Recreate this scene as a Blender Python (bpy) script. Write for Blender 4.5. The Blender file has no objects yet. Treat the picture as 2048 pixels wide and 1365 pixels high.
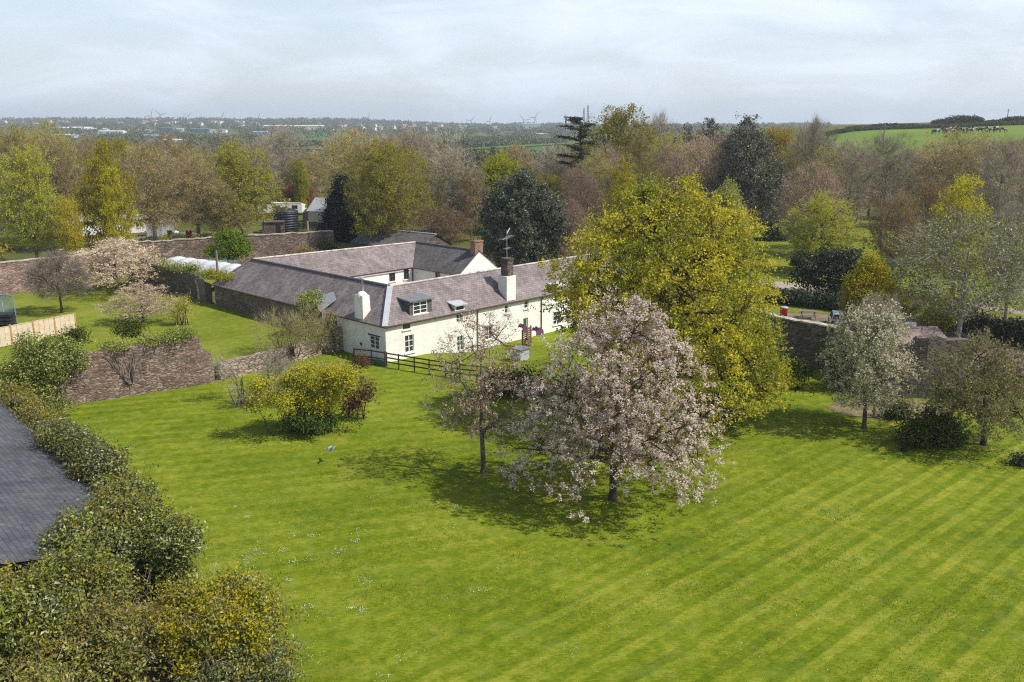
import bpy, bmesh, math, random
import numpy as np
from mathutils import Vector, Matrix

S = bpy.context.scene
COL = S.collection
R = math.radians
random.seed(4)

# ------------------------------------------------------------------ camera
CAM_H = 20.0
PITCH = R(13.55)
FPX = 1800.0                       # focal length in pixels of the 2048 px wide photograph
cam_d = bpy.data.cameras.new('camera')
cam_d.sensor_width = 36.0
cam_d.lens = 36.0 * FPX / 2048.0
cam_d.clip_start = 0.5
cam_d.clip_end = 60000.0
cam = bpy.data.objects.new('camera', cam_d)
cam.location = (0, 0, CAM_H)
cam.rotation_euler = (math.pi / 2 - PITCH, 0, 0)
COL.objects.link(cam)
S.camera = cam

# ------------------------------------------------------------------ sky, sun, exposure
SUN_EL, SUN_AZ = R(50), R(103)     # azimuth clockwise from +Y (straight away from the camera)
world = bpy.data.worlds.new('World')
S.world = world
world.use_nodes = True
wn = world.node_tree
for n in list(wn.nodes):
    wn.nodes.remove(n)


def N(nt, kind, **kw):
    n = nt.nodes.new(kind)
    for k, v in kw.items():
        if k == 'inp':
            for a, b in v.items():
                n.inputs[a].default_value = b
        else:
            setattr(n, k, v)
    return n


sky = N(wn, 'ShaderNodeTexSky', sky_type='NISHITA', sun_disc=False, sun_elevation=SUN_EL,
        sun_rotation=SUN_AZ, altitude=20.0, air_density=1.0, dust_density=1.6, ozone_density=1.4)
tc = N(wn, 'ShaderNodeTexCoord')
mp = N(wn, 'ShaderNodeMapping', inp={'Scale': (1.5, 1.5, 6.0)})
wn.links.new(tc.outputs['Generated'], mp.inputs['Vector'])
cn = N(wn, 'ShaderNodeTexNoise', inp={'Scale': 3.1, 'Detail': 8.0, 'Roughness': 0.56, 'Distortion': 0.5})
wn.links.new(mp.outputs['Vector'], cn.inputs['Vector'])
cr = N(wn, 'ShaderNodeMapRange', interpolation_type='SMOOTHSTEP',
       inp={'From Min': 0.36, 'From Max': 0.70, 'To Min': 0.52, 'To Max': 0.97})
wn.links.new(cn.outputs['Fac'], cr.inputs['Value'])
cmix = N(wn, 'ShaderNodeMix', data_type='RGBA')
cmix.inputs[7].default_value = (6.7, 7.35, 8.3, 1)
sxyz = N(wn, 'ShaderNodeSeparateXYZ')
wn.links.new(tc.outputs['Generated'], sxyz.inputs['Vector'])
elev = N(wn, 'ShaderNodeMapRange', interpolation_type='SMOOTHSTEP',
         inp={'From Min': 0.16, 'From Max': 0.50, 'To Min': 1.0, 'To Max': 0.10})
wn.links.new(sxyz.outputs['Z'], elev.inputs['Value'])
cmul = N(wn, 'ShaderNodeMath', operation='MULTIPLY')
wn.links.new(cr.outputs['Result'], cmul.inputs[0])
wn.links.new(elev.outputs['Result'], cmul.inputs[1])
wn.links.new(cmul.outputs['Value'], cmix.inputs[0])
wn.links.new(sky.outputs['Color'], cmix.inputs[6])
bg = N(wn, 'ShaderNodeBackground', inp={'Strength': 0.125})
wn.links.new(cmix.outputs[2], bg.inputs['Color'])
wo = N(wn, 'ShaderNodeOutputWorld')
wn.links.new(bg.outputs['Background'], wo.inputs['Surface'])

sun_d = bpy.data.lights.new('sun', 'SUN')
sun_d.energy = 5.0
sun_d.angle = R(0.6)
sun_d.color = (1.0, 0.95, 0.86)
sun = bpy.data.objects.new('sun', sun_d)
to_sun = Vector((math.sin(SUN_AZ) * math.cos(SUN_EL), math.cos(SUN_AZ) * math.cos(SUN_EL), math.sin(SUN_EL)))
sun.rotation_euler = to_sun.to_track_quat('Z', 'Y').to_euler()
sun.location = (60, -20, 120)
COL.objects.link(sun)

S.view_settings.view_transform = 'Standard'
S.view_settings.look = 'None'
S.view_settings.gamma = 1.0
S.view_settings.use_curve_mapping = False
S.view_settings.exposure = 0.2
S.render.engine = 'CYCLES'
S.cycles.max_bounces = 6
S.cycles.diffuse_bounces = 3
S.cycles.glossy_bounces = 2
S.cycles.transmission_bounces = 4
S.cycles.transparent_max_bounces = 6
S.cycles.volume_bounces = 0
S.cycles.use_denoising = False
S.cycles.filter_width = 1.15
S.cycles.sample_clamp_indirect = 4.0


# ------------------------------------------------------------------ geometry of the place
def P(px, py, z=0.0):
    """world point at height z that the photograph shows at (px, py)"""
    x = (px - 1024) / FPX
    y = (682.5 - py) / FPX
    dy = math.cos(PITCH) + y * math.sin(PITCH)
    dz = -math.sin(PITCH) + y * math.cos(PITCH)
    t = (z - CAM_H) / dz
    return Vector((x * t, dy * t, z))


def at_dist(px, py, Y):
    """world point on the photograph's (px, py) at the distance Y"""
    x = (px - 1024) / FPX
    y = (682.5 - py) / FPX
    dy = math.cos(PITCH) + y * math.sin(PITCH)
    dz = -math.sin(PITCH) + y * math.cos(PITCH)
    t = Y / dy
    return Vector((x * t, Y, CAM_H + dz * t))


def sstep(a, b, x):
    t = np.clip((np.asarray(x, dtype=float) - a) / (b - a), 0, 1)
    return t * t * (3 - 2 * t)


HO = np.array((-10.8, 74.85))       # near corner of the farmhouse
HA = math.atan2(.717, .697)
HC, HS = math.cos(HA), math.sin(HA)


def house_local(x, y):
    dx, dy = np.asarray(x) - HO[0], np.asarray(y) - HO[1]
    return dx * HC + dy * HS, -dx * HS + dy * HC


def house_world(lx, ly, z=0.0):
    return Vector((HO[0] + lx * HC - ly * HS, HO[1] + lx * HS + ly * HC, z))


def gz(x, y):
    x = np.asarray(x, dtype=float)
    y = np.asarray(y, dtype=float)
    lx, ly = house_local(x, y)
    z = 1.0 * sstep(104, 124, y)
    z = z - 0.85 * sstep(4, 10, lx) * (1 - sstep(34, 40, lx)) * sstep(-11, -4, ly) * (1 - sstep(6, 12, ly))
    # field hill on the east
    z = z + sstep(175, 390, y) * sstep(70, 165, x) * (15.6 + np.clip((x - 150) * 0.032, -1, 6)) \
        * (1 - 0.9 * sstep(620, 1400, y))
    # long rise with the town far away
    z = z + np.clip((y - 1150) / 1650, 0, 1.25) * (11 + 14.5 * (1 - sstep(-560, -150, x)) + 3.0 * sstep(300, 900, x)) * (1 - 0.0 * y)
    z = z + 0.10 * np.sin(x * 0.11 + 1.3) * np.sin(y * 0.09) * sstep(14, 30, y)
    return z


def gz1(x, y):
    return float(gz(x, y))


# ------------------------------------------------------------------ materials
MATS = {}


def new_mat(name):
    m = bpy.data.materials.new(name)
    m.use_nodes = True
    nt = m.node_tree
    for n in list(nt.nodes):
        nt.nodes.remove(n)
    out = N(nt, 'ShaderNodeOutputMaterial')
    MATS[name] = m
    return m, nt, out


def L(nt, a, ao, b, bi):
    nt.links.new(a.outputs[ao], b.inputs[bi])


def ramp(nt, cols, interp='LINEAR'):
    r = nt.nodes.new('ShaderNodeValToRGB')
    r.color_ramp.interpolation = interp
    e = r.color_ramp.elements
    while len(e) < len(cols):
        e.new(0.5)
    for i, c in enumerate(cols):
        if len(c) == 2:
            e[i].position = c[0]
            c = c[1]
        else:
            e[i].position = i / max(1, len(cols) - 1)
        e[i].color = (c[0], c[1], c[2], 1)
    return r


def plain(name, col, rough=0.7, var=0.12, scale=6.0, metal=0.0, bump=0.0, spec=0.4, coords='Object'):
    """a painted or natural surface with slight mottling"""
    m, nt, out = new_mat(name)
    b = N(nt, 'ShaderNodeBsdfPrincipled', inp={'Roughness': rough, 'Metallic': metal, 'Specular IOR Level': spec})
    t = N(nt, 'ShaderNodeTexCoord')
    n = N(nt, 'ShaderNodeTexNoise', inp={'Scale': scale, 'Detail': 5.0, 'Roughness': 0.6})
    L(nt, t, coords, n, 'Vector')
    lo = tuple(c * (1 - var * 1.6) for c in col)
    hi = tuple(min(1, c * (1 + var)) for c in col)
    r = ramp(nt, [(0.3, lo), (0.7, hi)])
    L(nt, n, 'Fac', r, 'Fac')
    L(nt, r, 'Color', b, 'Base Color')
    if bump:
        bp = N(nt, 'ShaderNodeBump', inp={'Strength': bump, 'Distance': 0.03})
        n2 = N(nt, 'ShaderNodeTexNoise', inp={'Scale': scale * 4, 'Detail': 4.0})
        L(nt, t, coords, n2, 'Vector')
        L(nt, n2, 'Fac', bp, 'Height')
        L(nt, bp, 'Normal', b, 'Normal')
    L(nt, b, 'BSDF', out, 'Surface')
    return m


def leaf(name, cols, trans=0.35, hvar=0.012, vvar=0.25, gloss=0.0):
    m, nt, out = new_mat(name)
    g = N(nt, 'ShaderNodeNewGeometry')
    r = ramp(nt, cols)
    L(nt, g, 'Random Per Island', r, 'Fac')
    oi = N(nt, 'ShaderNodeObjectInfo')
    hs = N(nt, 'ShaderNodeHueSaturation')
    h = N(nt, 'ShaderNodeMapRange', inp={'To Min': 0.5 - hvar, 'To Max': 0.5 + hvar})
    v = N(nt, 'ShaderNodeMapRange', inp={'To Min': 1 - vvar, 'To Max': 1 + vvar})
    L(nt, oi, 'Random', h, 'Value')
    L(nt, oi, 'Random', v, 'Value')
    L(nt, h, 'Result', hs, 'Hue')
    L(nt, v, 'Result', hs, 'Value')
    L(nt, r, 'Color', hs, 'Color')
    d = N(nt, 'ShaderNodeBsdfDiffuse')
    t = N(nt, 'ShaderNodeBsdfTranslucent')
    mx = N(nt, 'ShaderNodeMixShader', inp={0: trans})
    L(nt, hs, 'Color', d, 'Color')
    L(nt, hs, 'Color', t, 'Color')
    nt.links.new(d.outputs[0], mx.inputs[1])
    nt.links.new(t.outputs[0], mx.inputs[2])
    last = mx
    if gloss:
        gl = N(nt, 'ShaderNodeBsdfGlossy', inp={'Roughness': 0.45, 'Color': (1, 1, 1, 1)})
        m2 = N(nt, 'ShaderNodeMixShader', inp={0: gloss})
        nt.links.new(mx.outputs[0], m2.inputs[1])
        nt.links.new(gl.outputs[0], m2.inputs[2])
        last = m2
    nt.links.new(last.outputs[0], out.inputs['Surface'])
    return m


def stone(name, cols, sx=2.4, sy=5.5, mortar=(0.16, 0.13, 0.115), bump=0.7, stain=0.45):
    """random rubble stonework in wall coordinates (metres along the wall, metres up)"""
    m, nt, out = new_mat(name)
    b = N(nt, 'ShaderNodeBsdfPrincipled', inp={'Roughness': 0.9, 'Specular IOR Level': 0.2})
    uv = N(nt, 'ShaderNodeUVMap')
    wob = N(nt, 'ShaderNodeTexNoise', inp={'Scale': 1.4, 'Detail': 3.0})
    L(nt, uv, 'UV', wob, 'Vector')
    mixv = N(nt, 'ShaderNodeMix', data_type='VECTOR', inp={0: 0.14})
    nt.links.new(uv.outputs['UV'], mixv.inputs[4])
    nt.links.new(wob.outputs['Color'], mixv.inputs[5])
    mpg = N(nt, 'ShaderNodeMapping', inp={'Scale': (sx, sy, 1)})
    nt.links.new(mixv.outputs[1], mpg.inputs['Vector'])
    v1 = N(nt, 'ShaderNodeTexVoronoi', inp={'Scale': 1.0, 'Randomness': 0.9})
    v2 = N(nt, 'ShaderNodeTexVoronoi', feature='DISTANCE_TO_EDGE', inp={'Scale': 1.0, 'Randomness': 0.9})
    L(nt, mpg, 'Vector', v1, 'Vector')
    L(nt, mpg, 'Vector', v2, 'Vector')
    sep = N(nt, 'ShaderNodeSeparateColor')
    L(nt, v1, 'Color', sep, 'Color')
    r = ramp(nt, cols)
    L(nt, sep, 'Red', r, 'Fac')
    edge = N(nt, 'ShaderNodeMapRange', inp={'From Min': 0.02, 'From Max': 0.12})
    L(nt, v2, 'Distance', edge, 'Value')
    mm = N(nt, 'ShaderNodeMix', data_type='RGBA')
    mm.inputs[6].default_value = (*mortar, 1)
    L(nt, edge, 'Result', mm, 0)
    nt.links.new(r.outputs['Color'], mm.inputs[7])
    big = N(nt, 'ShaderNodeTexNoise', inp={'Scale': 0.7, 'Detail': 6.0, 'Roughness': 0.65})
    L(nt, uv, 'UV', big, 'Vector')
    bm_ = N(nt, 'ShaderNodeMapRange', inp={'From Min': 0.3, 'From Max': 0.7, 'To Min': 1 - stain, 'To Max': 1.15})
    L(nt, big, 'Fac', bm_, 'Value')
    mul = N(nt, 'ShaderNodeMix', data_type='RGBA', blend_type='MULTIPLY', inp={0: 1.0})
    nt.links.new(mm.outputs[2], mul.inputs[6])
    nt.links.new(bm_.outputs['Result'], mul.inputs[7])
    nt.links.new(mul.outputs[2], b.inputs['Base Color'])
    fine = N(nt, 'ShaderNodeTexNoise', inp={'Scale': 9.0, 'Detail': 4.0})
    L(nt, uv, 'UV', fine, 'Vector')
    ad = N(nt, 'ShaderNodeMath', operation='MULTIPLY_ADD', inp={1: 0.35})
    L(nt, fine, 'Fac', ad, 0)
    L(nt, edge, 'Result', ad, 2)
    bp = N(nt, 'ShaderNodeBump', inp={'Strength': bump, 'Distance': 0.08})
    L(nt, ad, 'Value', bp, 'Height')
    L(nt, bp, 'Normal', b, 'Normal')
    L(nt, b, 'BSDF', out, 'Surface')
    return m


def slate(name, c0, c1, course=0.24, width=0.36, lichen=(0.30, 0.29, 0.26), lich=0.35, rough=0.75):
    m, nt, out = new_mat(name)
    b = N(nt, 'ShaderNodeBsdfPrincipled', inp={'Roughness': rough, 'Specular IOR Level': 0.3})
    uv = N(nt, 'ShaderNodeUVMap')
    br = N(nt, 'ShaderNodeTexBrick', inp={'Scale': 1.0, 'Mortar Size': 0.012, 'Brick Width': width, 'Row Height': course,
                                          'Color1': (*c0, 1), 'Color2': (*c1, 1), 'Bias': 0.0,
                                          'Mortar': (c0[0] * .35, c0[1] * .35, c0[2] * .38, 1)})
    L(nt, uv, 'UV', br, 'Vector')
    mpg = N(nt, 'ShaderNodeMapping', inp={'Scale': (1.6, 0.35, 1)})
    L(nt, uv, 'UV', mpg, 'Vector')
    no = N(nt, 'ShaderNodeTexNoise', inp={'Scale': 1.1, 'Detail': 8.0, 'Roughness': 0.68})
    L(nt, mpg, 'Vector', no, 'Vector')
    fac = N(nt, 'ShaderNodeMapRange', inp={'From Min': 0.46, 'From Max': 0.72, 'To Min': 0.0, 'To Max': lich})
    L(nt, no, 'Fac', fac, 'Value')
    mx = N(nt, 'ShaderNodeMix', data_type='RGBA')
    L(nt, fac, 'Result', mx, 0)
    L(nt, br, 'Color', mx, 6)
    mx.inputs[7].default_value = (*lichen, 1)
    no2 = N(nt, 'ShaderNodeTexNoise', inp={'Scale': 0.5, 'Detail': 4.0})
    L(nt, uv, 'UV', no2, 'Vector')
    f2 = N(nt, 'ShaderNodeMapRange', inp={'From Min': 0.3, 'From Max': 0.7, 'To Min': 0.72, 'To Max': 1.18})
    L(nt, no2, 'Fac', f2, 'Value')
    mul = N(nt, 'ShaderNodeMix', data_type='RGBA', blend_type='MULTIPLY', inp={0: 1.0})
    nt.links.new(mx.outputs[2], mul.inputs[6])
    nt.links.new(f2.outputs['Result'], mul.inputs[7])
    nt.links.new(mul.outputs[2], b.inputs['Base Color'])
    bp = N(nt, 'ShaderNodeBump', inp={'Strength': 0.5, 'Distance': 0.03}, invert=True)
    L(nt, br, 'Fac', bp, 'Height')
    L(nt, bp, 'Normal', b, 'Normal')
    L(nt, b, 'BSDF', out, 'Surface')
    return m


def grass_mat(name, c_dark, c_mid, c_light, stripes=True, patchy=0.5):
    m, nt, out = new_mat(name)
    b = N(nt, 'ShaderNodeBsdfPrincipled', inp={'Roughness': 0.95, 'Specular IOR Level': 0.08})
    t = N(nt, 'ShaderNodeTexCoord')
    big = N(nt, 'ShaderNodeTexNoise', inp={'Scale': 0.16, 'Detail': 5.0, 'Roughness': 0.6})
    med = N(nt, 'ShaderNodeTexNoise', inp={'Scale': 1.7, 'Detail': 6.0, 'Roughness': 0.7})
    fin = N(nt, 'ShaderNodeTexNoise', inp={'Scale': 22.0, 'Detail': 4.0, 'Roughness': 0.75})
    for n in (big, med, fin):
        L(nt, t, 'Object', n, 'Vector')
    smp = N(nt, 'ShaderNodeMapping', inp={'Rotation': (0, 0, R(-42)), 'Scale': (3.2, 14.0, 6.0)})
    L(nt, t, 'Object', smp, 'Vector')
    clp = N(nt, 'ShaderNodeTexNoise', inp={'Scale': 1.0, 'Detail': 5.0, 'Roughness': 0.7})
    L(nt, smp, 'Vector', clp, 'Vector')
    a0 = N(nt, 'ShaderNodeMath', operation='MULTIPLY_ADD', inp={1: 0.62, 2: -0.13})
    L(nt, clp, 'Fac', a0, 0)
    a1 = N(nt, 'ShaderNodeMath', operation='MULTIPLY_ADD', inp={1: 0.55})
    L(nt, med, 'Fac', a1, 0)
    L(nt, a0, 'Value', a1, 2)
    a2 = N(nt, 'ShaderNodeMath', operation='MULTIPLY_ADD', inp={1: patchy})
    L(nt, big, 'Fac', a2, 0)
    L(nt, a1, 'Value', a2, 2)
    a3 = N(nt, 'ShaderNodeMath', operation='MULTIPLY_ADD', inp={1: 0.25})
    L(nt, fin, 'Fac', a3, 0)
    L(nt, a2, 'Value', a3, 2)
    last = a3
    if stripes:
        # two mown areas: stripes across the east part, fainter ones to the west
        geo = N(nt, 'ShaderNodeSeparateXYZ')
        L(nt, t, 'Object', geo, 'Vector')
        wob = N(nt, 'ShaderNodeTexNoise', inp={'Scale': 0.12, 'Detail': 2.0})
        L(nt, t, 'Object', wob, 'Vector')

        def band(ax, ay, period, amp, side):
            c = N(nt, 'ShaderNodeVectorMath', operation='DOT_PRODUCT', inp={1: (ax, ay, 0)})
            L(nt, t, 'Object', c, 0)
            w = N(nt, 'ShaderNodeMath', operation='MULTIPLY_ADD', inp={1: 0.4})
            L(nt, wob, 'Fac', w, 0)
            nt.links.new(c.outputs['Value'], w.inputs[2])
            s = N(nt, 'ShaderNodeMath', operation='MULTIPLY', inp={1: 2 * math.pi / period})
            L(nt, w, 'Value', s, 0)
            si = N(nt, 'ShaderNodeMath', operation='SINE')
            L(nt, s, 'Value', si, 0)
            sh = N(nt, 'ShaderNodeMath', operation='MULTIPLY', inp={1: 3.2}, use_clamp=False)
            L(nt, si, 'Value', sh, 0)
            si = N(nt, 'ShaderNodeClamp', inp={'Min': -1.0, 'Max': 1.0})
            L(nt, sh, 'Value', si, 'Value')
            # where the stripes are
            ms = N(nt, 'ShaderNodeVectorMath', operation='DOT_PRODUCT', inp={1: side[0]})
            L(nt, t, 'Object', ms, 0)
            mk = N(nt, 'ShaderNodeMapRange', interpolation_type='SMOOTHSTEP',
                   inp={'From Min': side[1], 'From Max': side[2], 'To Min': 0.0, 'To Max': amp})
            nt.links.new(ms.outputs['Value'], mk.inputs['Value'])
            o1 = N(nt, 'ShaderNodeMath', operation='MULTIPLY')
            nt.links.new(si.outputs[0], o1.inputs[0])
            L(nt, mk, 'Result', o1, 1)
            # worn away in places
            pv_ = N(nt, 'ShaderNodeTexNoise', inp={'Scale': 0.23, 'Detail': 4.0, 'Roughness': 0.6})
            L(nt, t, 'Object', pv_, 'Vector')
            pm_ = N(nt, 'ShaderNodeMapRange', inp={'From Min': 0.38, 'From Max': 0.62, 'To Min': 0.65, 'To Max': 1.3})
            L(nt, pv_, 'Fac', pm_, 'Value')
            o = N(nt, 'ShaderNodeMath', operation='MULTIPLY')
            L(nt, o1, 'Value', o, 0)
            L(nt, pm_, 'Result', o, 1)
            return o

        b1 = band(0.672, -0.740, 0.92, 0.046, ((0.72, -0.69, 0), -34.0, -16.0))
        b3 = band(0.672, -0.740, 1.84, 0.026, ((0.72, -0.69, 0), -30.0, -18.0))
        b2 = band(-0.31, 0.95, 1.35, 0.028, ((-0.72, 0.69, 0), 20.0, 34.0))
        # faint worn line across the east lawn
        wl = N(nt, 'ShaderNodeVectorMath', operation='DOT_PRODUCT', inp={1: (0.735, 0.677, 0)})
        L(nt, t, 'Object', wl, 0)
        wd_ = N(nt, 'ShaderNodeMath', operation='SUBTRACT', inp={1: 41.45})
        nt.links.new(wl.outputs['Value'], wd_.inputs[0])
        wa = N(nt, 'ShaderNodeMath', operation='ABSOLUTE')
        L(nt, wd_, 'Value', wa, 0)
        wm_ = N(nt, 'ShaderNodeMapRange', inp={'From Min': 0.08, 'From Max': 0.28, 'To Min': 0.065, 'To Max': 0.0})
        L(nt, wa, 'Value', wm_, 'Value')
        wx = N(nt, 'ShaderNodeMapRange', inp={'From Min': 13.5, 'From Max': 16.0})
        L(nt, geo, 'X', wx, 'Value')
        b4 = N(nt, 'ShaderNodeMath', operation='MULTIPLY')
        L(nt, wm_, 'Result', b4, 0)
        L(nt, wx, 'Result', b4, 1)
        for bb in (b1, b2, b3, b4):
            ad = N(nt, 'ShaderNodeMath', operation='ADD')
            L(nt, last, 'Value', ad, 0)
            L(nt, bb, 'Value', ad, 1)
            last = ad
    r = ramp(nt, [(0.44, c_dark), (0.64, c_mid), (0.86, c_light)])
    sc = N(nt, 'ShaderNodeMapRange', inp={'From Min': 0.0, 'From Max': 1.28})
    L(nt, last, 'Value', sc, 'Value')
    L(nt, sc, 'Result', r, 'Fac')
    last = r
    lo_ = 'Color'
    # straw-coloured and clover-blue patches
    for scl, f0, f1, amt, colr, off_ in ((0.75, .50, .72, .36, (c_light[0] * .95, c_light[1] * .90, .06), 0.0), (0.42, .52, .70, .36, (c_mid[0] * .72, c_mid[1] * .95, .025), 40.0)):
        mo = N(nt, 'ShaderNodeMapping', inp={'Location': (off_, off_, 0)})
        L(nt, t, 'Object', mo, 'Vector')
        pn = N(nt, 'ShaderNodeTexNoise', inp={'Scale': scl, 'Detail': 7.0, 'Roughness': 0.68})
        L(nt, mo, 'Vector', pn, 'Vector')
        pf = N(nt, 'ShaderNodeMapRange', inp={'From Min': f0, 'From Max': f1, 'To Min': 0.0, 'To Max': amt})
        L(nt, pn, 'Fac', pf, 'Value')
        pm = N(nt, 'ShaderNodeMix', data_type='RGBA')
        L(nt, pf, 'Result', pm, 0)
        nt.links.new(last.outputs[lo_], pm.inputs[6])
        pm.inputs[7].default_value = (*colr, 1)
        last, lo_ = pm, 2
    nt.links.new(last.outputs[lo_], b.inputs['Base Color'])
    bp = N(nt, 'ShaderNodeBump', inp={'Strength': 0.8, 'Distance': 0.06})
    L(nt, fin, 'Fac', bp, 'Height')
    L(nt, bp, 'Normal', b, 'Normal')
    L(nt, b, 'BSDF', out, 'Surface')
    return m


def glass_mat(name, col=(0.03, 0.035, 0.04)):
    m, nt, out = new_mat(name)
    b = N(nt, 'ShaderNodeBsdfPrincipled', inp={'Base Color': (*col, 1), 'Roughness': 0.08, 'Specular IOR Level': 0.6})
    L(nt, b, 'BSDF', out, 'Surface')
    return m


M = {}
M['bark'] = plain('bark', (0.13, 0.105, 0.08), 0.95, 0.35, 3.0, bump=0.5, spec=0.1)
M['bark_pale'] = plain('pale bark', (0.24, 0.21, 0.18), 0.95, 0.35, 3.0, bump=0.4, spec=0.1)
M['bark_dark'] = plain('dark bark', (0.07, 0.055, 0.042), 0.95, 0.3, 3.0, bump=0.5, spec=0.1)
M['bark_white'] = plain('bleached bark', (0.36, 0.33, 0.30), 0.95, 0.3, 3.0, bump=0.4, spec=0.1)
M['twig'] = leaf('twig', [(0.25, 0.215, 0.165), (0.37, 0.32, 0.255)], 0.0)
M['twig_pale'] = leaf('pale twig', [(0.20, 0.165, 0.13), (0.30, 0.26, 0.22)], 0.0)
M['twig_olive'] = leaf('olive twig', [(0.24, 0.205, 0.105), (0.33, 0.285, 0.15)], 0.0)
M['twig_pink'] = leaf('pinkish twig', [(0.31, 0.225, 0.17), (0.42, 0.315, 0.24)], 0.0)
M['twig_red'] = leaf('reddish brown twig', [(0.30, 0.225, 0.14), (0.40, 0.30, 0.19)], 0.0)
M['bud_olive'] = leaf('olive bud leaf', [(0.25, 0.225, 0.04), (0.35, 0.31, 0.05), (0.38, 0.30, 0.07)], 0.45)
M['bud_brown'] = leaf('brown bud leaf', [(0.34, 0.27, 0.09), (0.42, 0.33, 0.095), (0.37, 0.36, 0.06)], 0.48)
M['bud_pink'] = leaf('pinkish bud leaf', [(0.34, 0.235, 0.15), (0.42, 0.30, 0.20)], 0.38)
M['bud_tan'] = leaf('tan bud leaf', [(0.24, 0.17, 0.06), (0.31, 0.22, 0.085)], 0.35)
M['olive_green'] = leaf('olive green leaf', [(0.25, 0.25, 0.025), (0.36, 0.35, 0.035), (0.42, 0.38, 0.05)], 0.45)
M['yellow_green'] = leaf('yellow green leaf', [(0.30, 0.28, 0.012), (0.46, 0.42, 0.018), (0.52, 0.44, 0.02)], 0.45)
M['lime'] = leaf('lime leaf', [(0.30, 0.33, 0.02), (0.42, 0.44, 0.035)], 0.45)
M['pale_green'] = leaf('pale green leaf', [(0.24, 0.25, 0.06), (0.32, 0.31, 0.09)], 0.4)
M['golden'] = leaf('golden leaf', [(0.36, 0.28, 0.015), (0.46, 0.38, 0.02)], 0.4)
M['sycamore'] = leaf('sycamore leaf', [(0.18, 0.185, 0.018), (0.32, 0.30, 0.026), (0.47, 0.42, 0.034), (0.45, 0.37, 0.06)], 0.34)
M['sycamore_green'] = leaf('green sycamore leaf', [(0.14, 0.16, 0.016), (0.235, 0.25, 0.024), (0.35, 0.345, 0.036)], 0.35)
M['sycamore_gold'] = leaf('golden sycamore leaf', [(0.32, 0.255, 0.025), (0.48, 0.405, 0.034), (0.54, 0.47, 0.06)], 0.35)
M['holm'] = leaf('holm oak leaf', [(0.055, 0.07, 0.036), (0.095, 0.112, 0.064), (0.14, 0.152, 0.10)], 0.14, gloss=0.03)
M['holm_grey'] = leaf('grey holm oak leaf', [(0.07, 0.07, 0.048), (0.115, 0.112, 0.08), (0.16, 0.155, 0.115)], 0.12, gloss=0.03)
M['conifer'] = leaf('conifer needle', [(0.012, 0.02, 0.018), (0.03, 0.045, 0.036)], 0.1)
M['conifer_green'] = leaf('green conifer spray', [(0.07, 0.13, 0.03), (0.12, 0.20, 0.05)], 0.2)
M['cedar'] = leaf('cedar needle', [(0.06, 0.08, 0.038), (0.105, 0.125, 0.065)], 0.18)
M['bright_shrub'] = leaf('bright shrub leaf', [(0.10, 0.16, 0.012), (0.17, 0.24, 0.022)], 0.3)
M['blossom'] = leaf('cherry petal', [(0.80, 0.63, 0.50), (0.90, 0.80, 0.70), (0.94, 0.90, 0.82)], 0.38)
M['blossom_white'] = leaf('white blossom', [(0.24, 0.27, 0.07), (0.48, 0.47, 0.22), (0.80, 0.75, 0.57), (0.88, 0.84, 0.74)], 0.42)
M['blossom_tan'] = leaf('faded blossom', [(0.42, 0.30, 0.19), (0.58, 0.46, 0.35), (0.70, 0.61, 0.53)], 0.38)
M['bronze'] = leaf('bronze young leaf', [(0.22, 0.12, 0.03), (0.30, 0.19, 0.05), (0.24, 0.21, 0.05)], 0.35)
M['bronze_red'] = leaf('bronze red leaf', [(0.10, 0.05, 0.03), (0.19, 0.09, 0.05), (0.12, 0.10, 0.04)], 0.3)
M['red_leaf'] = leaf('copper red leaf', [(0.22, 0.075, 0.055), (0.33, 0.13, 0.10)], 0.3)
M['apple'] = leaf('apple leaf', [(0.18, 0.18, 0.045), (0.29, 0.275, 0.08), (0.38, 0.34, 0.16)], 0.4)
M['forsythia'] = leaf('golden shrub leaf', [(0.27, 0.24, 0.015), (0.42, 0.345, 0.02), (0.50, 0.42, 0.03)], 0.4)
M['shrub'] = leaf('shrub leaf', [(0.05, 0.075, 0.015), (0.09, 0.13, 0.025)], 0.2)
M['shrub_dark'] = leaf('dark shrub leaf', [(0.032, 0.043, 0.02), (0.065, 0.082, 0.032)], 0.18, gloss=0.02)
M['ivy'] = leaf('ivy leaf', [(0.08, 0.115, 0.015), (0.185, 0.21, 0.026), (0.34, 0.33, 0.045)], 0.28, gloss=0.04)
M['ivy_dark'] = leaf('dark ivy leaf', [(0.05, 0.07, 0.02), (0.12, 0.15, 0.035), (0.21, 0.225, 0.055)], 0.22, gloss=0.05)
M['ivy_yellow'] = leaf('yellowing ivy leaf', [(0.14, 0.13, 0.03), (0.24, 0.20, 0.045), (0.30, 0.24, 0.05)], 0.3)
M['dead'] = leaf('dry stem', [(0.26, 0.21, 0.13), (0.36, 0.30, 0.20)], 0.0)
M['lawn'] = grass_mat('mown lawn', (0.048, 0.082, 0.003), (0.128, 0.172, 0.005), (0.30, 0.30, 0.038))
M['lawn_plain'] = grass_mat('orchard grass', (0.064, 0.094, 0.006), (0.142, 0.175, 0.012), (0.28, 0.27, 0.055), stripes=False)
M['ground'] = grass_mat('rough ground', (0.045, 0.055, 0.012), (0.088, 0.098, 0.022), (0.15, 0.14, 0.05), stripes=False)
M['field'] = plain('pasture', (0.13, 0.185, 0.03), 0.95, 0.15, 0.02, spec=0.05)
M['field_far'] = plain('young crop', (0.065, 0.14, 0.035), 0.95, 0.15, 0.006, spec=0.05)
M['rape'] = plain('yellow crop', (0.50, 0.42, 0.03), 0.95, 0.1, 0.01, spec=0.05)
M['thin_grass'] = plain('thin dry grass', (0.175, 0.145, 0.065), 0.95, 0.35, 1.2, bump=0.4)
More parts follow.
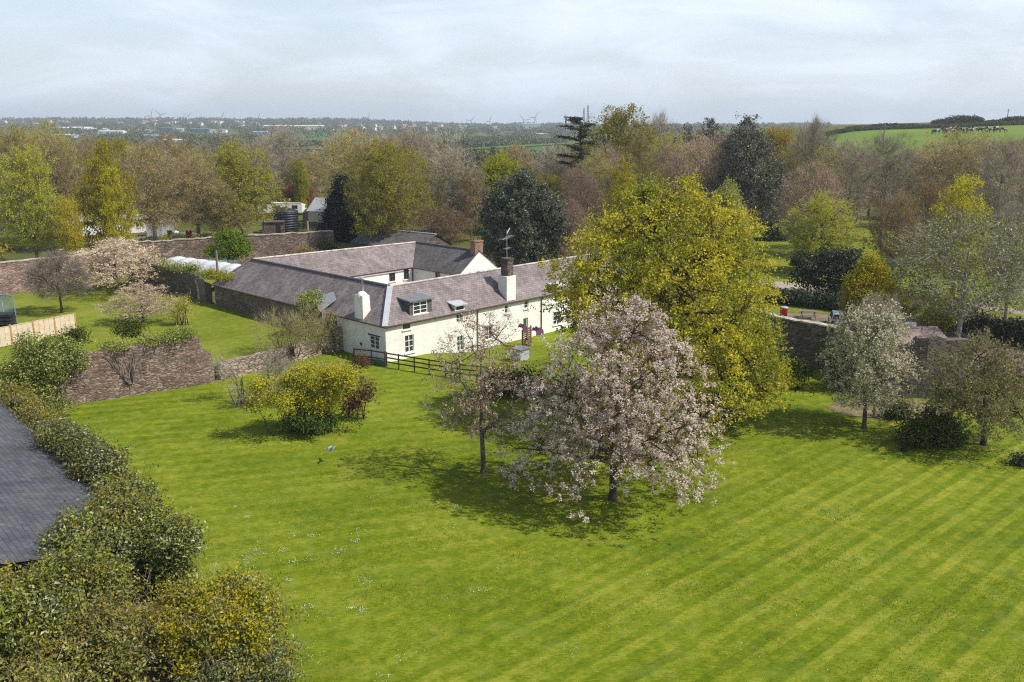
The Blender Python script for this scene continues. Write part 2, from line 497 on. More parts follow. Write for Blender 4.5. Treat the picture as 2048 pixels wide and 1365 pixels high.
M['shaded_soil'] = plain('shaded gap soil', (0.085, 0.065, 0.045), 0.95, 0.35, 2.5, bump=0.5)  # dark brown soil with the gap's shadow also put into its colour
M['path'] = plain('gravel path', (0.32, 0.27, 0.22), 0.95, 0.15, 2.0, bump=0.3)
M['earth'] = plain('bare earth', (0.18, 0.14, 0.10), 0.95, 0.25, 0.8, bump=0.3)
M['wall_pink'] = stone('pink sandstone rubble', [(0.19, 0.115, 0.095), (0.30, 0.185, 0.15), (0.42, 0.31, 0.26), (0.28, 0.21, 0.18)], 2.6, 6.5, bump=0.5)
M['wall_brown'] = stone('brown red rubble', [(0.15, 0.085, 0.065), (0.25, 0.155, 0.115), (0.40, 0.30, 0.23), (0.22, 0.17, 0.14), (0.33, 0.20, 0.16)], 3.0, 8.5)
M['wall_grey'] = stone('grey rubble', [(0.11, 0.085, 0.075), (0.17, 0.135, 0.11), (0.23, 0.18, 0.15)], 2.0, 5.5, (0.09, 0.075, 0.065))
M['wall_shed'] = stone('shed stone', [(0.11, 0.08, 0.065), (0.19, 0.14, 0.11), (0.27, 0.20, 0.16)], 4.5, 12.0, (0.05, 0.04, 0.035), 0.9)
M['wall_dry'] = stone('pale dry stone', [(0.28, 0.21, 0.16), (0.38, 0.31, 0.24), (0.46, 0.38, 0.31), (0.33, 0.22, 0.17)], 2.2, 6.5, (0.14, 0.10, 0.08), 0.8, 0.3)
M['wall_barn'] = stone('barn stone', [(0.15, 0.10, 0.08), (0.22, 0.15, 0.12), (0.28, 0.22, 0.19)], 2.0, 5.0, (0.14, 0.11, 0.09))
M['coping'] = stone('coping stone', [(0.40, 0.35, 0.28), (0.52, 0.46, 0.37)], 1.2, 1.2, (0.28, 0.24, 0.2), 0.3, 0.3)
M['white'] = plain('whitewash', (0.755, 0.735, 0.685), 0.9, 0.10, 0.9, bump=0.9, spec=0.15)
M['cream'] = plain('cream render', (0.66, 0.58, 0.46), 0.9, 0.08, 1.0, bump=0.3, spec=0.15)
M['slate'] = slate('purple slate', (0.15, 0.12, 0.118), (0.228, 0.19, 0.184), lichen=(0.33, 0.30, 0.29), lich=0.40)
M['slate_dark'] = slate('dark slate', (0.085, 0.075, 0.075), (0.135, 0.12, 0.115), lich=0.3, lichen=(0.2, 0.19, 0.16))
M['slate_grey'] = slate('smooth grey slate', (0.055, 0.060, 0.072), (0.088, 0.092, 0.104), course=0.26, width=0.42, lich=0.45, lichen=(0.135, 0.125, 0.115))
M['lead'] = plain('lead flashing', (0.40, 0.42, 0.44), 0.6, 0.1, 3.0, spec=0.4)
M['lead_dark'] = plain('weathered lead', (0.16, 0.17, 0.18), 0.6, 0.15, 3.0)
M['mortar'] = plain('pale ridge tile', (0.48, 0.43, 0.40), 0.9, 0.35, 2.0)
M['ridge'] = plain('dark ridge tile', (0.12, 0.11, 0.115), 0.9, 0.2, 3.0)
M['brick'] = slate('red brick', (0.28, 0.155, 0.10), (0.38, 0.24, 0.165), course=0.09, width=0.24, lich=0.2, lichen=(0.2, 0.15, 0.12))
M['paint'] = plain('white paint', (0.80, 0.80, 0.78), 0.5, 0.03, 3.0)
M['glass'] = glass_mat('window glass')
M['glass_green'] = glass_mat('greenish window glass', (0.05, 0.09, 0.05))
M['timber'] = plain('new timber', (0.58, 0.48, 0.34), 0.85, 0.14, 2.5, bump=0.2)
M['timber_dk'] = plain('stained timber', (0.075, 0.045, 0.03), 0.8, 0.25, 4.0)
M['timber_old'] = plain('weathered timber', (0.20, 0.17, 0.14), 0.9, 0.25, 4.0)
M['timber_brown'] = plain('brown slat timber', (0.13, 0.06, 0.045), 0.8, 0.25, 4.0)
M['black'] = plain('black plastic', (0.018, 0.019, 0.024), 0.45, 0.15, 4.0)
M['tankblue'] = plain('dark tank plastic', (0.022, 0.026, 0.036), 0.5, 0.1, 2.0)
M['blue'] = plain('blue steel tube', (0.10, 0.19, 0.30), 0.45, 0.1, 4.0)
M['poly'] = plain('polythene sheet', (0.50, 0.52, 0.53), 0.5, 0.08, 1.5)
M['red'] = plain('red paint', (0.52, 0.015, 0.02), 0.45, 0.08, 3.0)
M['purple'] = plain('purple cloth', (0.15, 0.05, 0.125), 0.8, 0.12, 3.0)
M['steel'] = plain('galvanised steel', (0.34, 0.35, 0.36), 0.5, 0.1, 3.0)
M['rubber'] = plain('tyre rubber', (0.02, 0.02, 0.02), 0.85, 0.1, 3.0)
M['carblue'] = plain('pale blue car paint', (0.33, 0.43, 0.52), 0.25, 0.02, 1.0, spec=0.6)
M['carwhite'] = plain('white car paint', (0.78, 0.80, 0.82), 0.25, 0.02, 1.0, spec=0.6)
M['lamp'] = plain('red lamp lens', (0.4, 0.02, 0.02), 0.3, 0.05, 2.0)
M['chrome'] = plain('alloy', (0.5, 0.5, 0.52), 0.35, 0.05, 2.0, metal=0.8)
M['bird'] = plain('grey blue plumage', (0.24, 0.27, 0.36), 0.8, 0.15, 20.0)
M['birdwhite'] = plain('white plumage', (0.78, 0.78, 0.78), 0.8, 0.05, 20.0)
M['fur_black'] = plain('black fur', (0.012, 0.012, 0.014), 0.9, 0.3, 20.0)
M['town_roof'] = plain('town roof', (0.20, 0.17, 0.16), 0.9, 0.2, 0.2)
M['town_red'] = plain('red tile roof', (0.34, 0.15, 0.11), 0.9, 0.15, 0.2)
M['town_white'] = plain('town render', (0.66, 0.63, 0.58), 0.9, 0.08, 0.2)
M['town_buff'] = plain('buff cladding', (0.52, 0.47, 0.38), 0.8, 0.06, 0.2)
M['ind_blue'] = plain('blue cladding', (0.05, 0.16, 0.24), 0.6, 0.08, 0.1)
M['ind_sky'] = plain('pale blue cladding', (0.25, 0.42, 0.55), 0.6, 0.08, 0.1)
M['ind_grey'] = plain('grey cladding', (0.38, 0.41, 0.44), 0.6, 0.08, 0.1)
M['ind_roof'] = plain('pale sheet roof', (0.58, 0.60, 0.62), 0.6, 0.06, 0.1)
M['turbine'] = plain('backlit turbine grey', (0.22, 0.24, 0.27), 0.5, 0.02, 0.3)  # white turbines greyed: their backlit shade is put into the base colour
M['mast'] = plain('mast steel', (0.12, 0.13, 0.15), 0.6, 0.05, 0.3)
M['far_leaf'] = leaf('far wood leaf', [(0.045, 0.05, 0.022), (0.085, 0.08, 0.035), (0.12, 0.10, 0.05)], 0.2)
M['hill'] = plain('far hill', (0.07, 0.095, 0.06), 0.95, 0.2, 0.002, spec=0.05)
M['hedge_far'] = leaf('hedge leaf', [(0.07, 0.08, 0.036), (0.125, 0.13, 0.06)], 0.18)


def cow_mat():
    m, nt, out = new_mat('black and white hide')
    b = N(nt, 'ShaderNodeBsdfPrincipled', inp={'Roughness': 0.85, 'Specular IOR Level': 0.2})
    t = N(nt, 'ShaderNodeTexCoord')
    oi = N(nt, 'ShaderNodeObjectInfo')
    ad = N(nt, 'ShaderNodeVectorMath', operation='MULTIPLY_ADD', inp={1: (50, 50, 50)})
    nt.links.new(oi.outputs['Random'], ad.inputs[0])
    nt.links.new(t.outputs['Object'], ad.inputs[2])
    n = N(nt, 'ShaderNodeTexNoise', inp={'Scale': 1.1, 'Detail': 1.0})
    nt.links.new(ad.outputs[0], n.inputs['Vector'])
    r = ramp(nt, [(0.0, (0.015, 0.014, 0.014)), (0.56, (0.40, 0.39, 0.37))], 'CONSTANT')
    L(nt, n, 'Fac', r, 'Fac')
    L(nt, r, 'Color', b, 'Base Color')
    L(nt, b, 'BSDF', out, 'Surface')
    return m


M['cow'] = cow_mat()


def daisy_mat():
    m, nt, out = new_mat('daisy petal')
    d = N(nt, 'ShaderNodeBsdfDiffuse', inp={'Color': (0.55, 0.58, 0.56, 1)})
    nt.links.new(d.outputs[0], out.inputs['Surface'])
    return m


M['daisy'] = daisy_mat()


def net_mat():
    """thin blue netting: open mesh of cords"""
    m, nt, out = new_mat('netting')
    uv = N(nt, 'ShaderNodeUVMap')
    br = N(nt, 'ShaderNodeTexBrick', inp={'Scale': 1.0, 'Mortar Size': 0.012, 'Brick Width': 0.07, 'Row Height': 0.07}, offset=0.0)
    L(nt, uv, 'UV', br, 'Vector')
    d = N(nt, 'ShaderNodeBsdfDiffuse', inp={'Color': (0.45, 0.50, 0.55, 1)})
    tr = N(nt, 'ShaderNodeBsdfTransparent')
    mx = N(nt, 'ShaderNodeMixShader')
    L(nt, br, 'Fac', mx, 0)
    nt.links.new(tr.outputs[0], mx.inputs[1])
    nt.links.new(d.outputs[0], mx.inputs[2])
    nt.links.new(mx.outputs[0], out.inputs['Surface'])
    return m


M['net'] = net_mat()


# ------------------------------------------------------------------ object helpers
def tag(o, label=None, cat=None, group=None, kind=None):
    if label:
        o['label'] = label
    if cat:
        o['category'] = cat
    if group:
        o['group'] = group
    if kind:
        o['kind'] = kind
    return o


def empty(name, loc=(0, 0, 0), rz=0.0):
    o = bpy.data.objects.new(name, None)
    o.empty_display_size = 0.5
    o.location = loc
    o.rotation_euler = (0, 0, rz)
    COL.objects.link(o)
    return o


def link(name, me, parent=None, loc=(0, 0, 0), rz=0.0, scale=None):
    o = bpy.data.objects.new(name, me)
    o.location = loc
    o.rotation_euler = (0, 0, rz)
    if scale:
        o.scale = scale
    COL.objects.link(o)
    if parent:
        o.parent = parent
    return o


class MB:
    """collects faces (with wall / roof coordinates as UV) into one mesh"""

    def __init__(self):
        self.v, self.f, self.m, self.uv, self.sm = [], [], [], [], []

    def poly(self, pts, m=0, smooth=False, uv=None):
        pts = [Vector(p) for p in pts]
        i = len(self.v)
        self.v += [tuple(p) for p in pts]
        self.f.append(tuple(range(i, i + len(pts))))
        self.m.append(m)
        self.sm.append(smooth)
        if uv is None:
            n = (pts[1] - pts[0]).cross(pts[2] - pts[0])
            if len(pts) > 3:
                n = n + (pts[2] - pts[0]).cross(pts[3] - pts[0])
            n = n.normalized() if n.length > 1e-9 else Vector((0, 0, 1))
            t = Vector((0, 0, 1)).cross(n)
            t = t.normalized() if t.length > 0.05 else Vector((1, 0, 0))
            b = n.cross(t)
            uv = [(p.dot(t), p.dot(b)) for p in pts]
        self.uv += uv
        return self

    def box(self, x0, x1, y0, y1, z0, z1, m=0, skip=''):
        A = [(x0, y0, z0), (x1, y0, z0), (x1, y1, z0), (x0, y1, z0), (x0, y0, z1), (x1, y0, z1), (x1, y1, z1), (x0, y1, z1)]
        for key, q in (('b', (0, 3, 2, 1)), ('t', (4, 5, 6, 7)), ('f', (0, 1, 5, 4)), ('r', (1, 2, 6, 5)), ('k', (2, 3, 7, 6)), ('l', (3, 0, 4, 7))):
            if key not in skip:
                self.poly([A[i] for i in q], m)
        return self

    def bar(self, a, b, w, h, m=0):
        """square bar from a to b"""
        a, b = Vector(a), Vector(b)
        d = (b - a).normalized()
        s = d.cross(Vector((0, 0, 1)))
        s = s.normalized() if s.length > 1e-3 else Vector((1, 0, 0))
        u = s.cross(d)
        s, u = s * w / 2, u * h / 2
        A = [a - s - u, a + s - u, a + s + u, a - s + u, b - s - u, b + s - u, b + s + u, b - s + u]
        for q in ((0, 1, 2, 3), (7, 6, 5, 4), (0, 4, 5, 1), (1, 5, 6, 2), (2, 6, 7, 3), (3, 7, 4, 0)):
            self.poly([A[i] for i in q], m)
        return self

    def tube(self, pts, rad, n=6, m=0, caps=True):
        pts = [Vector(p) for p in pts]
        if not hasattr(rad, '__len__'):
            rad = [rad] * len(pts)
        rings = []
        for i, p in enumerate(pts):
            d = (pts[min(i + 1, len(pts) - 1)] - pts[max(i - 1, 0)]).normalized()
            s = d.cross(Vector((0.31, 0.17, 0.93)))
            s = s.normalized() if s.length > 1e-3 else Vector((1, 0, 0))
            u = s.cross(d)
            rings.append([p + (s * math.cos(2 * math.pi * k / n) + u * math.sin(2 * math.pi * k / n)) * rad[i] for k in range(n)])
        base = len(self.v)
        for r in rings:
            self.v += [tuple(p) for p in r]
        for i in range(len(rings) - 1):
            for k in range(n):
                a, b = base + i * n + k, base + i * n + (k + 1) % n
                self.f.append((a, a + n, b + n, b))
                self.m.append(m)
                self.sm.append(True)
                self.uv += [(k, i), (k, i + 1), (k + 1, i + 1), (k + 1, i)]
        if caps:
            for r, fl in ((rings[0], False), (rings[-1], True)):
                self.poly(r[::-1] if fl else r, m)
        return self

    def lathe(self, prof, n=20, m=0, c=(0, 0)):
        """prof: (radius, z) from bottom to top"""
        base = len(self.v)
        for r, z in prof:
            self.v += [(c[0] + r * math.cos(2 * math.pi * k / n), c[1] + r * math.sin(2 * math.pi * k / n), z) for k in range(n)]
        for i in range(len(prof) - 1):
            for k in range(n):
                a, b = base + i * n + k, base + i * n + (k + 1) % n
                self.f.append((a, b, b + n, a + n))
                self.m.append(m)
                self.sm.append(True)
                self.uv += [(k, i), (k + 1, i), (k + 1, i + 1), (k, i + 1)]
        return self

    def mesh(self, name, mats):
        me = bpy.data.meshes.new(name)
        me.from_pydata(self.v, [], self.f)
        for m in mats:
            me.materials.append(m)
        me.polygons.foreach_set('material_index', self.m)
        me.polygons.foreach_set('use_smooth', self.sm)
        ul = me.uv_layers.new(name='UVMap')
        ul.data.foreach_set('uv', [c for p in self.uv for c in p])
        me.update()
        return me

    def build(self, name, mats, parent=None, loc=(0, 0, 0), rz=0.0):
        if not isinstance(mats, (list, tuple)):
            mats = [mats]
        return link(name, self.mesh(name, mats), parent, loc, rz)


def arr_mesh(name, parts, mats):
    """parts: list of (V (n,3), F (m,k) integer array, material index, smooth)"""
    me = bpy.data.meshes.new(name)
    Vs, loops, tot, mi, sm, off = [], [], [], [], [], 0
    for V, F, m, s in parts:
        if len(F) == 0:
            continue
        Vs.append(np.asarray(V, dtype=np.float32))
        F = np.asarray(F, dtype=np.int32)
        loops.append((F + off).ravel())
        tot.append(np.full(len(F), F.shape[1], dtype=np.int32))
        mi.append(np.full(len(F), m, dtype=np.int32))
        sm.append(np.full(len(F), s, dtype=bool))
        off += len(V)
    V = np.concatenate(Vs)
    lo = np.concatenate(loops)
    tt = np.concatenate(tot)
    me.vertices.add(len(V))
    me.vertices.foreach_set('co', V.ravel())
    me.loops.add(len(lo))
    me.loops.foreach_set('vertex_index', lo)
    me.polygons.add(len(tt))
    st = np.zeros(len(tt), dtype=np.int32)
    st[1:] = np.cumsum(tt)[:-1]
    me.polygons.foreach_set('loop_start', st)
    me.polygons.foreach_set('loop_total', tt)
    me.polygons.foreach_set('material_index', np.concatenate(mi))
    me.polygons.foreach_set('use_smooth', np.concatenate(sm))
    for m in mats:
        me.materials.append(m)
    me.update(calc_edges=True)
    return me


def unit(v):
    return v / np.maximum(np.linalg.norm(v, axis=-1, keepdims=True), 1e-9)


def leaf_quads(rng, C, size, up=0.35, aspect=0.62, out=None):
    """one small rhombic leaf per centre"""
    n = len(C)
    nr = unit(rng.normal(size=(n, 3)))
    nr[:, 2] += up * np.sign(rng.random(n) - 0.12)
    if out is not None:
        nr = nr + out
    nr = unit(nr)
    t = unit(np.cross(nr, rng.normal(size=(n, 3))))
    b = np.cross(nr, t)
    s = size * rng.uniform(0.65, 1.35, size=(n, 1))
    a, w = t * s, b * s * aspect
    bend = nr * s * 0.18
    V = np.stack([C - a - bend, C + w + bend, C + a - bend, C - w + bend], 1).reshape(-1, 3)
    return V, np.arange(n * 4, dtype=np.int32).reshape(-1, 4)


def twig_tris(rng, C, D, length, width):
    n = len(C)
    D = unit(D)
    s = unit(np.cross(D, rng.normal(size=(n, 3)))) * width
    l = (length * rng.uniform(0.5, 1.25, size=(n, 1)))
    V = np.stack([C - s, C + s, C + D * l], 1).reshape(-1, 3)
    return V, np.arange(n * 3, dtype=np.int32).reshape(-1, 3)


def polyline(rng, a, b, n, bow, wob):
    a, b = np.asarray(a, float), np.asarray(b, float)
    d = b - a
    ln = np.linalg.norm(d)
    c = a + d * 0.5 + np.array([0, 0, 1.0]) * ln * bow + rng.normal(size=3) * ln * wob
    t = np.linspace(0, 1, n)[:, None]
    p = (1 - t) ** 2 * a + 2 * t * (1 - t) * c + t * t * b
    j = rng.normal(size=(n, 3)) * ln * wob * 0.35
    j[0] = 0
    j[-1] = 0
    return p + j


def tubes(lines, name=None):
    """lines: (points (k,3), r0, r1, sides) -> arrays"""
    Vs, Fs, off = [], [], 0
    for pts, r0, r1, n in lines:
        k = len(pts)
        d = np.empty_like(pts)
        d[1:-1] = pts[2:] - pts[:-2]
        d[0] = pts[1] - pts[0]
        d[-1] = pts[-1] - pts[-2]
        d = unit(d)
        s = unit(np.cross(d, np.array([0.31, 0.17, 0.93])))
        u = np.cross(s, d)
        rad = np.linspace(r0, r1, k)[:, None, None]
        an = np.linspace(0, 2 * math.pi, n, endpoint=False)
        ring = pts[:, None, :] + rad * (s[:, None, :] * np.cos(an)[None, :, None] + u[:, None, :] * np.sin(an)[None, :, None])
        Vs.append(ring.reshape(-1, 3))
        i = np.arange(k - 1)[:, None] * n
        j = np.arange(n)[None, :]
        j2 = (j + 1) % n
        F = np.stack([i + j, i + n + j, i + n + j2, i + j2], -1).reshape(-1, 4) + off
        Fs.append(F)
        off += k * n
    return np.concatenate(Vs), np.concatenate(Fs)


def kmeans(rng, X, k, it=6):
    k = min(k, len(X))
    c = X[rng.choice(len(X), k, replace=False)].copy()
    for _ in range(it):
        a = ((X[:, None, :] - c[None]) ** 2).sum(-1).argmin(1)
        for i in range(k):
            if (a == i).any():
                c[i] = X[a == i].mean(0)
    return c, a


def prof_round(t):
    return np.sqrt(np.clip(1 - (2 * t - 0.86) ** 2 / 1.32, 0, 1))


def prof_dome(t):
    return np.clip(np.sqrt(np.clip(1 - t ** 2.2, 0, 1)) * (0.72 + 0.28 * np.minimum(1, t * 3.5)), 0, 1)


def prof_cone(t):
    return np.clip(1 - t, 0.03, 1) ** 0.8


def prof_vase(t):
    return np.clip((0.35 + 0.95 * t) * np.sqrt(np.clip(1 - t ** 4, 0, 1)), 0, 1)


def prof_column(t):
    return np.clip(np.sin(np.clip(t * 0.9 + 0.12, 0, 1) * math.pi), 0, 1) ** 0.6


def skeleton(rng, H, Rr, zb, n1, n2, n3, rt, prof, fork=0.3, bow=0.06, wob=0.07, shell=0.38, lean=(0, 0), lop=0.22, droop=0.0, keep_fn=None):
    """limbs, branches and twigs reaching tips spread through the crown's volume"""
    n = n1 * n2 * n3
    pts = np.empty((0, 3))
    lobes = rng.normal(size=(7, 3))
    while len(pts) < n:
        t = rng.random(n * 4)
        r = rng.random(n * 4) ** shell
        keep = rng.random(n * 4) < np.maximum(prof(t), 0.05)
        t, r = t[keep], r[keep]
        an = rng.random(len(t)) * 2 * math.pi
        # uneven outline: a few broad bulges and hollows
        un = 1 + lop * (np.sin(2 * an + lobes[0, 0] * 3 + 4 * t) * 0.5 + np.sin(3 * an + lobes[1, 0] * 3 - 6 * t) * 0.4
                        + np.sin(5 * an + lobes[2, 0] * 5 + 9 * t) * 0.35)
        rr = Rr * prof(t) * r * un
        z = zb + (H - zb) * t * (1 + lop * 0.22 * np.sin(2 * an + lobes[3, 0] * 3)) - droop * (rr / Rr) ** 2 * (1 - t)
        z = np.maximum(z, 0.25)
        # keep the top rounded where radius is big
        new = np.stack([rr * np.cos(an) + lean[0] * t, rr * np.sin(an) + lean[1] * t, z], 1)
        if keep_fn is not None:
            new = new[keep_fn(new)]
        pts = np.vstack([pts, new])
    pts = pts[:n]
    lines = []
    ztop = zb + (H - zb) * 0.72
    k = 8
    tz = np.linspace(0, 1, k)
    trunk = np.stack([lean[0] * tz ** 2 * .7 + np.cumsum(rng.normal(size=k)) * rt * 0.22, lean[1] * tz ** 2 * .7 + np.cumsum(rng.normal(size=k)) * rt * 0.22,
                      -0.25 + (ztop + 0.25) * tz], 1)
    trunk[0, :2] = 0
    trunk[1, :2] *= 0.4
    flare = np.vstack([[0, 0, -0.25], [0, 0, 0.05], trunk[1] * 0.35])
    lines.append((trunk, rt, rt * 0.22, 9))
    lines.append((flare, rt * 1.45, rt * 0.95, 9))
    zf = fork * H
    c1, a1 = kmeans(rng, pts, n1)
    tips, dirs = [], []
    for i in range(len(c1)):
        X = pts[a1 == i]
        if len(X) == 0:
            continue
        c = c1[i]
        hd = math.hypot(c[0], c[1])
        zs = min(max(zf * rng.uniform(0.85, 1.15), c[2] - hd * rng.uniform(0.5, 1.1) - 0.05 * H), ztop * 0.97)
        ks = (zs + 0.25) / (ztop + 0.25) * (k - 1)
        i0 = int(min(ks, k - 2))
        st = trunk[i0] + (trunk[i0 + 1] - trunk[i0]) * (ks - i0)
        r_here = rt * (1 - 0.78 * ks / (k - 1))
        l1 = polyline(rng, st, c, 7, bow, wob)
        lines.append((l1, r_here * 0.62, max(rt * 0.12, 0.02), 6))
        c2, a2 = kmeans(rng, X, n2)
        for j in range(len(c2)):
            Y = X[a2 == j]
            if len(Y) == 0:
                continue
            q = rng.integers(3, 7)
            l2 = polyline(rng, l1[q], c2[j], 5, bow, wob)
            lines.append((l2, rt * 0.2, max(rt * 0.055, 0.012), 4))
            for y in Y:
                q = rng.integers(1, 5)
                l3 = polyline(rng, l2[q], y, 4, bow, wob)
                lines.append((l3, max(rt * 0.06, 0.012), 0.008, 3))
                tips.append(y)
                dirs.append(l3[-1] - l3[-2])
    return lines, np.array(tips), unit(np.array(dirs))


def crown_parts(rng, tips, dirs, leaves=40, leaf_size=0.16, spread=(0.6, 0.6, 0.4), twigs=0, twig_len=1.0, twig_w=0.012,
                up=0.35, ml=0, mt=1, centre=None, outward=0.6, tipbias=1.0, sub=0, cl=0.1):
    parts = []
    if twigs:
        C = np.repeat(tips, twigs, 0) + rng.normal(size=(len(tips) * twigs, 3)) * np.array(spread) * 0.35
        D = np.repeat(dirs, twigs, 0) * 0.8 + rng.normal(size=(len(tips) * twigs, 3)) * 0.55
        if centre is not None:
            D = D + unit(C - centre) * outward
        D[:, 2] += 0.25
        V, F = twig_tris(rng, C, D, twig_len, twig_w)
        parts.append((V, F, mt, False))
    if leaves:
        w = np.clip(rng.lognormal(0, 0.45, size=len(tips)), 0.25, 2.6)
        cnt = np.maximum(1, (leaves * w * tipbias)).astype(int)
        if sub:                                   # tight tufts round each twig end
            T = np.repeat(tips, sub, 0) + rng.normal(size=(len(tips) * sub, 3)) * np.array(spread)
            cnt = np.maximum(1, np.repeat(cnt, sub) / sub * rng.uniform(.5, 1.5, len(T))).astype(int)
            C = np.repeat(T, cnt, 0)
            off = rng.normal(size=C.shape) * cl
        else:
            C = np.repeat(tips, cnt, 0)
            off = rng.normal(size=C.shape) * np.array(spread)
        V, F = leaf_quads(rng, C + off, leaf_size, up)
        parts.append((V, F, ml, False))
    return parts


PROTO = {}


def proto(kind, build):
    """trunk and crown meshes of one kind, at their own size: (trunk mesh, crown mesh, height, radius)"""
    PROTO.setdefault(kind, []).append(build)


def make_proto(kind, seed, H, Rr, zb, n, rt, prof, leafm, twigm, barkm, fork=0.3, **kw):
    rng = np.random.default_rng(seed)
    sk = {k: kw.pop(k) for k in ('bow', 'wob', 'shell', 'lop', 'lean', 'droop') if k in kw}
    lines, tips, dirs = skeleton(rng, H, Rr, zb, *n, rt, prof, fork, **sk)
    V, F = tubes(lines)
    tm = arr_mesh('trunk_' + kind, [(V, F, 0, True)], [M[barkm]])
    parts = crown_parts(rng, tips, dirs, centre=np.array([0, 0, (zb + H) * 0.45]), **kw)
    cm = arr_mesh('crown_' + kind, parts, [M[leafm], M[twigm]])
    proto(kind, (tm, cm, H, Rr))


# woodland kinds (each in two forms where many copies stand together)
for s in (1, 2, 3):
    make_proto('bud_olive', 10 + s, 17, 5.5, 3.6, (8, 7, 8), 0.34, prof_dome, 'bud_olive', 'twig_olive', 'bark_pale', 0.25,
               leaves=17, leaf_size=0.13, spread=(.7, .7, .55), twigs=20, twig_len=1.3, twig_w=0.016, shell=0.62, lop=.36, sub=2, cl=.3)
for s in (1, 2, 3):
    make_proto('bud_brown', 20 + s, 17, 6.0, 4.0, (9, 7, 8), 0.4, prof_round, 'bud_brown', 'twig_red', 'bark_pale', 0.25,
               leaves=15, leaf_size=0.13, spread=(.7, .7, .5), twigs=22, twig_len=1.3, twig_w=0.016, shell=0.6, lop=.36, sub=2, cl=.3)
for s in (1, 2, 3):
    make_proto('bare', 30 + s, 17, 5.5, 4.5, (8, 7, 8), 0.34, prof_vase, 'bud_brown', 'twig', 'bark_pale', 0.28,
               leaves=2, leaf_size=0.12, spread=(.7, .7, .6), twigs=22, twig_len=1.6, twig_w=0.015, shell=0.62, bow=0.02, lop=.36)
make_proto('stark', 37, 12, 4.6, 2.5, (8, 4, 3), 0.32, prof_vase, 'bud_brown', 'twig', 'bark_dark', 0.2,
           leaves=1, leaf_size=0.12, twigs=5, twig_len=1.6, twig_w=0.03, shell=0.4, bow=-0.05, wob=0.1)
for s in (1, 2):
    make_proto('pink_dome', 40 + s, 14, 6.0, 2.6, (9, 7, 8), 0.3, prof_dome, 'bud_pink', 'twig_pink', 'bark_pale', 0.18,
               leaves=14, leaf_size=0.12, spread=(.6, .6, .5), twigs=20, twig_len=1.1, twig_w=0.014, shell=0.5, lop=0.2, bow=0.0)
for s in (1, 2):
    make_proto('tan', 45 + s, 13, 5.5, 2.4, (8, 7, 7), 0.28, prof_round, 'bud_tan', 'twig_pale', 'bark_pale', 0.2,
               leaves=26, leaf_size=0.13, spread=(.6, .6, .45), twigs=12, twig_len=1.2, twig_w=0.015, shell=.55, lop=.34, sub=3, cl=.22)
for s in (1, 2, 3):
    make_proto('olive_green', 50 + s, 17, 6.0, 3.0, (9, 7, 8), 0.36, prof_round, 'olive_green', 'twig_olive', 'bark', 0.25,
               leaves=34, leaf_size=0.15, spread=(.65, .65, .38), twigs=9, twig_len=1.1, twig_w=0.016, shell=.5, lop=.34, sub=3, cl=.24)
for s in (1, 2):
    make_proto('yellow_green', 60 + s, 16, 5.0, 2.5, (9, 5, 6), 0.3, prof_column, 'yellow_green', 'twig', 'bark', 0.2,
               leaves=46, leaf_size=0.15, spread=(.8, .8, .2), twigs=4, twig_len=1.0, twig_w=0.018, shell=0.5, lop=0.42, sub=4, cl=.24)
make_proto('lime', 64, 11, 4.2, 2.0, (8, 6, 6), 0.24, prof_round, 'lime', 'twig', 'bark', 0.22,
           leaves=75, leaf_size=0.17, spread=(.7, .7, .4), twigs=2)
make_proto('pale_green', 66, 13, 4.5, 1.5, (8, 6, 7), 0.26, prof_column, 'pale_green', 'twig_olive', 'bark', 0.2,
           leaves=65, leaf_size=0.16, spread=(.6, .6, .5), twigs=3)
make_proto('golden', 68, 12, 4.5, 2.0, (8, 6, 7), 0.26, prof_round, 'golden', 'twig_red', 'bark', 0.22,
           leaves=36, leaf_size=0.15, spread=(.7, .7, .45), twigs=8, twig_w=0.018)
for s in (1, 2):
    make_proto('holm', 70 + s, 14, 5.2, 1.4, (10, 7, 8), 0.4, prof_round, 'holm', 'twig', 'bark_dark', 0.2,
               leaves=90, leaf_size=0.15, spread=(.5, .5, .38), twigs=0, shell=0.34, lop=.28, sub=4, cl=.22)
for s in (1, 2):
    make_proto('holm_grey', 75 + s, 17, 5.5, 3.5, (10, 7, 7), 0.42, prof_round, 'holm_grey', 'twig', 'bark_dark', 0.25,
               leaves=62, leaf_size=0.15, spread=(.6, .6, .4), twigs=3, shell=0.42, lop=0.42, sub=4, cl=.22)
make_proto('conifer', 80, 13, 4.0, 0.6, (16, 6, 6), 0.3, prof_cone, 'conifer', 'twig', 'bark_dark', 0.1,
           leaves=90, leaf_size=0.17, spread=(.6, .6, .3), up=-0.1, bow=0.1, shell=0.4)
make_proto('red_leaf', 84, 8, 3.2, 1.2, (7, 6, 6), 0.16, prof_round, 'red_leaf', 'twig_red', 'bark', 0.2,
           leaves=40, leaf_size=0.13, spread=(.5, .5, .4), twigs=5)
make_proto('blossom_tan', 86, 7.5, 4.4, 1.8, (8, 6, 6), 0.2, prof_dome, 'blossom_tan', 'twig_red', 'bark_dark', 0.25,
           leaves=30, leaf_size=0.09, spread=(.42, .42, .3), twigs=12, twig_len=0.9, twig_w=0.011, sub=4, cl=.11, lop=.36, shell=.5)
make_proto('bare_small', 88, 5.5, 2.3, 1.8, (7, 6, 6), 0.11, prof_dome, 'bud_brown', 'twig_pale', 'bark_dark', 0.36,
           leaves=4, leaf_size=0.07, spread=(.3, .3, .3), twigs=24, twig_len=0.8, twig_w=0.010)
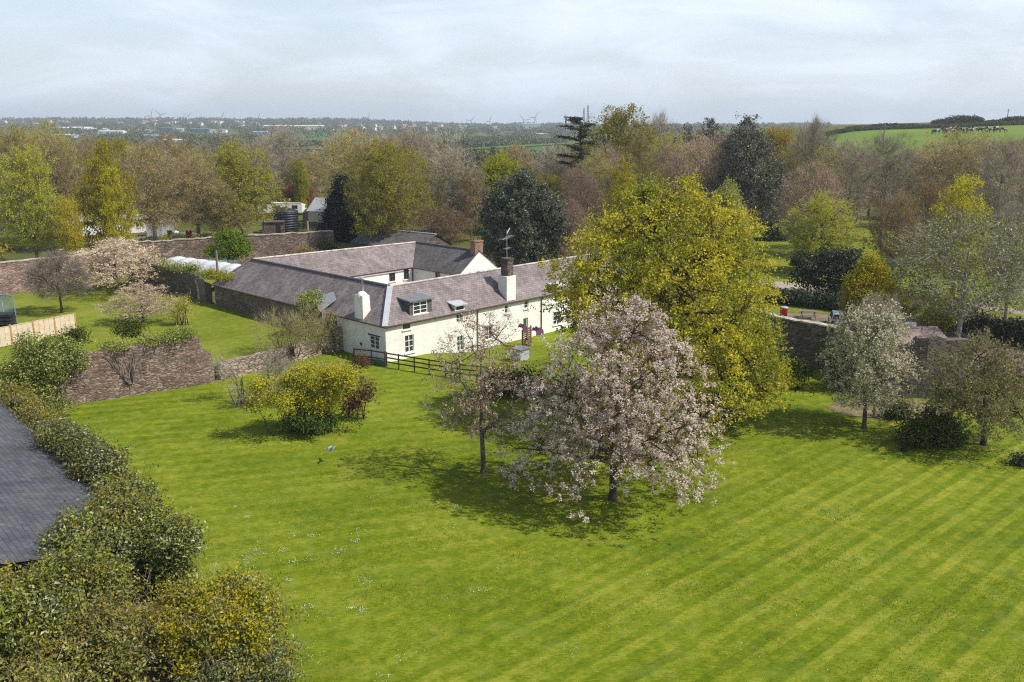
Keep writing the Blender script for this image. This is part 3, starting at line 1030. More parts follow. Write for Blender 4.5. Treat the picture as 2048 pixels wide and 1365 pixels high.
make_proto('white_tree', 90, 8.5, 2.9, 1.7, (8, 7, 8), 0.17, prof_round, 'blossom_white', 'twig_pale', 'bark', 0.2,
           up=1.0, leaves=36, leaf_size=0.075, spread=(.34, .34, .24), twigs=6, twig_len=0.8, twig_w=0.010, sub=4, cl=.10, lop=.32, shell=.42)
make_proto('apple', 92, 6.4, 4.0, 1.6, (8, 7, 7), 0.22, prof_dome, 'apple', 'twig_pale', 'bark_dark', 0.26,
           leaves=30, leaf_size=0.075, spread=(.42, .42, .32), twigs=12, twig_len=0.8, twig_w=0.009, lean=(-0.8, 0.2), sub=4, cl=.11, lop=.32)
make_proto('twisted', 94, 12, 6.0, 3.0, (11, 7, 6), 0.22, prof_round, 'ivy', 'twig_pale', 'bark_white', 0.16,
           leaves=14, leaf_size=0.11, spread=(.6, .6, .5), twigs=12, twig_len=1.4, twig_w=0.016, bow=0.12, wob=0.17, shell=0.42)
make_proto('yellow_upright', 96, 9.5, 2.3, 1.2, (9, 6, 6), 0.16, prof_column, 'yellow_green', 'twig_olive', 'bark', 0.15,
           leaves=64, leaf_size=0.11, spread=(.28, .28, .5), twigs=6, twig_len=0.9, twig_w=0.014, bow=-0.05)

TREE_NO = {}


def plant_tree(kind, loc, H, Rr, label, group=None, rz=None, name='tree', cat='tree', var=None):
    k = TREE_NO.get(kind, 0)
    TREE_NO[kind] = k + 1
    pr = PROTO[kind][(k if var is None else var) % len(PROTO[kind])]
    rz = random.uniform(0, 6.28) if rz is None else rz
    e = empty(name, loc, rz)
    tag(e, label, cat, group)
    sc = (Rr / pr[3], Rr / pr[3], H / pr[2])
    link('trunk', pr[0], e, scale=sc)
    link('crown', pr[1], e, scale=sc)
    return e


def tree_px(kind, px, py_top, w, Y, label, group=None, py_base=None, name='tree', cat='tree', rz=None, var=None):
    """a tree whose crown tops out at (px, py_top) of the photograph and is w pixels wide, standing at the distance Y"""
    top = at_dist(px, py_top, Y)
    x = top.x
    zb = gz1(x, Y)
    depth = Y * math.cos(PITCH) + (CAM_H - (top.z + zb) / 2) * math.sin(PITCH)
    H = top.z - zb
    return plant_tree(kind, (x, Y, zb), H, w * depth / FPX / 2, label, group, rz, name, cat, var)


def leaf_mass(rng, blobs, n, size, up=0.6, fill=0.3, out=1.3, clump=30, tuft=None):
    """leaves over (and partly inside) overlapping mounds; blobs: (x, y, z, rx, ry, rz)"""
    B = np.array(blobs, float)
    vol = (B[:, 3] * B[:, 4] + B[:, 4] * B[:, 5] + B[:, 3] * B[:, 5])
    idx = rng.choice(len(B), n, p=vol / vol.sum())
    d = unit(rng.normal(size=(n, 3)))
    # clumped surface: each mound is dented and bulged
    ph = rng.random(len(B)) * 6
    a = np.arctan2(d[:, 1], d[:, 0])
    lum = 1 + 0.16 * np.sin(5 * a + ph[idx]) * np.cos(4 * d[:, 2] * 2 + ph[idx] * 2) + 0.10 * np.sin(9 * a + 7 * d[:, 2] + ph[idx])
    r = np.where(rng.random(n) < fill, rng.random(n) ** 0.4, rng.normal(1.0, 0.10, n)) * lum
    C = B[idx, :3] + d * B[idx, 3:] * r[:, None]
    if clump:                                     # leaves gather in tufts of differing size
        k = max(8, n // clump)
        w = rng.lognormal(0, .45, k)
        tuft = tuft or .17 + .13 * float(np.mean(B[:, 3:]))
        src = rng.choice(k, n, p=w / w.sum())
        sg = tuft * (0.6 + 0.4 * w[src])[:, None]
        d = d[src]
        C = C[:k][src] + rng.normal(size=(n, 3)) * sg * np.array((1, 1, .75))
        d = unit(d + rng.normal(size=(n, 3)) * .35)
    keep = C[:, 2] > 0.02
    V, F = leaf_quads(rng, C[keep], size, up, out=d[keep] * out)
    return V, F, C[keep], d[keep]


def tuft_row(n, fpos, r0, r1, zsq=.8):
    out_ = []
    for k_ in range(n):
        p_ = fpos(k_ / max(1, n - 1))
        r_ = r0 + (r1 - r0) * rng.random() ** 1.7
        out_.append((p_[0], p_[1], max(.25, p_[2]), r_ * rng.uniform(.8, 1.3), r_ * rng.uniform(.8, 1.3), r_ * zsq * rng.uniform(.8, 1.3)))
    return out_


def stems(rng, C, D, n, ln, w):
    i = rng.choice(len(C), n)
    return twig_tris(rng, C[i], D[i] + rng.normal(size=(n, 3)) * 0.6 + np.array([0, 0, 0.5]), ln, w)


def shrub(name, loc, blobs, leafm, n, size, label, cat='shrub', group=None, seed=0, twig=None, ntw=0, tw_len=0.5, tw_w=0.012, clump=30,
          extra=None, fill=0.3, stem_m='bark_dark', nstem=7):
    """a bush: foliage and the woody stems that carry it"""
    rng = np.random.default_rng(seed + 500)
    e = empty(name, loc)
    tag(e, label, cat, group)
    V, F, C, D = leaf_mass(rng, blobs, n, size, fill=fill, clump=clump)
    parts = [(V, F, 0, False)]
    mats = [M[leafm], M[twig or 'dead']]
    if ntw:
        tv, tf = stems(rng, C, D, ntw, tw_len, tw_w)
        parts.append((tv, tf, 1, False))
    for k, (bl, lm, nn, sz) in enumerate(extra or []):
        V2, F2, _, _ = leaf_mass(rng, bl, nn, sz, fill=fill)
        parts.append((V2, F2, 2 + k, False))
        mats.append(M[lm])
    link('foliage', arr_mesh('foliage_' + name, parts, mats), e)
    B = np.array(blobs, float)
    lines = []
    mid = B[:, :2].mean(0)
    for i in range(nstem):
        b = B[i % len(B)]
        st = np.array([mid[0] * 0.3 + b[0] * 0.7 + rng.normal() * 0.15, mid[1] * 0.3 + b[1] * 0.7 + rng.normal() * 0.15, -0.1])
        en = b[:3] + rng.normal(size=3) * b[3:] * 0.4
        en[2] = max(en[2], 0.3)
        lines.append((polyline(rng, st, en, 6, 0.0, 0.08), 0.06, 0.015, 5))
    V, F = tubes(lines)
    link('stem', arr_mesh('stem_' + name, [(V, F, 0, True)], [M[stem_m]]), e)
    return e


# ------------------------------------------------------------------ ground
def axis(near0, near1, step, far0, far1, n):
    a = np.arange(near0, near1 + step / 2, step)
    t = np.linspace(0, 1, n + 1)[1:]
    up_ = near1 + (far1 - near1) * (t ** 3.2)
    dn = near0 + (far0 - near0) * (t ** 3.2)
    return np.concatenate([dn[::-1], a, up_])


gx = axis(-80, 90, 2.0, -8200, 8200, 60)
gy = axis(4, 140, 2.0, -60, 9800, 70)
gy = gy[(gy > 4) | (np.arange(len(gy)) % 12 == 0)]
XX, YY = np.meshgrid(gx, gy)
ZZ = gz(XX, YY) - 0.02
nx, ny = len(gx), len(gy)
I = (np.arange(ny - 1)[:, None] * nx + np.arange(nx - 1)[None, :]).ravel()
gF = np.stack([I, I + 1, I + nx + 1, I + nx], 1)
gme = arr_mesh('ground', [(np.stack([XX.ravel(), YY.ravel(), ZZ.ravel()], 1), gF, 0, True)], [M['ground']])
tag(link('ground', gme), kind='structure')


def sheet(name, pts, mat, dz=0.0, step=2.0, flat=None, label=None):
    """a flat patch of ground that follows the terrain dz above it (or lies level at flat)"""
    bm = bmesh.new()
    vs = [bm.verts.new((p[0], p[1], 0)) for p in pts]
    bm.faces.new(vs)
    bmesh.ops.triangulate(bm, faces=bm.faces[:])
    xs = [p[0] for p in pts]
    ys = [p[1] for p in pts]
    for ax, lo, hi in ((0, min(xs), max(xs)), (1, min(ys), max(ys))):
        c = lo + step
        while c < hi:
            g = bm.verts[:] + bm.edges[:] + bm.faces[:]
            bmesh.ops.bisect_plane(bm, geom=g, plane_co=(c, 0, 0) if ax == 0 else (0, c, 0), plane_no=(1, 0, 0) if ax == 0 else (0, 1, 0))
            c += step
    for v in bm.verts:
        v.co.z = flat if flat is not None else gz1(v.co.x, v.co.y) + dz
    bmesh.ops.recalc_face_normals(bm, faces=bm.faces[:])
    if bm.faces and sum(f.normal.z for f in bm.faces) < 0:
        bmesh.ops.reverse_faces(bm, faces=bm.faces[:])
    me = bpy.data.meshes.new(name)
    bm.to_mesh(me)
    bm.free()
    me.materials.append(mat)
    for p in me.polygons:
        p.use_smooth = True
    return tag(link(name, me), label, kind='structure')


W0 = Vector((-36.2, 60.2, 0))       # ivy-grown wall beside the shed, far and near end
W1 = Vector((-14.9, 36.1, 0))
hw = lambda lx, ly: tuple(house_world(lx, ly))[:2]
lawn_poly = [(-8.5, 26), (-15.2, 36.2), (-34.2, 60.2), (-33.7, 62.0), (-24.5, 68.5), (-15.6, 80.6), hw(-0.0, 6.0), hw(0, 0.0), hw(34, 0),
             (22.6, 98), (23.2, 76.3), (26.6, 71.6), (28.4, 64.6), (34, 64.2), (48, 66), (62, 60), (70, 12), (-3, 12)]
sheet('lawn', lawn_poly, M['lawn'], 0.0)
ORCH = 1.0
p_pinkL, p_pinkM, p_pinkR = P(-330, 632, ORCH), P(165, 570, ORCH), P(268, 527, ORCH)
orch_poly = [(-33.9, 62.3), (-24.7, 68.8), (-15.8, 80.8), hw(0.2, 7), hw(0.2, 30), (-36, 104), (-34, 143), (p_pinkR.x, p_pinkR.y), (p_pinkM.x, p_pinkM.y), (p_pinkL.x, p_pinkL.y),
             (-75, 70), (-50, 60), (-37, 60)]
sheet('orchard_lawn', orch_poly, M['lawn_plain'], flat=ORCH)
sheet('parkland', [(26, 97), (60, 92), (140, 90), (190, 170), (60, 190), (24, 150), (14, 120)], M['lawn_plain'], 0.03, step=6)
sheet('path', [P(1500, 582)[:2], P(1640, 590)[:2], P(1900, 610)[:2], P(2100, 640)[:2], P(2100, 632)[:2], P(1900, 599)[:2], P(1640, 576)[:2], P(1500, 569)[:2]], M['path'], 0.045, step=4)
sheet('yard', [(24.5, 78), (29.5, 72), (60, 74), (62, 98), (26, 104)], M['earth'], 0.012, step=3)
sheet('courtyard', [hw(6.2, 6.2), hw(40, 6.2), hw(40, 23), hw(6.2, 23)], M['path'], 0.02, step=3)
sheet('track', [P(190, 497, 1)[:2], P(330, 484, 1)[:2], P(500, 480, 1)[:2], P(640, 474, 1)[:2], P(660, 466, 1)[:2], P(560, 470, 1)[:2], P(430, 464, 1)[:2], P(345, 467, 1)[:2], P(190, 484, 1)[:2]], M['earth'], 0.03, step=4)
for nm, pp, mt in (('pasture', [(118, 260), (190, 250), (290, 250), (330, 400), (300, 436), (142, 436), (110, 380)], 'field'),):
    sheet(nm, pp, M[mt], 0.08, step=12)


def far_sheet(name, px, mat):
    pts = []
    for x, y in px:
        z = 0.0
        for _ in range(12):
            q = P(x, y, z)
            z = 0.5 * z + 0.5 * gz1(q.x, q.y)
        pts.append((q.x, q.y))
    sheet(name, pts, M[mat], 0.6, step=40)


far_sheet('crop_field', [(545, 276), (600, 268), (655, 264), (690, 268), (690, 300), (560, 300)], 'field_far')
far_sheet('crop_field', [(870, 296), (960, 288), (1130, 279), (1130, 290), (960, 300), (880, 306)], 'field_far')
far_sheet('crop_field', [(880, 320), (960, 306), (1130, 296), (1130, 320), (960, 330)], 'field_far')
far_sheet('yellow_crop_field', [(930, 283), (1000, 278.5), (1058, 275), (1058, 277.5), (1000, 281.5), (930, 286)], 'rape')
# far blue hills
hb = []
for i, px in enumerate(range(1180, 2200, 15)):
    hb.append((px, 250.4 - 2.6 * math.exp(-((px - 1480) / 130) ** 2) - 3.2 * math.exp(-((px - 1620) / 70) ** 2) - 1.3 * math.exp(-((px - 1390) / 60) ** 2)))
m_ = MB()
prev = None
for px, py in hb:
    t = at_dist(px, py, 7600)
    base_f, base_b = Vector((t.x * 0.93, 7000, -5)), Vector((t.x * 1.05, 8200, -5))
    if prev:
        m_.poly([prev[0], base_f, t, prev[1]], 0, True)
        m_.poly([prev[1], t, base_b, prev[2]], 0, True)
    prev = (base_f, t, base_b)
tag(m_.build('hills', M['hill']), kind='structure')
# ------------------------------------------------------------------ garden walls
def wall(name, path, h, th, mats, label, cat='garden wall', base=None, ragged=0.05, cope=None, sink=0.4, lean=0.03, group=None):
    """path: (x, y) points; h: a height, or one per point; base: ground height or None (follows the ground)"""
    rng = np.random.default_rng(abs(hash(name + label[:6])) % 1000 if False else len(label) * 7 + int(abs(path[0][0]) * 3))
    pts, hs = [], []
    H = h if hasattr(h, '__len__') else [h] * len(path)
    for i in range(len(path) - 1):
        a, b = Vector((*path[i], 0)), Vector((*path[i + 1], 0))
        k = max(1, int((b - a).length / 0.6))
        for j in range(k):
            pts.append(a.lerp(b, j / k))
            hs.append(H[i] + (H[i + 1] - H[i]) * j / k)
    pts.append(Vector((*path[-1], 0)))
    hs.append(H[-1])
    n = len(pts)
    e = empty(name, (pts[0].x, pts[0].y, base if base is not None else gz1(pts[0].x, pts[0].y)))
    o = e.location.copy()
    tag(e, label, cat, group)
    rows = 5
    mb = MB()
    cols = []
    for i, p in enumerate(pts):
        d = (pts[min(i + 1, n - 1)] - pts[max(i - 1, 0)]).normalized()
        s = Vector((d.y, -d.x, 0))
        zb = (base if base is not None else gz1(p.x, p.y))
        top = hs[i] + rng.normal() * ragged
        c = []
        for side in (1, -1):
            col = []
            for r in range(rows + 1):
                f = r / rows
                z = zb - sink + (top + sink) * f
                w = th / 2 * (1 + 0.12 * (1 - f)) + rng.normal() * lean * 0.6
                col.append(p + s * side * w + Vector((0, 0, z)) - o + d * (rng.normal() * 0.02 if 0 < i < n - 1 else 0))
            c.append(col)
        cols.append(c)
    for i in range(n - 1):
        A, B = cols[i], cols[i + 1]
        for r in range(rows):
            mb.poly([A[0][r], B[0][r], B[0][r + 1], A[0][r + 1]], 0)
            mb.poly([B[1][r], A[1][r], A[1][r + 1], B[1][r + 1]], 0)
        mb.poly([A[0][rows], B[0][rows], B[1][rows], A[1][rows]], 0)
    for c, fl in ((cols[0], 1), (cols[-1], 0)):
        for r in range(rows):
            q = [c[0][r], c[1][r], c[1][r + 1], c[0][r + 1]]
            mb.poly(q[::-1] if fl else q, 0)
    mb.build('stonework', [mats], e)
    if cope:
        m2 = MB()
        for i in range(n - 1):
            A, B = cols[i], cols[i + 1]
            up = Vector((0, 0, 0.12))
            out = 0.06
            ca, cb = (A[0][rows] - A[1][rows]).normalized() * out, (B[0][rows] - B[1][rows]).normalized() * out
            za, zb_ = Vector((0, 0, 0.003)), Vector((0, 0, 0.003))
            a0, a1, b0, b1 = A[0][rows] + ca + za, A[1][rows] - ca + za, B[0][rows] + cb + zb_, B[1][rows] - cb + zb_
            m2.poly([a0, b0, b0 + up, a0 + up], 0)
            m2.poly([b1, a1, a1 + up, b1 + up], 0)
            m2.poly([a0 + up, b0 + up, b1 + up, a1 + up], 0)
            if i == 0:
                m2.poly([a1, a0, a0 + up, a1 + up], 0)
            if i == n - 2:
                m2.poly([b0, b1, b1 + up, b0 + up], 0)
        m2.build('coping', [cope], e)
    return e


wall('garden_wall', [(-33.7, 62.15), (-29, 65.4), (-24.6, 68.5), (-24.5, 68.63), (-24.1, 69.15), (-24.0, 69.3)], [3.5, 3.75, 3.8, 3.0, 2.5, 1.4], 0.65, M['wall_brown'],
     'tall red-brown rubble garden wall facing the lawn with an ivy bush at one end', base=0.0, ragged=0.06)
wall('garden_wall', [(-23.6, 69.75), (-19.5, 75.0), (-16.3, 79.4)], [1.35, 1.4, 1.45], 0.55, M['wall_dry'],
     'low pale dry stone wall running from the tall wall towards the house', base=0.0, ragged=0.05)
wall('garden_wall', [(-16.1, 79.2), (-14.7, 79.9)], [2.5, 2.0], 0.7, M['wall_dry'],
     'ruined pale stone pillar beside the house garden fence', base=0.0, ragged=0.22, cat='stone pillar')
# cream rendered end of the tall wall, by the shed
mb = MB()
mb.box(-0.5, 0.5, -0.35, 0.35, -0.3, 2.1, 0)
o = mb.build('rendered_pier', M['cream'], None, (-34.25, 61.5, 0), R(33))
tag(o, 'cream rendered pier at the end of the tall rubble wall', 'wall pier')
wall('garden_wall', [(p_pinkL.x, p_pinkL.y), ((p_pinkM.x), (p_pinkM.y)), (p_pinkR.x, p_pinkR.y)], [3.7, 3.6, 3.3], 0.6, M['wall_pink'],
     'long pink sandstone wall with pale coping below the woods', base=ORCH, ragged=0.02, cope=M['coping'])
p_b0, p_b1 = P(272, 527, ORCH), P(668, 503, ORCH)
wall('garden_wall', [(p_b0.x, p_b0.y), (p_b1.x, p_b1.y)], [2.9, 3.1], 0.6, M['wall_barn'],
     'weathered rubble wall behind the polytunnel, between the red gas cylinders and the slate roofs', base=ORCH, ragged=0.06, cope=M['coping'])
p_i0, p_i1 = P(262, 566, ORCH), P(398, 598, ORCH)
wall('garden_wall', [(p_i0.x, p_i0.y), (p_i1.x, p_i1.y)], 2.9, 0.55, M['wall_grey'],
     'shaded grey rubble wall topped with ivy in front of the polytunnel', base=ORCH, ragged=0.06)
# arched wooden garden gate between that wall and the barn
p_g1 = house_world(0, 30.2, ORCH)
gd = (p_g1 - p_i1)
e = empty('garden_gate', p_i1 + gd.normalized() * 0.3, math.atan2(gd.y, gd.x))
tag(e, 'old grey arched wooden door in the garden wall by the barn', 'gate')
gl = gd.length - 0.5
mb = MB()
w = 1.9
arch = [(0, 0)] + [(w, 0)] + [(w / 2 + w / 2 * math.cos(t), 1.9 + 0.55 * math.sin(t)) for t in np.linspace(0, math.pi, 9)]
mb.poly([(x, -0.06, z) for x, z in arch], 0)
mb.poly([(x, 0.06, z) for x, z in arch][::-1], 0)
for i in range(len(arch)):
    a, b = arch[i], arch[(i + 1) % len(arch)]
    mb.poly([(a[0], -0.06, a[1]), (a[0], 0.06, a[1]), (b[0], 0.06, b[1]), (b[0], -0.06, b[1])], 0)
mb.build('door', M['timber_old'], e)
mb = MB()
for k in range(1, 6):
    mb.box(k * w / 6 - 0.01, k * w / 6 + 0.01, -0.075, -0.061, 0.05, 2.2, 0)
mb.build('batten', M['timber_dk'], e)
mb = MB()
mb.box(w + 0.02, gl, -0.08, 0.08, 0, 2.2, 0)
mb.build('side_panel', M['timber_dk'], e)

# terrace wall on the east and the ruined building end
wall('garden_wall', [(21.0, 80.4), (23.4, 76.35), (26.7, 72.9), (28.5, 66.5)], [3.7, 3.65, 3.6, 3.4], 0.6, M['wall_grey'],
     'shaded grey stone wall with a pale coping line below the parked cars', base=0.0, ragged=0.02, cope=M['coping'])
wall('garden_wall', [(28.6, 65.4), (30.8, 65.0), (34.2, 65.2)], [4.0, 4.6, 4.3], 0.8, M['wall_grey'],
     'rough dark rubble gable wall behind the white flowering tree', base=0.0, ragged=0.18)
wall('garden_wall', [(36.2, 70), (41, 70.5), (52, 70)], [1.2, 1.3, 1.2], 0.6, M['wall_dry'],
     'low broken pale wall behind the apple tree', base=0.0, ragged=0.14)

# ivy-grown wall beside the shed
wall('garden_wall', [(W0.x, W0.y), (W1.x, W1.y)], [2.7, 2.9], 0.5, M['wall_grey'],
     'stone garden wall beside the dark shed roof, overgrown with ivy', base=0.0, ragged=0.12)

# ------------------------------------------------------------------ shed with a dark slate roof
sd = (W0 - W1).normalized()                     # along the wall, away from the camera
sn = Vector((sd.y, -sd.x, 0))
if sn.x > 0:
    sn = -sn                                     # away from the lawn
K = W1 + sn * 0.35
e = empty('shed', (K.x, K.y, 0), math.atan2(sd.y, sd.x))
tag(e, 'stone shed with a broad smooth dark grey slate roof against the ivy wall', 'shed')
sl = (W0 - W1).length
ys_ = 1 if Vector((-sd.y, sd.x, 0)).dot(sn) > 0 else -1
mb = MB()
mb.box(0.4, sl - 0.6, min(0.1 * ys_, 15 * ys_), max(0.1 * ys_, 15 * ys_), -0.3, 2.35, 0)
mb.poly([(0.4, 0.1 * ys_, 2.35), (0.4, 15 * ys_, 2.35), (0.4, 8 * ys_, 4.2)], 0)
mb.build('wall', M['wall_shed'], e)
mb = MB()
q = [(-0.35, 0.05 * ys_, 2.42), (sl - 0.3, 0.05 * ys_, 2.42), (sl - 0.3, 8.0 * ys_, 4.45), (-1.5, 8.0 * ys_, 4.45)]
mb.poly(q if ys_ > 0 else q[::-1], 0)
q = [(-0.1, 8.0 * ys_, 4.45), (sl - 0.3, 8.0 * ys_, 4.45), (sl - 0.3, 15.6 * ys_, 2.4), (-0.1, 15.6 * ys_, 2.4)]
mb.poly(q if ys_ > 0 else q[::-1], 0)
mb.build('roof', M['slate_grey'], e)
mb = MB()
mb.tube([(-0.12, 8.0 * ys_, 4.48), (sl - 0.28, 8.0 * ys_, 4.48)], 0.12, 6)
mb.build('ridge', M['ridge'], e)
SHED = e

# ------------------------------------------------------------------ the farmhouse
EAVE, RIDGE, HWD = 3.4, 5.95, 3.0
LF, LL, LBK = 34.0, 29.6, 28.8


def wall_open(mb, x0, x1, z0, z1, holes, put, depth=0.16, m=0, mr=0):
    """a wall face with openings; put(x, d, z) turns wall coordinates into a point, d metres into the wall"""
    xs = sorted({x0, x1, *[h[0] for h in holes], *[h[1] for h in holes]})
    zs = sorted({z0, z1, *[h[2] for h in holes], *[h[3] for h in holes]})
    for i in range(len(xs) - 1):
        for j in range(len(zs) - 1):
            cx, cz = (xs[i] + xs[i + 1]) / 2, (zs[j] + zs[j + 1]) / 2
            if any(h[0] < cx < h[1] and h[2] < cz < h[3] for h in holes):
                continue
            mb.poly([put(xs[i], 0, zs[j]), put(xs[i + 1], 0, zs[j]), put(xs[i + 1], 0, zs[j + 1]), put(xs[i], 0, zs[j + 1])], m)
    for a, b, c, d in [h[:4] for h in holes]:
        mb.poly([put(a, 0, c), put(b, 0, c), put(b, depth, c), put(a, depth, c)], mr)
        mb.poly([put(a, depth, d), put(b, depth, d), put(b, 0, d), put(a, 0, d)], mr)
        mb.poly([put(a, 0, c), put(a, depth, c), put(a, depth, d), put(a, 0, d)], mr)
        mb.poly([put(b, depth, c), put(b, 0, c), put(b, 0, d), put(b, depth, d)], mr)


def pbox(mb, put, x0, x1, d0, d1, z0, z1, m=0):
    A = [put(x0, d0, z0), put(x1, d0, z0), put(x1, d1, z0), put(x0, d1, z0), put(x0, d0, z1), put(x1, d0, z1), put(x1, d1, z1), put(x0, d1, z1)]
    for q in ((0, 3, 2, 1), (4, 5, 6, 7), (0, 1, 5, 4), (1, 2, 6, 5), (2, 3, 7, 6), (3, 0, 4, 7)):
        mb.poly([A[i] for i in q], m)


def window(parent, put, x0, x1, z0, z1, panes=(2, 3), frame='paint', glass='glass', sill=True, lintel=None, depth=0.13, label=None):
    mb = MB()
    mb.poly([put(x0, depth, z0), put(x1, depth, z0), put(x1, depth, z1), put(x0, depth, z1)], 0)
    w_ = mb.build('window', M[glass], parent)
    if label:
        w_['label'] = label
    fb = MB()
    t = 0.065
    d0, d1 = depth - 0.06, depth - 0.004
    pbox(fb, put, x0, x0 + t, d0, d1, z0, z1)
    pbox(fb, put, x1 - t, x1, d0, d1, z0, z1)
    pbox(fb, put, x0 + t, x1 - t, d0, d1, z0, z0 + t)
    pbox(fb, put, x0 + t, x1 - t, d0, d1, z1 - t, z1)
    nx_, nz_ = panes
    for i in range(1, nx_):
        c = x0 + (x1 - x0) * i / nx_
        pbox(fb, put, c - 0.04, c + 0.04, d0 + 0.004, d1 - 0.002, z0 + t, z1 - t)
    for j in range(1, nz_):
        c = z0 + (z1 - z0) * j / nz_
        pbox(fb, put, x0 + t, x1 - t, d0 + 0.012, d1 - 0.004, c - 0.022, c + 0.022)
    fb.build('frame', M[frame], w_)
    if sill:
        sb = MB()
        pbox(sb, put, x0 - 0.12, x1 + 0.12, -0.10, depth - 0.062, z0 - 0.11, z0 - 0.003)
        sb.build('sill', M['white'], w_)
    if lintel:
        lb = MB()
        pbox(lb, put, x0 - 0.18, x1 + 0.18, -0.025, 0.10, z1 + 0.003, z1 + 0.14)
        lb.build('lintel', M[lintel], w_)
    return w_


FH = empty('farmhouse', (HO[0], HO[1], 0), HA)
tag(FH, 'long L-shaped whitewashed farmhouse with purple slate roof, dormers and a stone barn wing', 'house')
putF = lambda x, d, z: (x, d, z)                # front, faces the lawn
putL = lambda y, d, z: (d, y, z)                # west side; a wall seen from -x
fh_holes = [(2.1, 3.1, 0.5, 2.05), (1.9, 2.75, 2.62, 3.22), (8.2, 9.0, 2.25, 3.38), (8.25, 9.05, -0.45, 0.95), (11.85, 12.85, 0.0, 1.2),
            (14.5, 15.0, 2.2, 3.0), (17.25, 17.85, 2.25, 3.02), (17.1, 17.8, -0.75, 1.3), (21.8, 22.9, 2.2, 3.36), (21.6, 22.8, -0.1, 1.25),
            (26.0, 27.0, 0.0, 1.3), (26.2, 27.0, 2.2, 3.1)]
mb = MB()
wall_open(mb, 0, LF, -1.4, EAVE, fh_holes, putF)
# white part of the west side
wh = [(0.95, 2.3, 0.97, 2.12)]


def putLr(y, d, z):
    return (d, y, z)


class FlipMB(MB):
    def poly(self, pts, m=0, smooth=False, uv=None):
        return MB.poly(self, list(pts)[::-1], m, smooth, uv)


fm = FlipMB()
wall_open(fm, 0, 7.05, -1.0, EAVE, wh, putLr)
for i in range(len(fm.f)):
    mb.poly([fm.v[k] for k in fm.f[i]], 0)
# east gable and courtyard side
mb.poly([(LF, 0, -1.4), (LF, 6, -1.4), (LF, 6, EAVE), (LF, 3, RIDGE - 0.05), (LF, 0, EAVE)], 0)
mb.poly([(LF, 6, -1.4), (6, 6, -1.4), (6, 6, EAVE), (LF, 6, EAVE)], 0)
mb.build('wall', M['white'], FH)
# stone barn wing
mb = MB()
bm2 = FlipMB()
wall_open(bm2, 7.05, LL, -0.5, EAVE, [(18.4, 18.75, 1.7, 2.9), (12.6, 13.5, 1.2, 2.5)], putLr, depth=0.3)
for i in range(len(bm2.f)):
    mb.poly([bm2.v[k] for k in bm2.f[i]], 0)
mb.poly([(6, 6, -0.5), (6, LL - 6, -0.5), (6, LL - 6, EAVE), (6, 6, EAVE)], 0)
mb.poly([(0.3, 7.2, 1.0), (0.3, LL - 0.1, 1.0), (0.3, LL - 0.1, EAVE), (0.3, 7.2, EAVE)][::-1], 0)
mb.build('barn_wall', M['wall_barn'], FH)

OV = 0.18
ez = EAVE - OV * (RIDGE - EAVE) / HWD
mb = MB()
# front wing slopes
mb.poly([(-OV, -OV, ez), (LF + .15, -OV, ez), (LF + .15, HWD, RIDGE), (HWD, HWD, RIDGE)], 0)
mb.poly([(LF + .15, 6 + OV, ez), (6 + OV, 6 + OV, ez), (HWD, HWD, RIDGE), (LF + .15, HWD, RIDGE)], 0)
# west wing slopes
mb.poly([(-OV, LL + OV, ez), (-OV, -OV, ez), (HWD, HWD, RIDGE), (HWD, LL - HWD, RIDGE)], 0)
mb.poly([(6 + OV, 6 + OV, ez), (6 + OV, LL - 6 - OV, ez), (HWD, LL - HWD, RIDGE), (HWD, HWD, RIDGE)], 0)
mb.build('roof', M['slate'], FH)
mb = MB()
mb.box(-OV - 0.02, LF + .15, -OV - 0.01, -OV + 0.03, ez - 0.14, ez - 0.004, 0)
mb.tube([(-OV - 0.06, -OV - 0.06, ez - 0.06), (LF + .15, -OV - 0.08, ez - 0.06)], 0.06, 6)
mb.tube([(-OV - 0.08, LL, ez - 0.06), (-OV - 0.08, -OV - 0.06, ez - 0.06)], 0.06, 6)
for x in (10.8, 19.7):
    mb.tube([(x, -OV - 0.06, ez - 0.05), (x, -0.08, ez - 0.35), (x, -0.08, -0.9)], 0.05, 6)
mb.build('gutter', M['timber_dk'], FH)
mb = MB()
mb.tube([(HWD, HWD, RIDGE + 0.03), (LF, HWD, RIDGE + 0.03)], 0.11, 6)
mb.build('ridge', M['mortar'], FH)
mb = MB()
mb.tube([(HWD, HWD, RIDGE + 0.03), (HWD, LL - HWD, RIDGE + 0.03)], 0.14, 6)
mb.build('ridge', M['ridge'], FH)
mb = MB()
mb.bar((-OV, -OV, ez + 0.05), (HWD, HWD, RIDGE + 0.05), 0.5, 0.06)
mb.build('hip_flashing', M['lead'], FH)
mb = MB()
mb.bar((-OV, LL + OV, ez + 0.05), (HWD, LL - HWD, RIDGE + 0.05), 0.28, 0.08)
mb.build('hip_flashing', M['mortar'], FH)
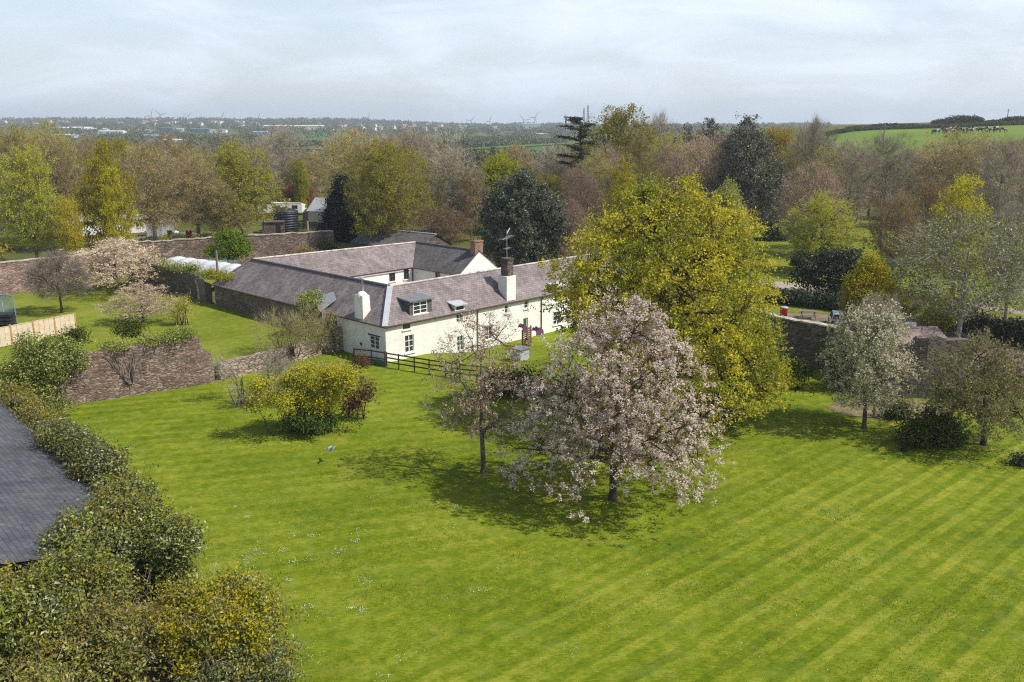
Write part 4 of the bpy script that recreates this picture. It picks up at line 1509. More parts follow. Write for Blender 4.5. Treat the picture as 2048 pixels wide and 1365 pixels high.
# windows of the front
for k, h in enumerate(fh_holes):
    if k == 7:
        continue
    small = (h[1] - h[0]) < 0.9 and (h[3] - h[2]) < 0.9
    window(FH, putF, *h, panes=(1, 2) if small else (2, 3), glass='glass_green' if k == 1 else 'glass', frame='timber_old' if k == 1 else 'paint',
           lintel='timber_dk' if k == 4 else None, sill=k not in (2, 8))
for k in (7,):
    h = fh_holes[k]
    mb = MB()
    mb.poly([putF(h[0], .12, h[2]), putF(h[1], .12, h[2]), putF(h[1], .12, h[3]), putF(h[0], .12, h[3])], 0)
    d_ = mb.build('door', M['paint'], FH)
    mb = MB()
    pbox(mb, putF, h[0] + .12, h[1] - .12, .105, .117, h[2] + .9, h[3] - .12)
    mb.build('pane', M['glass_green'], d_)
window(FH, lambda y, d, z: (d, 3.25 - y, z), 3.25 - 2.3, 3.25 - 0.95, 0.97, 2.12, lintel='timber_dk')
mb = MB()
mb.box(-0.03, -0.003, 3.4, 3.68, 0.98, 1.24)
mb.build('vent', M['timber_dk'], FH)


def roof_z(y):
    return EAVE + (RIDGE - EAVE) * y / HWD


# first dormer: a wide flat-roofed box with slate cheeks
def dormer(x0, x1, zs, zt, yb, win, back_z, name='dormer', roofm='lead_dark'):
    e_ = MB()
    yf = 0.35
    # cheeks
    for x, fl in ((x0, True), (x1, False)):
        yt = (zt - EAVE) / (RIDGE - EAVE) * HWD
        q = [(x, yf, roof_z(yf) - 0.1), (x, yt, zt), (x, yf, zt)]
        e_.poly(q if fl else q[::-1], 0)
    wall_open(e_, x0, x1, roof_z(yf) - 0.1, zt, [win], lambda x, d, z: (x, yf + d, z), 0.1)
    d_ = e_.build(name, M['slate_dark'], FH)
    rb = MB()
    yt = (zt - EAVE) / (RIDGE - EAVE) * HWD + 0.25
    rb.poly([(x0 - .12, yf - .22, zt + .02), (x1 + .12, yf - .22, zt + .02), (x1 + .12, yt, zt + .18), (x0 - .12, yt, zt + .18)], 0)
    rb.poly([(x0 - .12, yf - .22, zt - .10), (x1 + .12, yf - .22, zt - .10), (x1 + .12, yf - .22, zt + .02), (x0 - .12, yf - .22, zt + .02)], 0)
    rb.poly([(x0 - .12, yf - .22, zt - .10), (x0 - .12, yf - .22, zt + .02), (x0 - .12, yt, zt + .18), (x0 - .12, yt, zt + .05)], 0)
    rb.poly([(x1 + .12, yf - .22, zt + .02), (x1 + .12, yf - .22, zt - .10), (x1 + .12, yt, zt + .05), (x1 + .12, yt, zt + .18)], 0)
    rb.build('dormer_roof', M[roofm], d_)
    return d_, (lambda x, d, z: (x, yf + d, z))


d1, pf = dormer(3.0, 5.55, 3.4, 4.95, 2.2, (3.4, 5.0, 3.68, 4.78), 5.0)
fbm = window(d1, pf, 3.4, 5.0, 3.68, 4.78, panes=(2, 3), depth=0.05)
d1.children[0]


def half_dormer(x0, x1):
    mb_ = MB()
    yf, zt = -0.04, 3.92
    yt = (zt - EAVE) / (RIDGE - EAVE) * HWD
    for x, fl in ((x0, True), (x1, False)):
        q = [(x, yf, EAVE - .2), (x, yt, zt), (x, yf, zt)]
        mb_.poly(q if fl else q[::-1], 0)
    mb_.poly([(x0, yf, EAVE - .02), (x1, yf, EAVE - .02), (x1, yf, zt), (x0, yf, zt)], 0)
    d_ = mb_.build('dormer', M['paint'], FH)
    rb = MB()
    rb.poly([(x0 - .2, yf - .25, zt + .02), (x1 + .2, yf - .25, zt + .02), (x1 + .2, yt + .5, zt + .28), (x0 - .2, yt + .5, zt + .28)], 0)
    rb.poly([(x0 - .2, yf - .25, zt - .08), (x1 + .2, yf - .25, zt - .08), (x1 + .2, yf - .25, zt + .02), (x0 - .2, yf - .25, zt + .02)], 0)
    rb.poly([(x0 - .2, yf - .25, zt - .08), (x0 - .2, yf - .25, zt + .02), (x0 - .2, yt + .5, zt + .28), (x0 - .2, yt + .5, zt + .18)], 0)
    rb.build('dormer_roof', M['lead'], d_)
    gb = MB()
    gb.box(x0 + .15, x1 - .15, yf - .012, yf - .003, EAVE + 0.05, zt - .12, 0)
    gb.build('pane', M['glass'], d_)


half_dormer(8.0, 9.2)
half_dormer(21.75, 23.0)


# chimneys
def chimney(parent, x0, x1, y0, y1, z0, z1, mats, top=None, taper=0.0, name='chimney'):
    mb_ = MB()
    t = taper
    A = [(x0, y0, z0), (x1, y0, z0), (x1, y1, z0), (x0, y1, z0), (x0 + t, y0 + t, z1), (x1 - t, y0 + t, z1), (x1 - t, y1 - t, z1), (x0 + t, y1 - t, z1)]
    for q in ((4, 5, 6, 7), (0, 1, 5, 4), (1, 2, 6, 5), (2, 3, 7, 6), (3, 0, 4, 7)):
        mb_.poly([A[i] for i in q], 0)
    return mb_.build(name, M[mats], parent)


c1_ = chimney(FH, 14.75, 16.0, -0.03, 1.15, 3.2, 5.75, 'white')
m2 = MB()
m2.box(15.0, 15.8, 0.12, 1.0, 5.753, 7.3, 0)
m2.box(14.93, 15.87, 0.05, 1.07, 7.303, 7.45, 0)
m2.build('stack', M['wall_grey'], c1_)
m2 = MB()
m2.tube([(15.4, 0.6, 7.45), (15.4, 0.6, 10.1)], 0.03, 5)
m2.tube([(14.5, 0.3, 9.3), (16.4, 0.95, 9.5)], 0.02, 4)
for k in range(7):
    t = k / 6
    x, y, z = 14.5 + 1.9 * t, 0.3 + .65 * t, 9.3 + .2 * t
    m2.tube([(x + .12, y - .35, z), (x - .12, y + .35, z)], 0.014, 4)
m2.tube([(15.0, 0.4, 8.35), (15.9, 0.75, 8.4)], 0.02, 4)
for k in range(4):
    t = k / 3
    m2.tube([(15 + .9 * t + .1, .4 + .35 * t - .25, 8.37), (15 + .9 * t - .1, .4 + .35 * t + .25, 8.37)], 0.012, 4)
m2.tube([(15.4, .6, 9.8), (16.0, .8, 10.25)], 0.06, 5)
m2.build('aerial', M['steel'], c1_)
c2_ = chimney(FH, -0.05, 0.85, 3.05, 4.3, 3.1, 5.45, 'white', taper=0.07)
m2 = MB()
m2.lathe([(0.50, 5.2), (0.50, 5.42), (0.36, 5.62), (0.2, 5.74), (0.0, 5.76)], 12, 0, (0.4, 3.68))
m2.build('cap', M['white'], c2_)
m2 = MB()
m2.lathe([(0.09, 5.7), (0.09, 6.75), (0.17, 6.78), (0.17, 6.9), (0.0, 7.0)], 10, 0, (0.5, 3.7))
m2.build('flue', M['steel'], c2_)
# slate-roofed stone stack with ivy on the barn side
m2 = MB()
m2.box(-0.75, 0.25, 8.2, 10.9, -0.3, 3.6, 0)
st = m2.build('buttress', M['wall_barn'], FH)
m2 = MB()
m2.poly([(-0.95, 8.2, 3.45), (0.9, 8.3, 4.35), (1.5, 9.55, 4.85), (-0.95, 9.55, 4.5)][::-1], 0)
m2.poly([(-0.95, 9.55, 4.5), (1.5, 9.55, 4.85), (0.9, 10.8, 4.35), (-0.95, 10.9, 3.45)][::-1], 0)
m2.poly([(-0.75, 8.2, 3.6), (-0.75, 10.9, 3.6), (-0.75, 9.55, 4.42)][::-1], 0)
m2.build('buttress_roof', M['lead_dark'], st)
m2 = MB()
m2.tube([(-0.85, 8.1, 3.4), (-0.85, 8.1, 2.0), (-0.9, 9.6, 1.3)], 0.05, 6)
m2.build('drainpipe', M['steel'], st)

# ------------------------------------------------------------------ courtyard cottage: rear wing and gabled cross wing
CT = empty('courtyard_cottage', (HO[0], HO[1], 0), HA)
tag(CT, 'whitewashed rear cottage across the courtyard with a gabled wing and red brick chimney', 'house')
R2 = 5.7
yb0, yb1 = LL - 6, LL
ym = LL - HWD
x_e, x_c = LBK, LBK - 6.2
xm = (x_e + x_c) / 2
yg = 15.2
mb = MB()
holes_c = [(13.0, 13.9, 2.45, 3.15), (19.0, 19.9, 1.9, 2.9), (21.2, 22.0, 1.9, 3.1), (8.2, 9.2, 1.9, 2.8)]
wall_open(mb, 6.3, x_c, -0.3, EAVE, holes_c, lambda x, d, z: (x, yb0 + d, z))
mb.poly([(x_e, yb1, -.3), (0.02, yb1, -.3), (0.02, yb1, EAVE), (x_e, yb1, EAVE)], 0)
mb.poly([(x_e, yg, -.3), (x_e, yb1, -.3), (x_e, yb1, EAVE), (x_e, yg, EAVE)], 0)
hx = [(18.6, 19.5, 1.6, 3.3)]
f3 = FlipMB()
wall_open(f3, yg, yb0, -.3, EAVE, hx, lambda y, d, z: (x_c + d, y, z))
for i in range(len(f3.f)):
    mb.poly([f3.v[k] for k in f3.f[i]], 0)
mb.poly([(x_c, yg, -.3), (x_e, yg, -.3), (x_e, yg, EAVE), (xm, yg, R2 - .05), (x_c, yg, EAVE)], 0)
mb.build('wall', M['white'], CT)
ez2 = EAVE - OV * (R2 - EAVE) / HWD + 0.005
mb = MB()
mb.poly([(6 + OV, yb0 - OV, ez2), (x_c - OV, yb0 - OV, ez2), (xm, ym, R2), (HWD, ym, RIDGE)], 0)
mb.poly([(x_e + OV, yb1 + OV, ez2), (-OV, yb1 + OV, ez2), (HWD, ym, RIDGE), (xm, ym, R2)], 0)
mb.build('roof', M['slate'], CT, label) if False else mb.build('roof', M['slate'], CT)
mb = MB()
mb.poly([(x_c - OV, yb0 - OV, ez2), (x_c - OV, yg - .1, ez2), (xm, yg - .1, R2), (xm, ym, R2)][::-1], 0)
mb.poly([(x_e + OV, yg - .1, ez2), (x_e + OV, yb1 + OV, ez2), (xm, ym, R2), (xm, yg - .1, R2)], 0)
mb.build('roof', M['slate_dark'], CT)
mb = MB()
mb.tube([(HWD, ym, RIDGE + .03), (xm, ym, R2 + .03)], 0.12, 6)
mb.build('ridge', M['mortar'], CT)
mb = MB()
mb.tube([(xm, ym, R2 + .03), (xm, yg, R2 + .03)], 0.12, 6)
mb.build('ridge', M['ridge'], CT)
mb = MB()
mb.bar((xm, ym, R2 + .06), (x_e + OV, yb1 + OV, ez2 + .06), 0.3, 0.06)
mb.build('hip_flashing', M['lead'], CT)
mb = MB()
mb.tube([(6 + OV, yb0 - OV - .07, ez2 - .05), (x_c - OV - .07, yb0 - OV - .07, ez2 - .05), (x_c - OV - .07, yg, ez2 - .05)], 0.06, 6)
mb.tube([(x_c - .08, yb0 - .08, ez2), (x_c - .08, yb0 - .08, 0)], 0.05, 6)
mb.build('gutter', M['timber_dk'], CT)
for h in holes_c:
    window(CT, lambda x, d, z: (x, yb0 + d, z), *h, panes=(2, 2), frame='timber_dk')
window(CT, lambda y, d, z: (x_c + d, 40 - y, z), 40 - 19.5, 40 - 18.6, 1.6, 3.3, panes=(1, 2), frame='timber_dk', sill=False)
cc = chimney(CT, xm - .62, xm + .62, yg + .05, yg + .85, 4.9, 6.75, 'brick')
mb = MB()
mb.box(xm - .69, xm + .69, yg - .02, yg + .92, 6.753, 6.9, 0)
mb.build('cap', M['brick'], cc)
for dx in (-0.35, 0.3):
    mb = MB()
    mb.lathe([(0.13, 6.9), (0.10, 7.25), (0.13, 7.27), (0.1, 7.29)], 10, 0, (xm + dx, yg + .48))
    mb.build('chimney_pot', M['brick'], cc)

# slate barn behind the cottage
q1, q2 = P(655, 512, 1), P(760, 512, 1)
e = empty('slate_barn', (q1.x + 3, q1.y + 4, 1.0), R(-38))
tag(e, 'low barn with a mossy grey slate roof beyond the far end of the house', 'barn')
mb = MB()
mb.box(0, 14, 0, 7, -0.5, 1.6, 0)
for x in (0, 14):
    mb.poly([(x, 0, 1.6), (x, 7, 1.6), (x, 3.5, 3.3)], 0)
mb.build('wall', M['wall_grey'], e)
mb = MB()
mb.poly([(-.2, -.3, 1.5), (14.2, -.3, 1.5), (14.2, 3.5, 3.4), (-.2, 3.5, 3.4)], 0)
mb.poly([(14.2, 7.3, 1.5), (-.2, 7.3, 1.5), (-.2, 3.5, 3.4), (14.2, 3.5, 3.4)], 0)
mb.build('roof', M['slate_dark'], e)
mb = MB()
mb.tube([(-.2, 3.5, 3.43), (14.2, 3.5, 3.43)], 0.12, 6)
mb.build('ridge', M['lead'], e)

# ------------------------------------------------------------------ fences
def rail_fence(name, pts, h, label, rails=2, pm='timber_dk', panel=None, post=0.1, group=None):
    e_ = empty(name, (pts[0][0], pts[0][1], gz1(*pts[0])))
    tag(e_, label, 'fence', group)
    o_ = e_.location
    for i, p in enumerate(pts):
        z = gz1(*p)
        mb_ = MB()
        mb_.box(p[0] - o_.x - post / 2, p[0] - o_.x + post / 2, p[1] - o_.y - post / 2, p[1] - o_.y + post / 2, z - o_.z - .3, z - o_.z + h + .06, 0)
        mb_.build('post', M[pm], e_)
    for r in range(rails):
        mb_ = MB()
        f = 1.0 - r * (0.46 if rails == 2 else 0.3)
        for i in range(len(pts) - 1):
            a, b = pts[i], pts[i + 1]
            za, zb_ = gz1(*a) + h * f - .05, gz1(*b) + h * f - .05
            mb_.bar((a[0] - o_.x, a[1] - o_.y, za - o_.z), (b[0] - o_.x, b[1] - o_.y, zb_ - o_.z), 0.05, 0.11, 0)
        mb_.build('rail', M[pm], e_)
    if panel:
        mb_ = MB()
        for i in range(len(pts) - 1):
            a, b = Vector((*pts[i], gz1(*pts[i]))) - o_, Vector((*pts[i + 1], gz1(*pts[i + 1]))) - o_
            mb_.bar(a + Vector((0, 0, .25)), b + Vector((0, 0, .25)), 0.03, 0.5, 0)
        mb_.build('mesh_panel', M[panel], e_)
    return e_


M['green_mesh'] = plain('green mesh', (0.05, 0.16, 0.12), 0.8, 0.1, 3.0)
rail_fence('rail_fence', [(-13.6, 75.1), (-12.0, 74.5), (-10.75, 73.75)], 1.25, 'short brown rail fence with green mesh beside the house corner', panel='green_mesh')
rail_fence('rail_fence', [(-10.6, 73.6), (-9.5, 72.9), (-8.1, 72.1), (-6.8, 71.3), (-5.4, 70.6), (-4.2, 69.9), (-2.8, 69.4), (-1.4, 68.9)], 1.25,
           'dark brown post and rail fence along the front garden of the house', rails=3)
# brown plank fence by the barn
a_, b_ = P(574, 650, 0.9), P(640, 668, 0.9)
e = empty('board_fence', (a_.x, a_.y, 0.5), math.atan2(b_.y - a_.y, b_.x - a_.x))
tag(e, 'weathered brown board fence behind the bare shrubs by the barn wing', 'fence')
ln = (b_ - a_).length + 2.5
mb = MB()
mb.box(0, ln, -.03, .03, 0, 1.9, 0)
mb.build('board_panel', M['timber_old'], e)
mb = MB()
mb.box(-.02, ln + .02, -.06, .06, 1.903, 1.97, 0)
mb.build('cap_rail', M['timber'], e)
# pale new panel fence
f0, f1 = P(-160, 730, ORCH), P(153, 664.5, ORCH)
fd = (f1 - f0)
npan = 8
pl = 2.05
fdir = fd.normalized()
for k in range(int(fd.length / pl)):
    pass
n_p = int(fd.length / pl)
e = empty('panel_fence', f1, math.atan2(-fdir.y, -fdir.x))
tag(e, 'new pale timber panel fence with square posts beside the orchard', 'fence')
for k in range(n_p):
    mb = MB()
    x0 = k * pl + 0.07
    mb.box(x0, x0 + pl - 0.14, -.025, .025, 0.05, 1.75, 0)
    for j in range(4):
        xx = x0 + j * (pl - .14) / 4
        mb.box(xx + .012, xx + (pl - .14) / 4 - .012, .028, .05, 0.08, 1.72, 0)
        mb.box(xx + .012, xx + (pl - .14) / 4 - .012, -.05, -.028, 0.08, 1.72, 0)
    mb.box(x0, x0 + pl - .14, -.055, .055, 1.753, 1.79, 0)
    mb.build('fence_panel', M['timber'], e)
M['timber_post'] = plain('post timber', (0.40, 0.25, 0.10), 0.85, 0.14, 2.5)
for k in range(n_p + 1):
    mb = MB()
    mb.box(k * pl - .065, k * pl + .065, -.065, .065, -.3, 1.88, 0)
    mb.build('post', M['timber_post'], e)

# netted blue frame and the dark slatted stack inside it
n0 = P(33, 645, ORCH)
nd = Vector((math.cos(R(188)), math.sin(R(188)), 0))
e = empty('netted_frame', (n0.x, n0.y, ORCH), R(172))
tag(e, 'blue tubular frame with netting beyond the pale panel fence', 'sports net')
mb = MB()
mb.tube([(0, 0, 0), (0, 0, 2.35), (0.12, 0, 2.55), (0.35, 0, 2.65), (5, 0, 2.75)], 0.07, 8)
mb.tube([(0, 1.6, 0), (0, 1.6, 2.35), (0.35, 1.5, 2.6), (5, 1.6, 2.72)], 0.06, 8)
mb.build('frame', M['blue'], e)
mb = MB()
mb.poly([(0.08, 0.02, 0.05), (5, 0.02, .05), (5, .02, 2.65), (.3, .02, 2.55)], 0)
mb.build('net', M['net'], e)
e = empty('slat_stack', P(20, 655, ORCH), R(8))
tag(e, 'stack of black slatted boards inside the blue netted frame', 'slat stack')
for k in range(4):
    mb = MB()
    mb.box(-3.0, .4 - .04 * (k % 2), -.7, .7, .04 + k * .36, .30 + k * .36, 0)
    mb.build('slat_board', M['black'], e)

# screen and small things on the front terrace of the house
o_ = house_world(13.6, -3.2)
e = empty('slatted_screen', (o_.x, o_.y, gz1(o_.x, o_.y)), HA + R(20))
tag(e, 'dark brown slatted timber screen standing in front of the white house wall', 'screen')
for k in range(3):
    mb = MB()
    mb.box(k * 1.0 - .05, k * 1.0 + .05, -.05, .05, -.1, 2.0, 0)
    mb.build('post', M['timber_brown'], e)
mb = MB()
for j in range(9):
    mb.box(-.05, 2.05, -.08, -.052, .1 + j * .21, .26 + j * .21, 0)
mb.build('slat_panel', M['timber_brown'], e)
for q, w_, nm in (((1046, 656), 0.55, 'purple cloth draped over the terrace screen'), ((1076, 662), 0.9, 'purple cloth cover beside the terrace screen')):
    c = P(q[0], q[1], 1.1)
    mb = MB()
    n_ = 8
    for i in range(n_):
        for j in range(4):
            fx = lambda i, j: (-w_ / 2 + w_ * i / n_, -.3 + .2 * j, .28 * math.sin(math.pi * i / n_) + .1 * math.sin(i * 2.1 + j))
            mb.poly([fx(i, j), fx(i + 1, j), fx(i + 1, j + 1), fx(i, j + 1)], 0, True)
    for i in range(n_):
        a, b = fx(i, 0), fx(i + 1, 0)
        mb.poly([(a[0], a[1], -.35), (b[0], b[1], -.35), b, a], 0, True)
    tag(mb.build('cloth_cover', M['purple'], None, c, R(35)), nm, 'cloth')
o_ = P(1040, 712)
e = empty('garden_store', (o_.x, o_.y, gz1(o_.x, o_.y)), HA)
tag(e, 'small garden store with a flat grey felt roof behind the bare tree', 'store')
mb = MB()
mb.box(0, 1.2, 0, 1.1, 0, 1.0, 0)
mb.build('wall', M['ind_grey'], e)
mb = MB()
mb.box(-.1, 1.3, -.1, 1.2, 1.003, 1.09, 0)
mb.build('roof', M['lead_dark'], e)

# poles
def pole(px, pyb, pyt, z, r, mat, label, wires=False):
    b = P(px, pyb, z)
    dep = b.y * math.cos(PITCH) + (CAM_H - z) * math.sin(PITCH)
    h_ = (pyb - pyt) * dep / FPX / math.cos(PITCH) * 0.99
    e_ = empty('utility_pole', b)
    tag(e_, label, 'pole')
    mb_ = MB()
    mb_.tube([(0, 0, -.3), (0, 0, h_ * .5), (0.02, 0, h_)], [r, r * .9, r * .75], 8)
    mb_.build('post', M[mat], e_)
    mb_ = MB()
    mb_.box(-.12, .12, -.03, .03, h_ - .35, h_ - .28)
    mb_.build('bracket', M['steel'], e_)
    return e_


pole(440, 607, 502, ORCH, .15, 'timber_old', 'bare timber pole standing by the barn roof end')
pole(529, 474, 412, 1.0, .13, 'timber_old', 'dark timber pole beside the black water tank')

# ------------------------------------------------------------------ walled garden: polytunnel, cold frames
q1, q2 = P(318, 546, ORCH), P(452, 566, ORCH)
td = (q2 - q1)
e = empty('polytunnel', q1, math.atan2(td.y, td.x))
tag(e, 'long white polytunnel with sagging plastic between its hoops', 'polytunnel')
tl = td.length
mb = MB()
nh, na = 25, 12
for i in range(nh):
    for j in range(na):
        def tp(i, j):
            s_ = i / nh * 6
            r_ = 2.0 * (0.86 + .14 * abs(math.sin(math.pi * s_ / 1.0)))
            a = math.pi * j / na
            return (i / nh * tl, 2.3 - r_ * math.cos(a) * 1.05, r_ * math.sin(a) * 1.0)
        mb.poly([tp(i, j), tp(i + 1, j), tp(i + 1, j + 1), tp(i, j + 1)][::-1], 0, True)
mb.poly([tp(nh, j) for j in range(na + 1)], 0)
mb.build('cover', M['poly'], e)
for i in range(0, 7):
    mb = MB()
    mb.tube([(i / 6 * tl, 2.3 - 1.8 * math.cos(a), 1.76 * math.sin(a)) for a in np.linspace(0, math.pi, 10)], .05, 5)
    mb.build('hoop', M['steel'], e)
M['frame_green'] = plain('pale green glasshouse', (0.20, 0.27, 0.25), 0.3, 0.15, 2.0)
for px, py, w_, lb in ((428, 536, 3.4, 'glass cold frame with pale green panes near the timber pole'), (468, 532, 2.6, 'smaller glass cold frame beside the bright green shrub')):
    c = P(px, py, ORCH)
    e = empty('cold_frame', c, R(18))
    tag(e, lb, 'cold frame')
    mb = MB()
    mb.box(-w_ / 2, w_ / 2, -.9, .9, 0, .7, 0)
    mb.build('base', M['timber_old'], e)
    mb = MB()
    mb.poly([(-w_ / 2, -.9, .72), (w_ / 2, -.9, .72), (w_ / 2, .9, 1.1), (-w_ / 2, .9, 1.1)], 0)
    mb.build('pane', M['frame_green'], e)
    mb = MB()
    for k in range(5):
        x = -w_ / 2 + w_ * k / 4
        mb.bar((x, -.9, .74), (x, .9, 1.12), .06, .05)
    mb.build('frame', M['timber_old'], e)
rail_fence('rail_fence', [tuple(P(425 + k * 14, 560 - k * 4.5, ORCH))[:2] for k in range(9)], 1.3, 'thin dark wire fence on posts in the walled garden', rails=3, post=.06)

# ------------------------------------------------------------------ beyond the walls
c = P(128, 478, 1.0)
c2b = P(345, 466, 1.0)
bd = c2b - c
e = empty('bungalow', c, math.atan2(bd.y, bd.x))
tag(e, 'long white single-storey home with a pale grey roof among the trees', 'bungalow')
bl = bd.length * 0.93
mb = MB()
wh_ = [(1.6, 2.6, 1.3, 2.1), (6.2, 7.4, 1.2, 2.1), (bl - 4.8, bl - 3.6, 1.35, 2.2), (bl - 9, bl - 8, 1.2, 2.1)]
wall_open(mb, 0, bl, .35, 2.75, wh_, lambda x, d, z: (x, d, z), .08)
mb.poly([(bl, 0, .35), (bl, 5, .35), (bl, 5, 2.75), (bl, 2.5, 3.3), (bl, 0, 2.75)], 0)
mb.poly([(0, 5, .35), (0, 0, .35), (0, 0, 2.75), (0, 2.5, 3.3), (0, 5, 2.75)], 0)
mb.poly([(bl, 5, .35), (0, 5, .35), (0, 5, 2.75), (bl, 5, 2.75)], 0)
mb.build('wall', M['paint'], e)
mb = MB()
mb.poly([(-.2, -.3, 2.7), (bl + .2, -.3, 2.7), (bl + .2, 2.5, 3.36), (-.2, 2.5, 3.36)], 0)
mb.poly([(bl + .2, 5.3, 2.7), (-.2, 5.3, 2.7), (-.2, 2.5, 3.36), (bl + .2, 2.5, 3.36)], 0)
mb.build('roof', M['lead'], e)
mb = MB()
mb.box(.05, bl - .05, .05, 4.9, -.2, .34, 0)
mb.build('plinth', M['brick'], e)
for h in wh_:
    window(e, lambda x, d, z: (x, d, z), *h, panes=(2, 1), depth=.06, sill=False)
for px, py, w_, d_, h_, mt, lb, rz in ((311, 472, 2.6, 2.2, 2.7, 'ind_grey', 'grey boarded garden shed beside the white bungalow', 15),
                                      (332, 466, 2.7, 3.0, 3.2, 'steel', 'taller pale metal shed at the end of the white bungalow', 25)):
    c = P(px, py, 1)
    e = empty('garden_shed', c, R(rz))
    tag(e, lb, 'shed')
    mb = MB()
    mb.box(-w_ / 2, w_ / 2, -d_ / 2, d_ / 2, 0, h_ - .4, 0)
    for y in (-d_ / 2, d_ / 2):
        mb.poly([(-w_ / 2, y, h_ - .4), (w_ / 2, y, h_ - .4), (0, y, h_)], 0)
    mb.build('wall', M[mt], e)
    mb = MB()
    mb.poly([(-w_ / 2 - .15, -d_ / 2 - .1, h_ - .45), (-w_ / 2 - .15, d_ / 2 + .1, h_ - .45), (0, d_ / 2 + .1, h_ + .05), (0, -d_ / 2 - .1, h_ + .05)][::-1], 0)
    mb.poly([(0, -d_ / 2 - .1, h_ + .05), (0, d_ / 2 + .1, h_ + .05), (w_ / 2 + .15, d_ / 2 + .1, h_ - .45), (w_ / 2 + .15, -d_ / 2 - .1, h_ - .45)][::-1], 0)
    mb.build('roof', M['lead_dark'], e)
    mb = MB()
    mb.box(-.45, .45, -d_ / 2 - .03, -d_ / 2 - .003, .05, 1.95, 0)
    mb.build('door', M['lead'], e)
# red gas cylinders
for px, lb in ((375.5, 'red gas cylinder, the one nearer the bungalow, on the dark track'), (382, 'red gas cylinder, the one nearer the bright green shrub, on the dark track')):
    c = P(px, 480, 1)
    e = empty('gas_cylinder', c)
    tag(e, lb, 'gas cylinder')
    mb = MB()
    mb.lathe([(.0, 0), (.26, 0), (.27, .1), (.27, 1.25), (.2, 1.42), (.07, 1.48), (0, 1.48)], 14)
    mb.build('body', M['red'], e)
    mb = MB()
    mb.lathe([(.14, 1.46), (.14, 1.62), (.11, 1.62), (.0, 1.55)], 10)
    mb.build('valve_collar', M['red'], e)
for px, py, s_, lb, mt in ((340, 474, .5, 'dark bin beside the metal shed', 'black'), (352, 468, .4, 'pale sack lying on the track by the metal shed', 'poly')):
    c = P(px, py, 1)
    e = empty('bin' if mt == 'black' else 'sack', c)
    tag(e, lb, 'bin' if mt == 'black' else 'sack')
    mb = MB()
    if mt == 'black':
        mb.lathe([(.0, 0), (.36, 0), (.42, .95), (.0, .95)], 12)
        mb.build('body', M[mt], e)
        mb = MB()
        mb.lathe([(.46, .953), (.46, 1.03), (.3, 1.1), (0, 1.12)], 12)
        mb.build('lid', M[mt], e)
    else:
        mb.lathe([(.0, 0), (.5, .02), (.6, .2), (.45, .42), (.12, .5), (.16, .62), (0, .6)], 12)
        mb.build('body', M[mt], e)
# black water tank
c = P(573, 462, 1)
dep = c.y * math.cos(PITCH) + 19 * math.sin(PITCH)
rr = 24.5 * dep / FPX
e = empty('water_tank', c)
tag(e, 'big round ribbed black water tank with a conical lid', 'tank')
prof = [(0, 0)]
for k in range(8):
    z = .44 * k
    prof += [(rr, z), (rr, z + .34), (rr * .975, z + .36), (rr * .975, z + .43)]
mb = MB()
mb.lathe(prof + [(rr, 3.52)], 28)
mb.build('body', M['tankblue'], e)
mb = MB()
mb.lathe([(rr * 1.02, 3.5), (rr * 1.02, 3.62), (rr * .5, 4.0), (.35, 4.2), (.35, 4.32), (0, 4.34)], 28)
for k in range(8):
    a = k * math.pi / 4
    mb.bar((rr * math.cos(a), rr * math.sin(a), 3.65), (.3 * math.cos(a), .3 * math.sin(a), 4.23), .14, .08)
mb.build('lid', M['tankblue'], e)
c = P(547, 468, 1)
e = empty('stone_hut', c, R(12))
tag(e, 'small dark stone hut beside the water tank', 'hut')
mb = MB()
mb.box(-1.9, 1.9, 0, 3, -.1, 2.0, 0)
mb.build('wall', M['wall_grey'], e)
mb = MB()
mb.box(-2.05, 2.05, -.15, 3.15, 2.003, 2.15, 0)
mb.build('roof', M['slate_dark'], e)
mb = MB()
mb.box(.5, 1.3, -.03, -.003, 0, 1.7, 0)
mb.build('door', M['black'], e)
# white caravan behind the tank
c = P(562, 431, 1)
e = empty('caravan', c, R(4))
tag(e, 'white static caravan behind the black water tank', 'caravan')
mb = MB()
mb.box(-5.5, 4.5, 0, 3, .5, 2.5, 0)
mb.poly([(4.5, 0, .5), (5.1, .3, 1.2), (5.1, .3, 2.2), (4.5, 0, 2.5)], 0)
mb.poly([(5.1, .3, 1.2), (5.1, 2.7, 1.2), (5.1, 2.7, 2.2), (5.1, .3, 2.2)], 0)
mb.poly([(4.5, 0, 2.5), (5.1, .3, 2.2), (5.1, 2.7, 2.2), (4.5, 3, 2.5)], 0)
mb.build('body', M['paint'], e)
mb = MB()
mb.box(-5.6, 4.4, -.05, 3.05, 2.503, 2.62, 0)
mb.build('roof', M['paint'], e)
for x in (-4, -1.2, 2.4):
    mb = MB()
    mb.box(x, x + 1.2, -.02, -.003, 1.35, 2.1, 0)
    mb.build('window', M['glass'], e)
mb = MB()
mb.box(5.103, 5.12, .6, 2.4, 1.4, 2.0, 0)
mb.build('window', M['glass'], e)
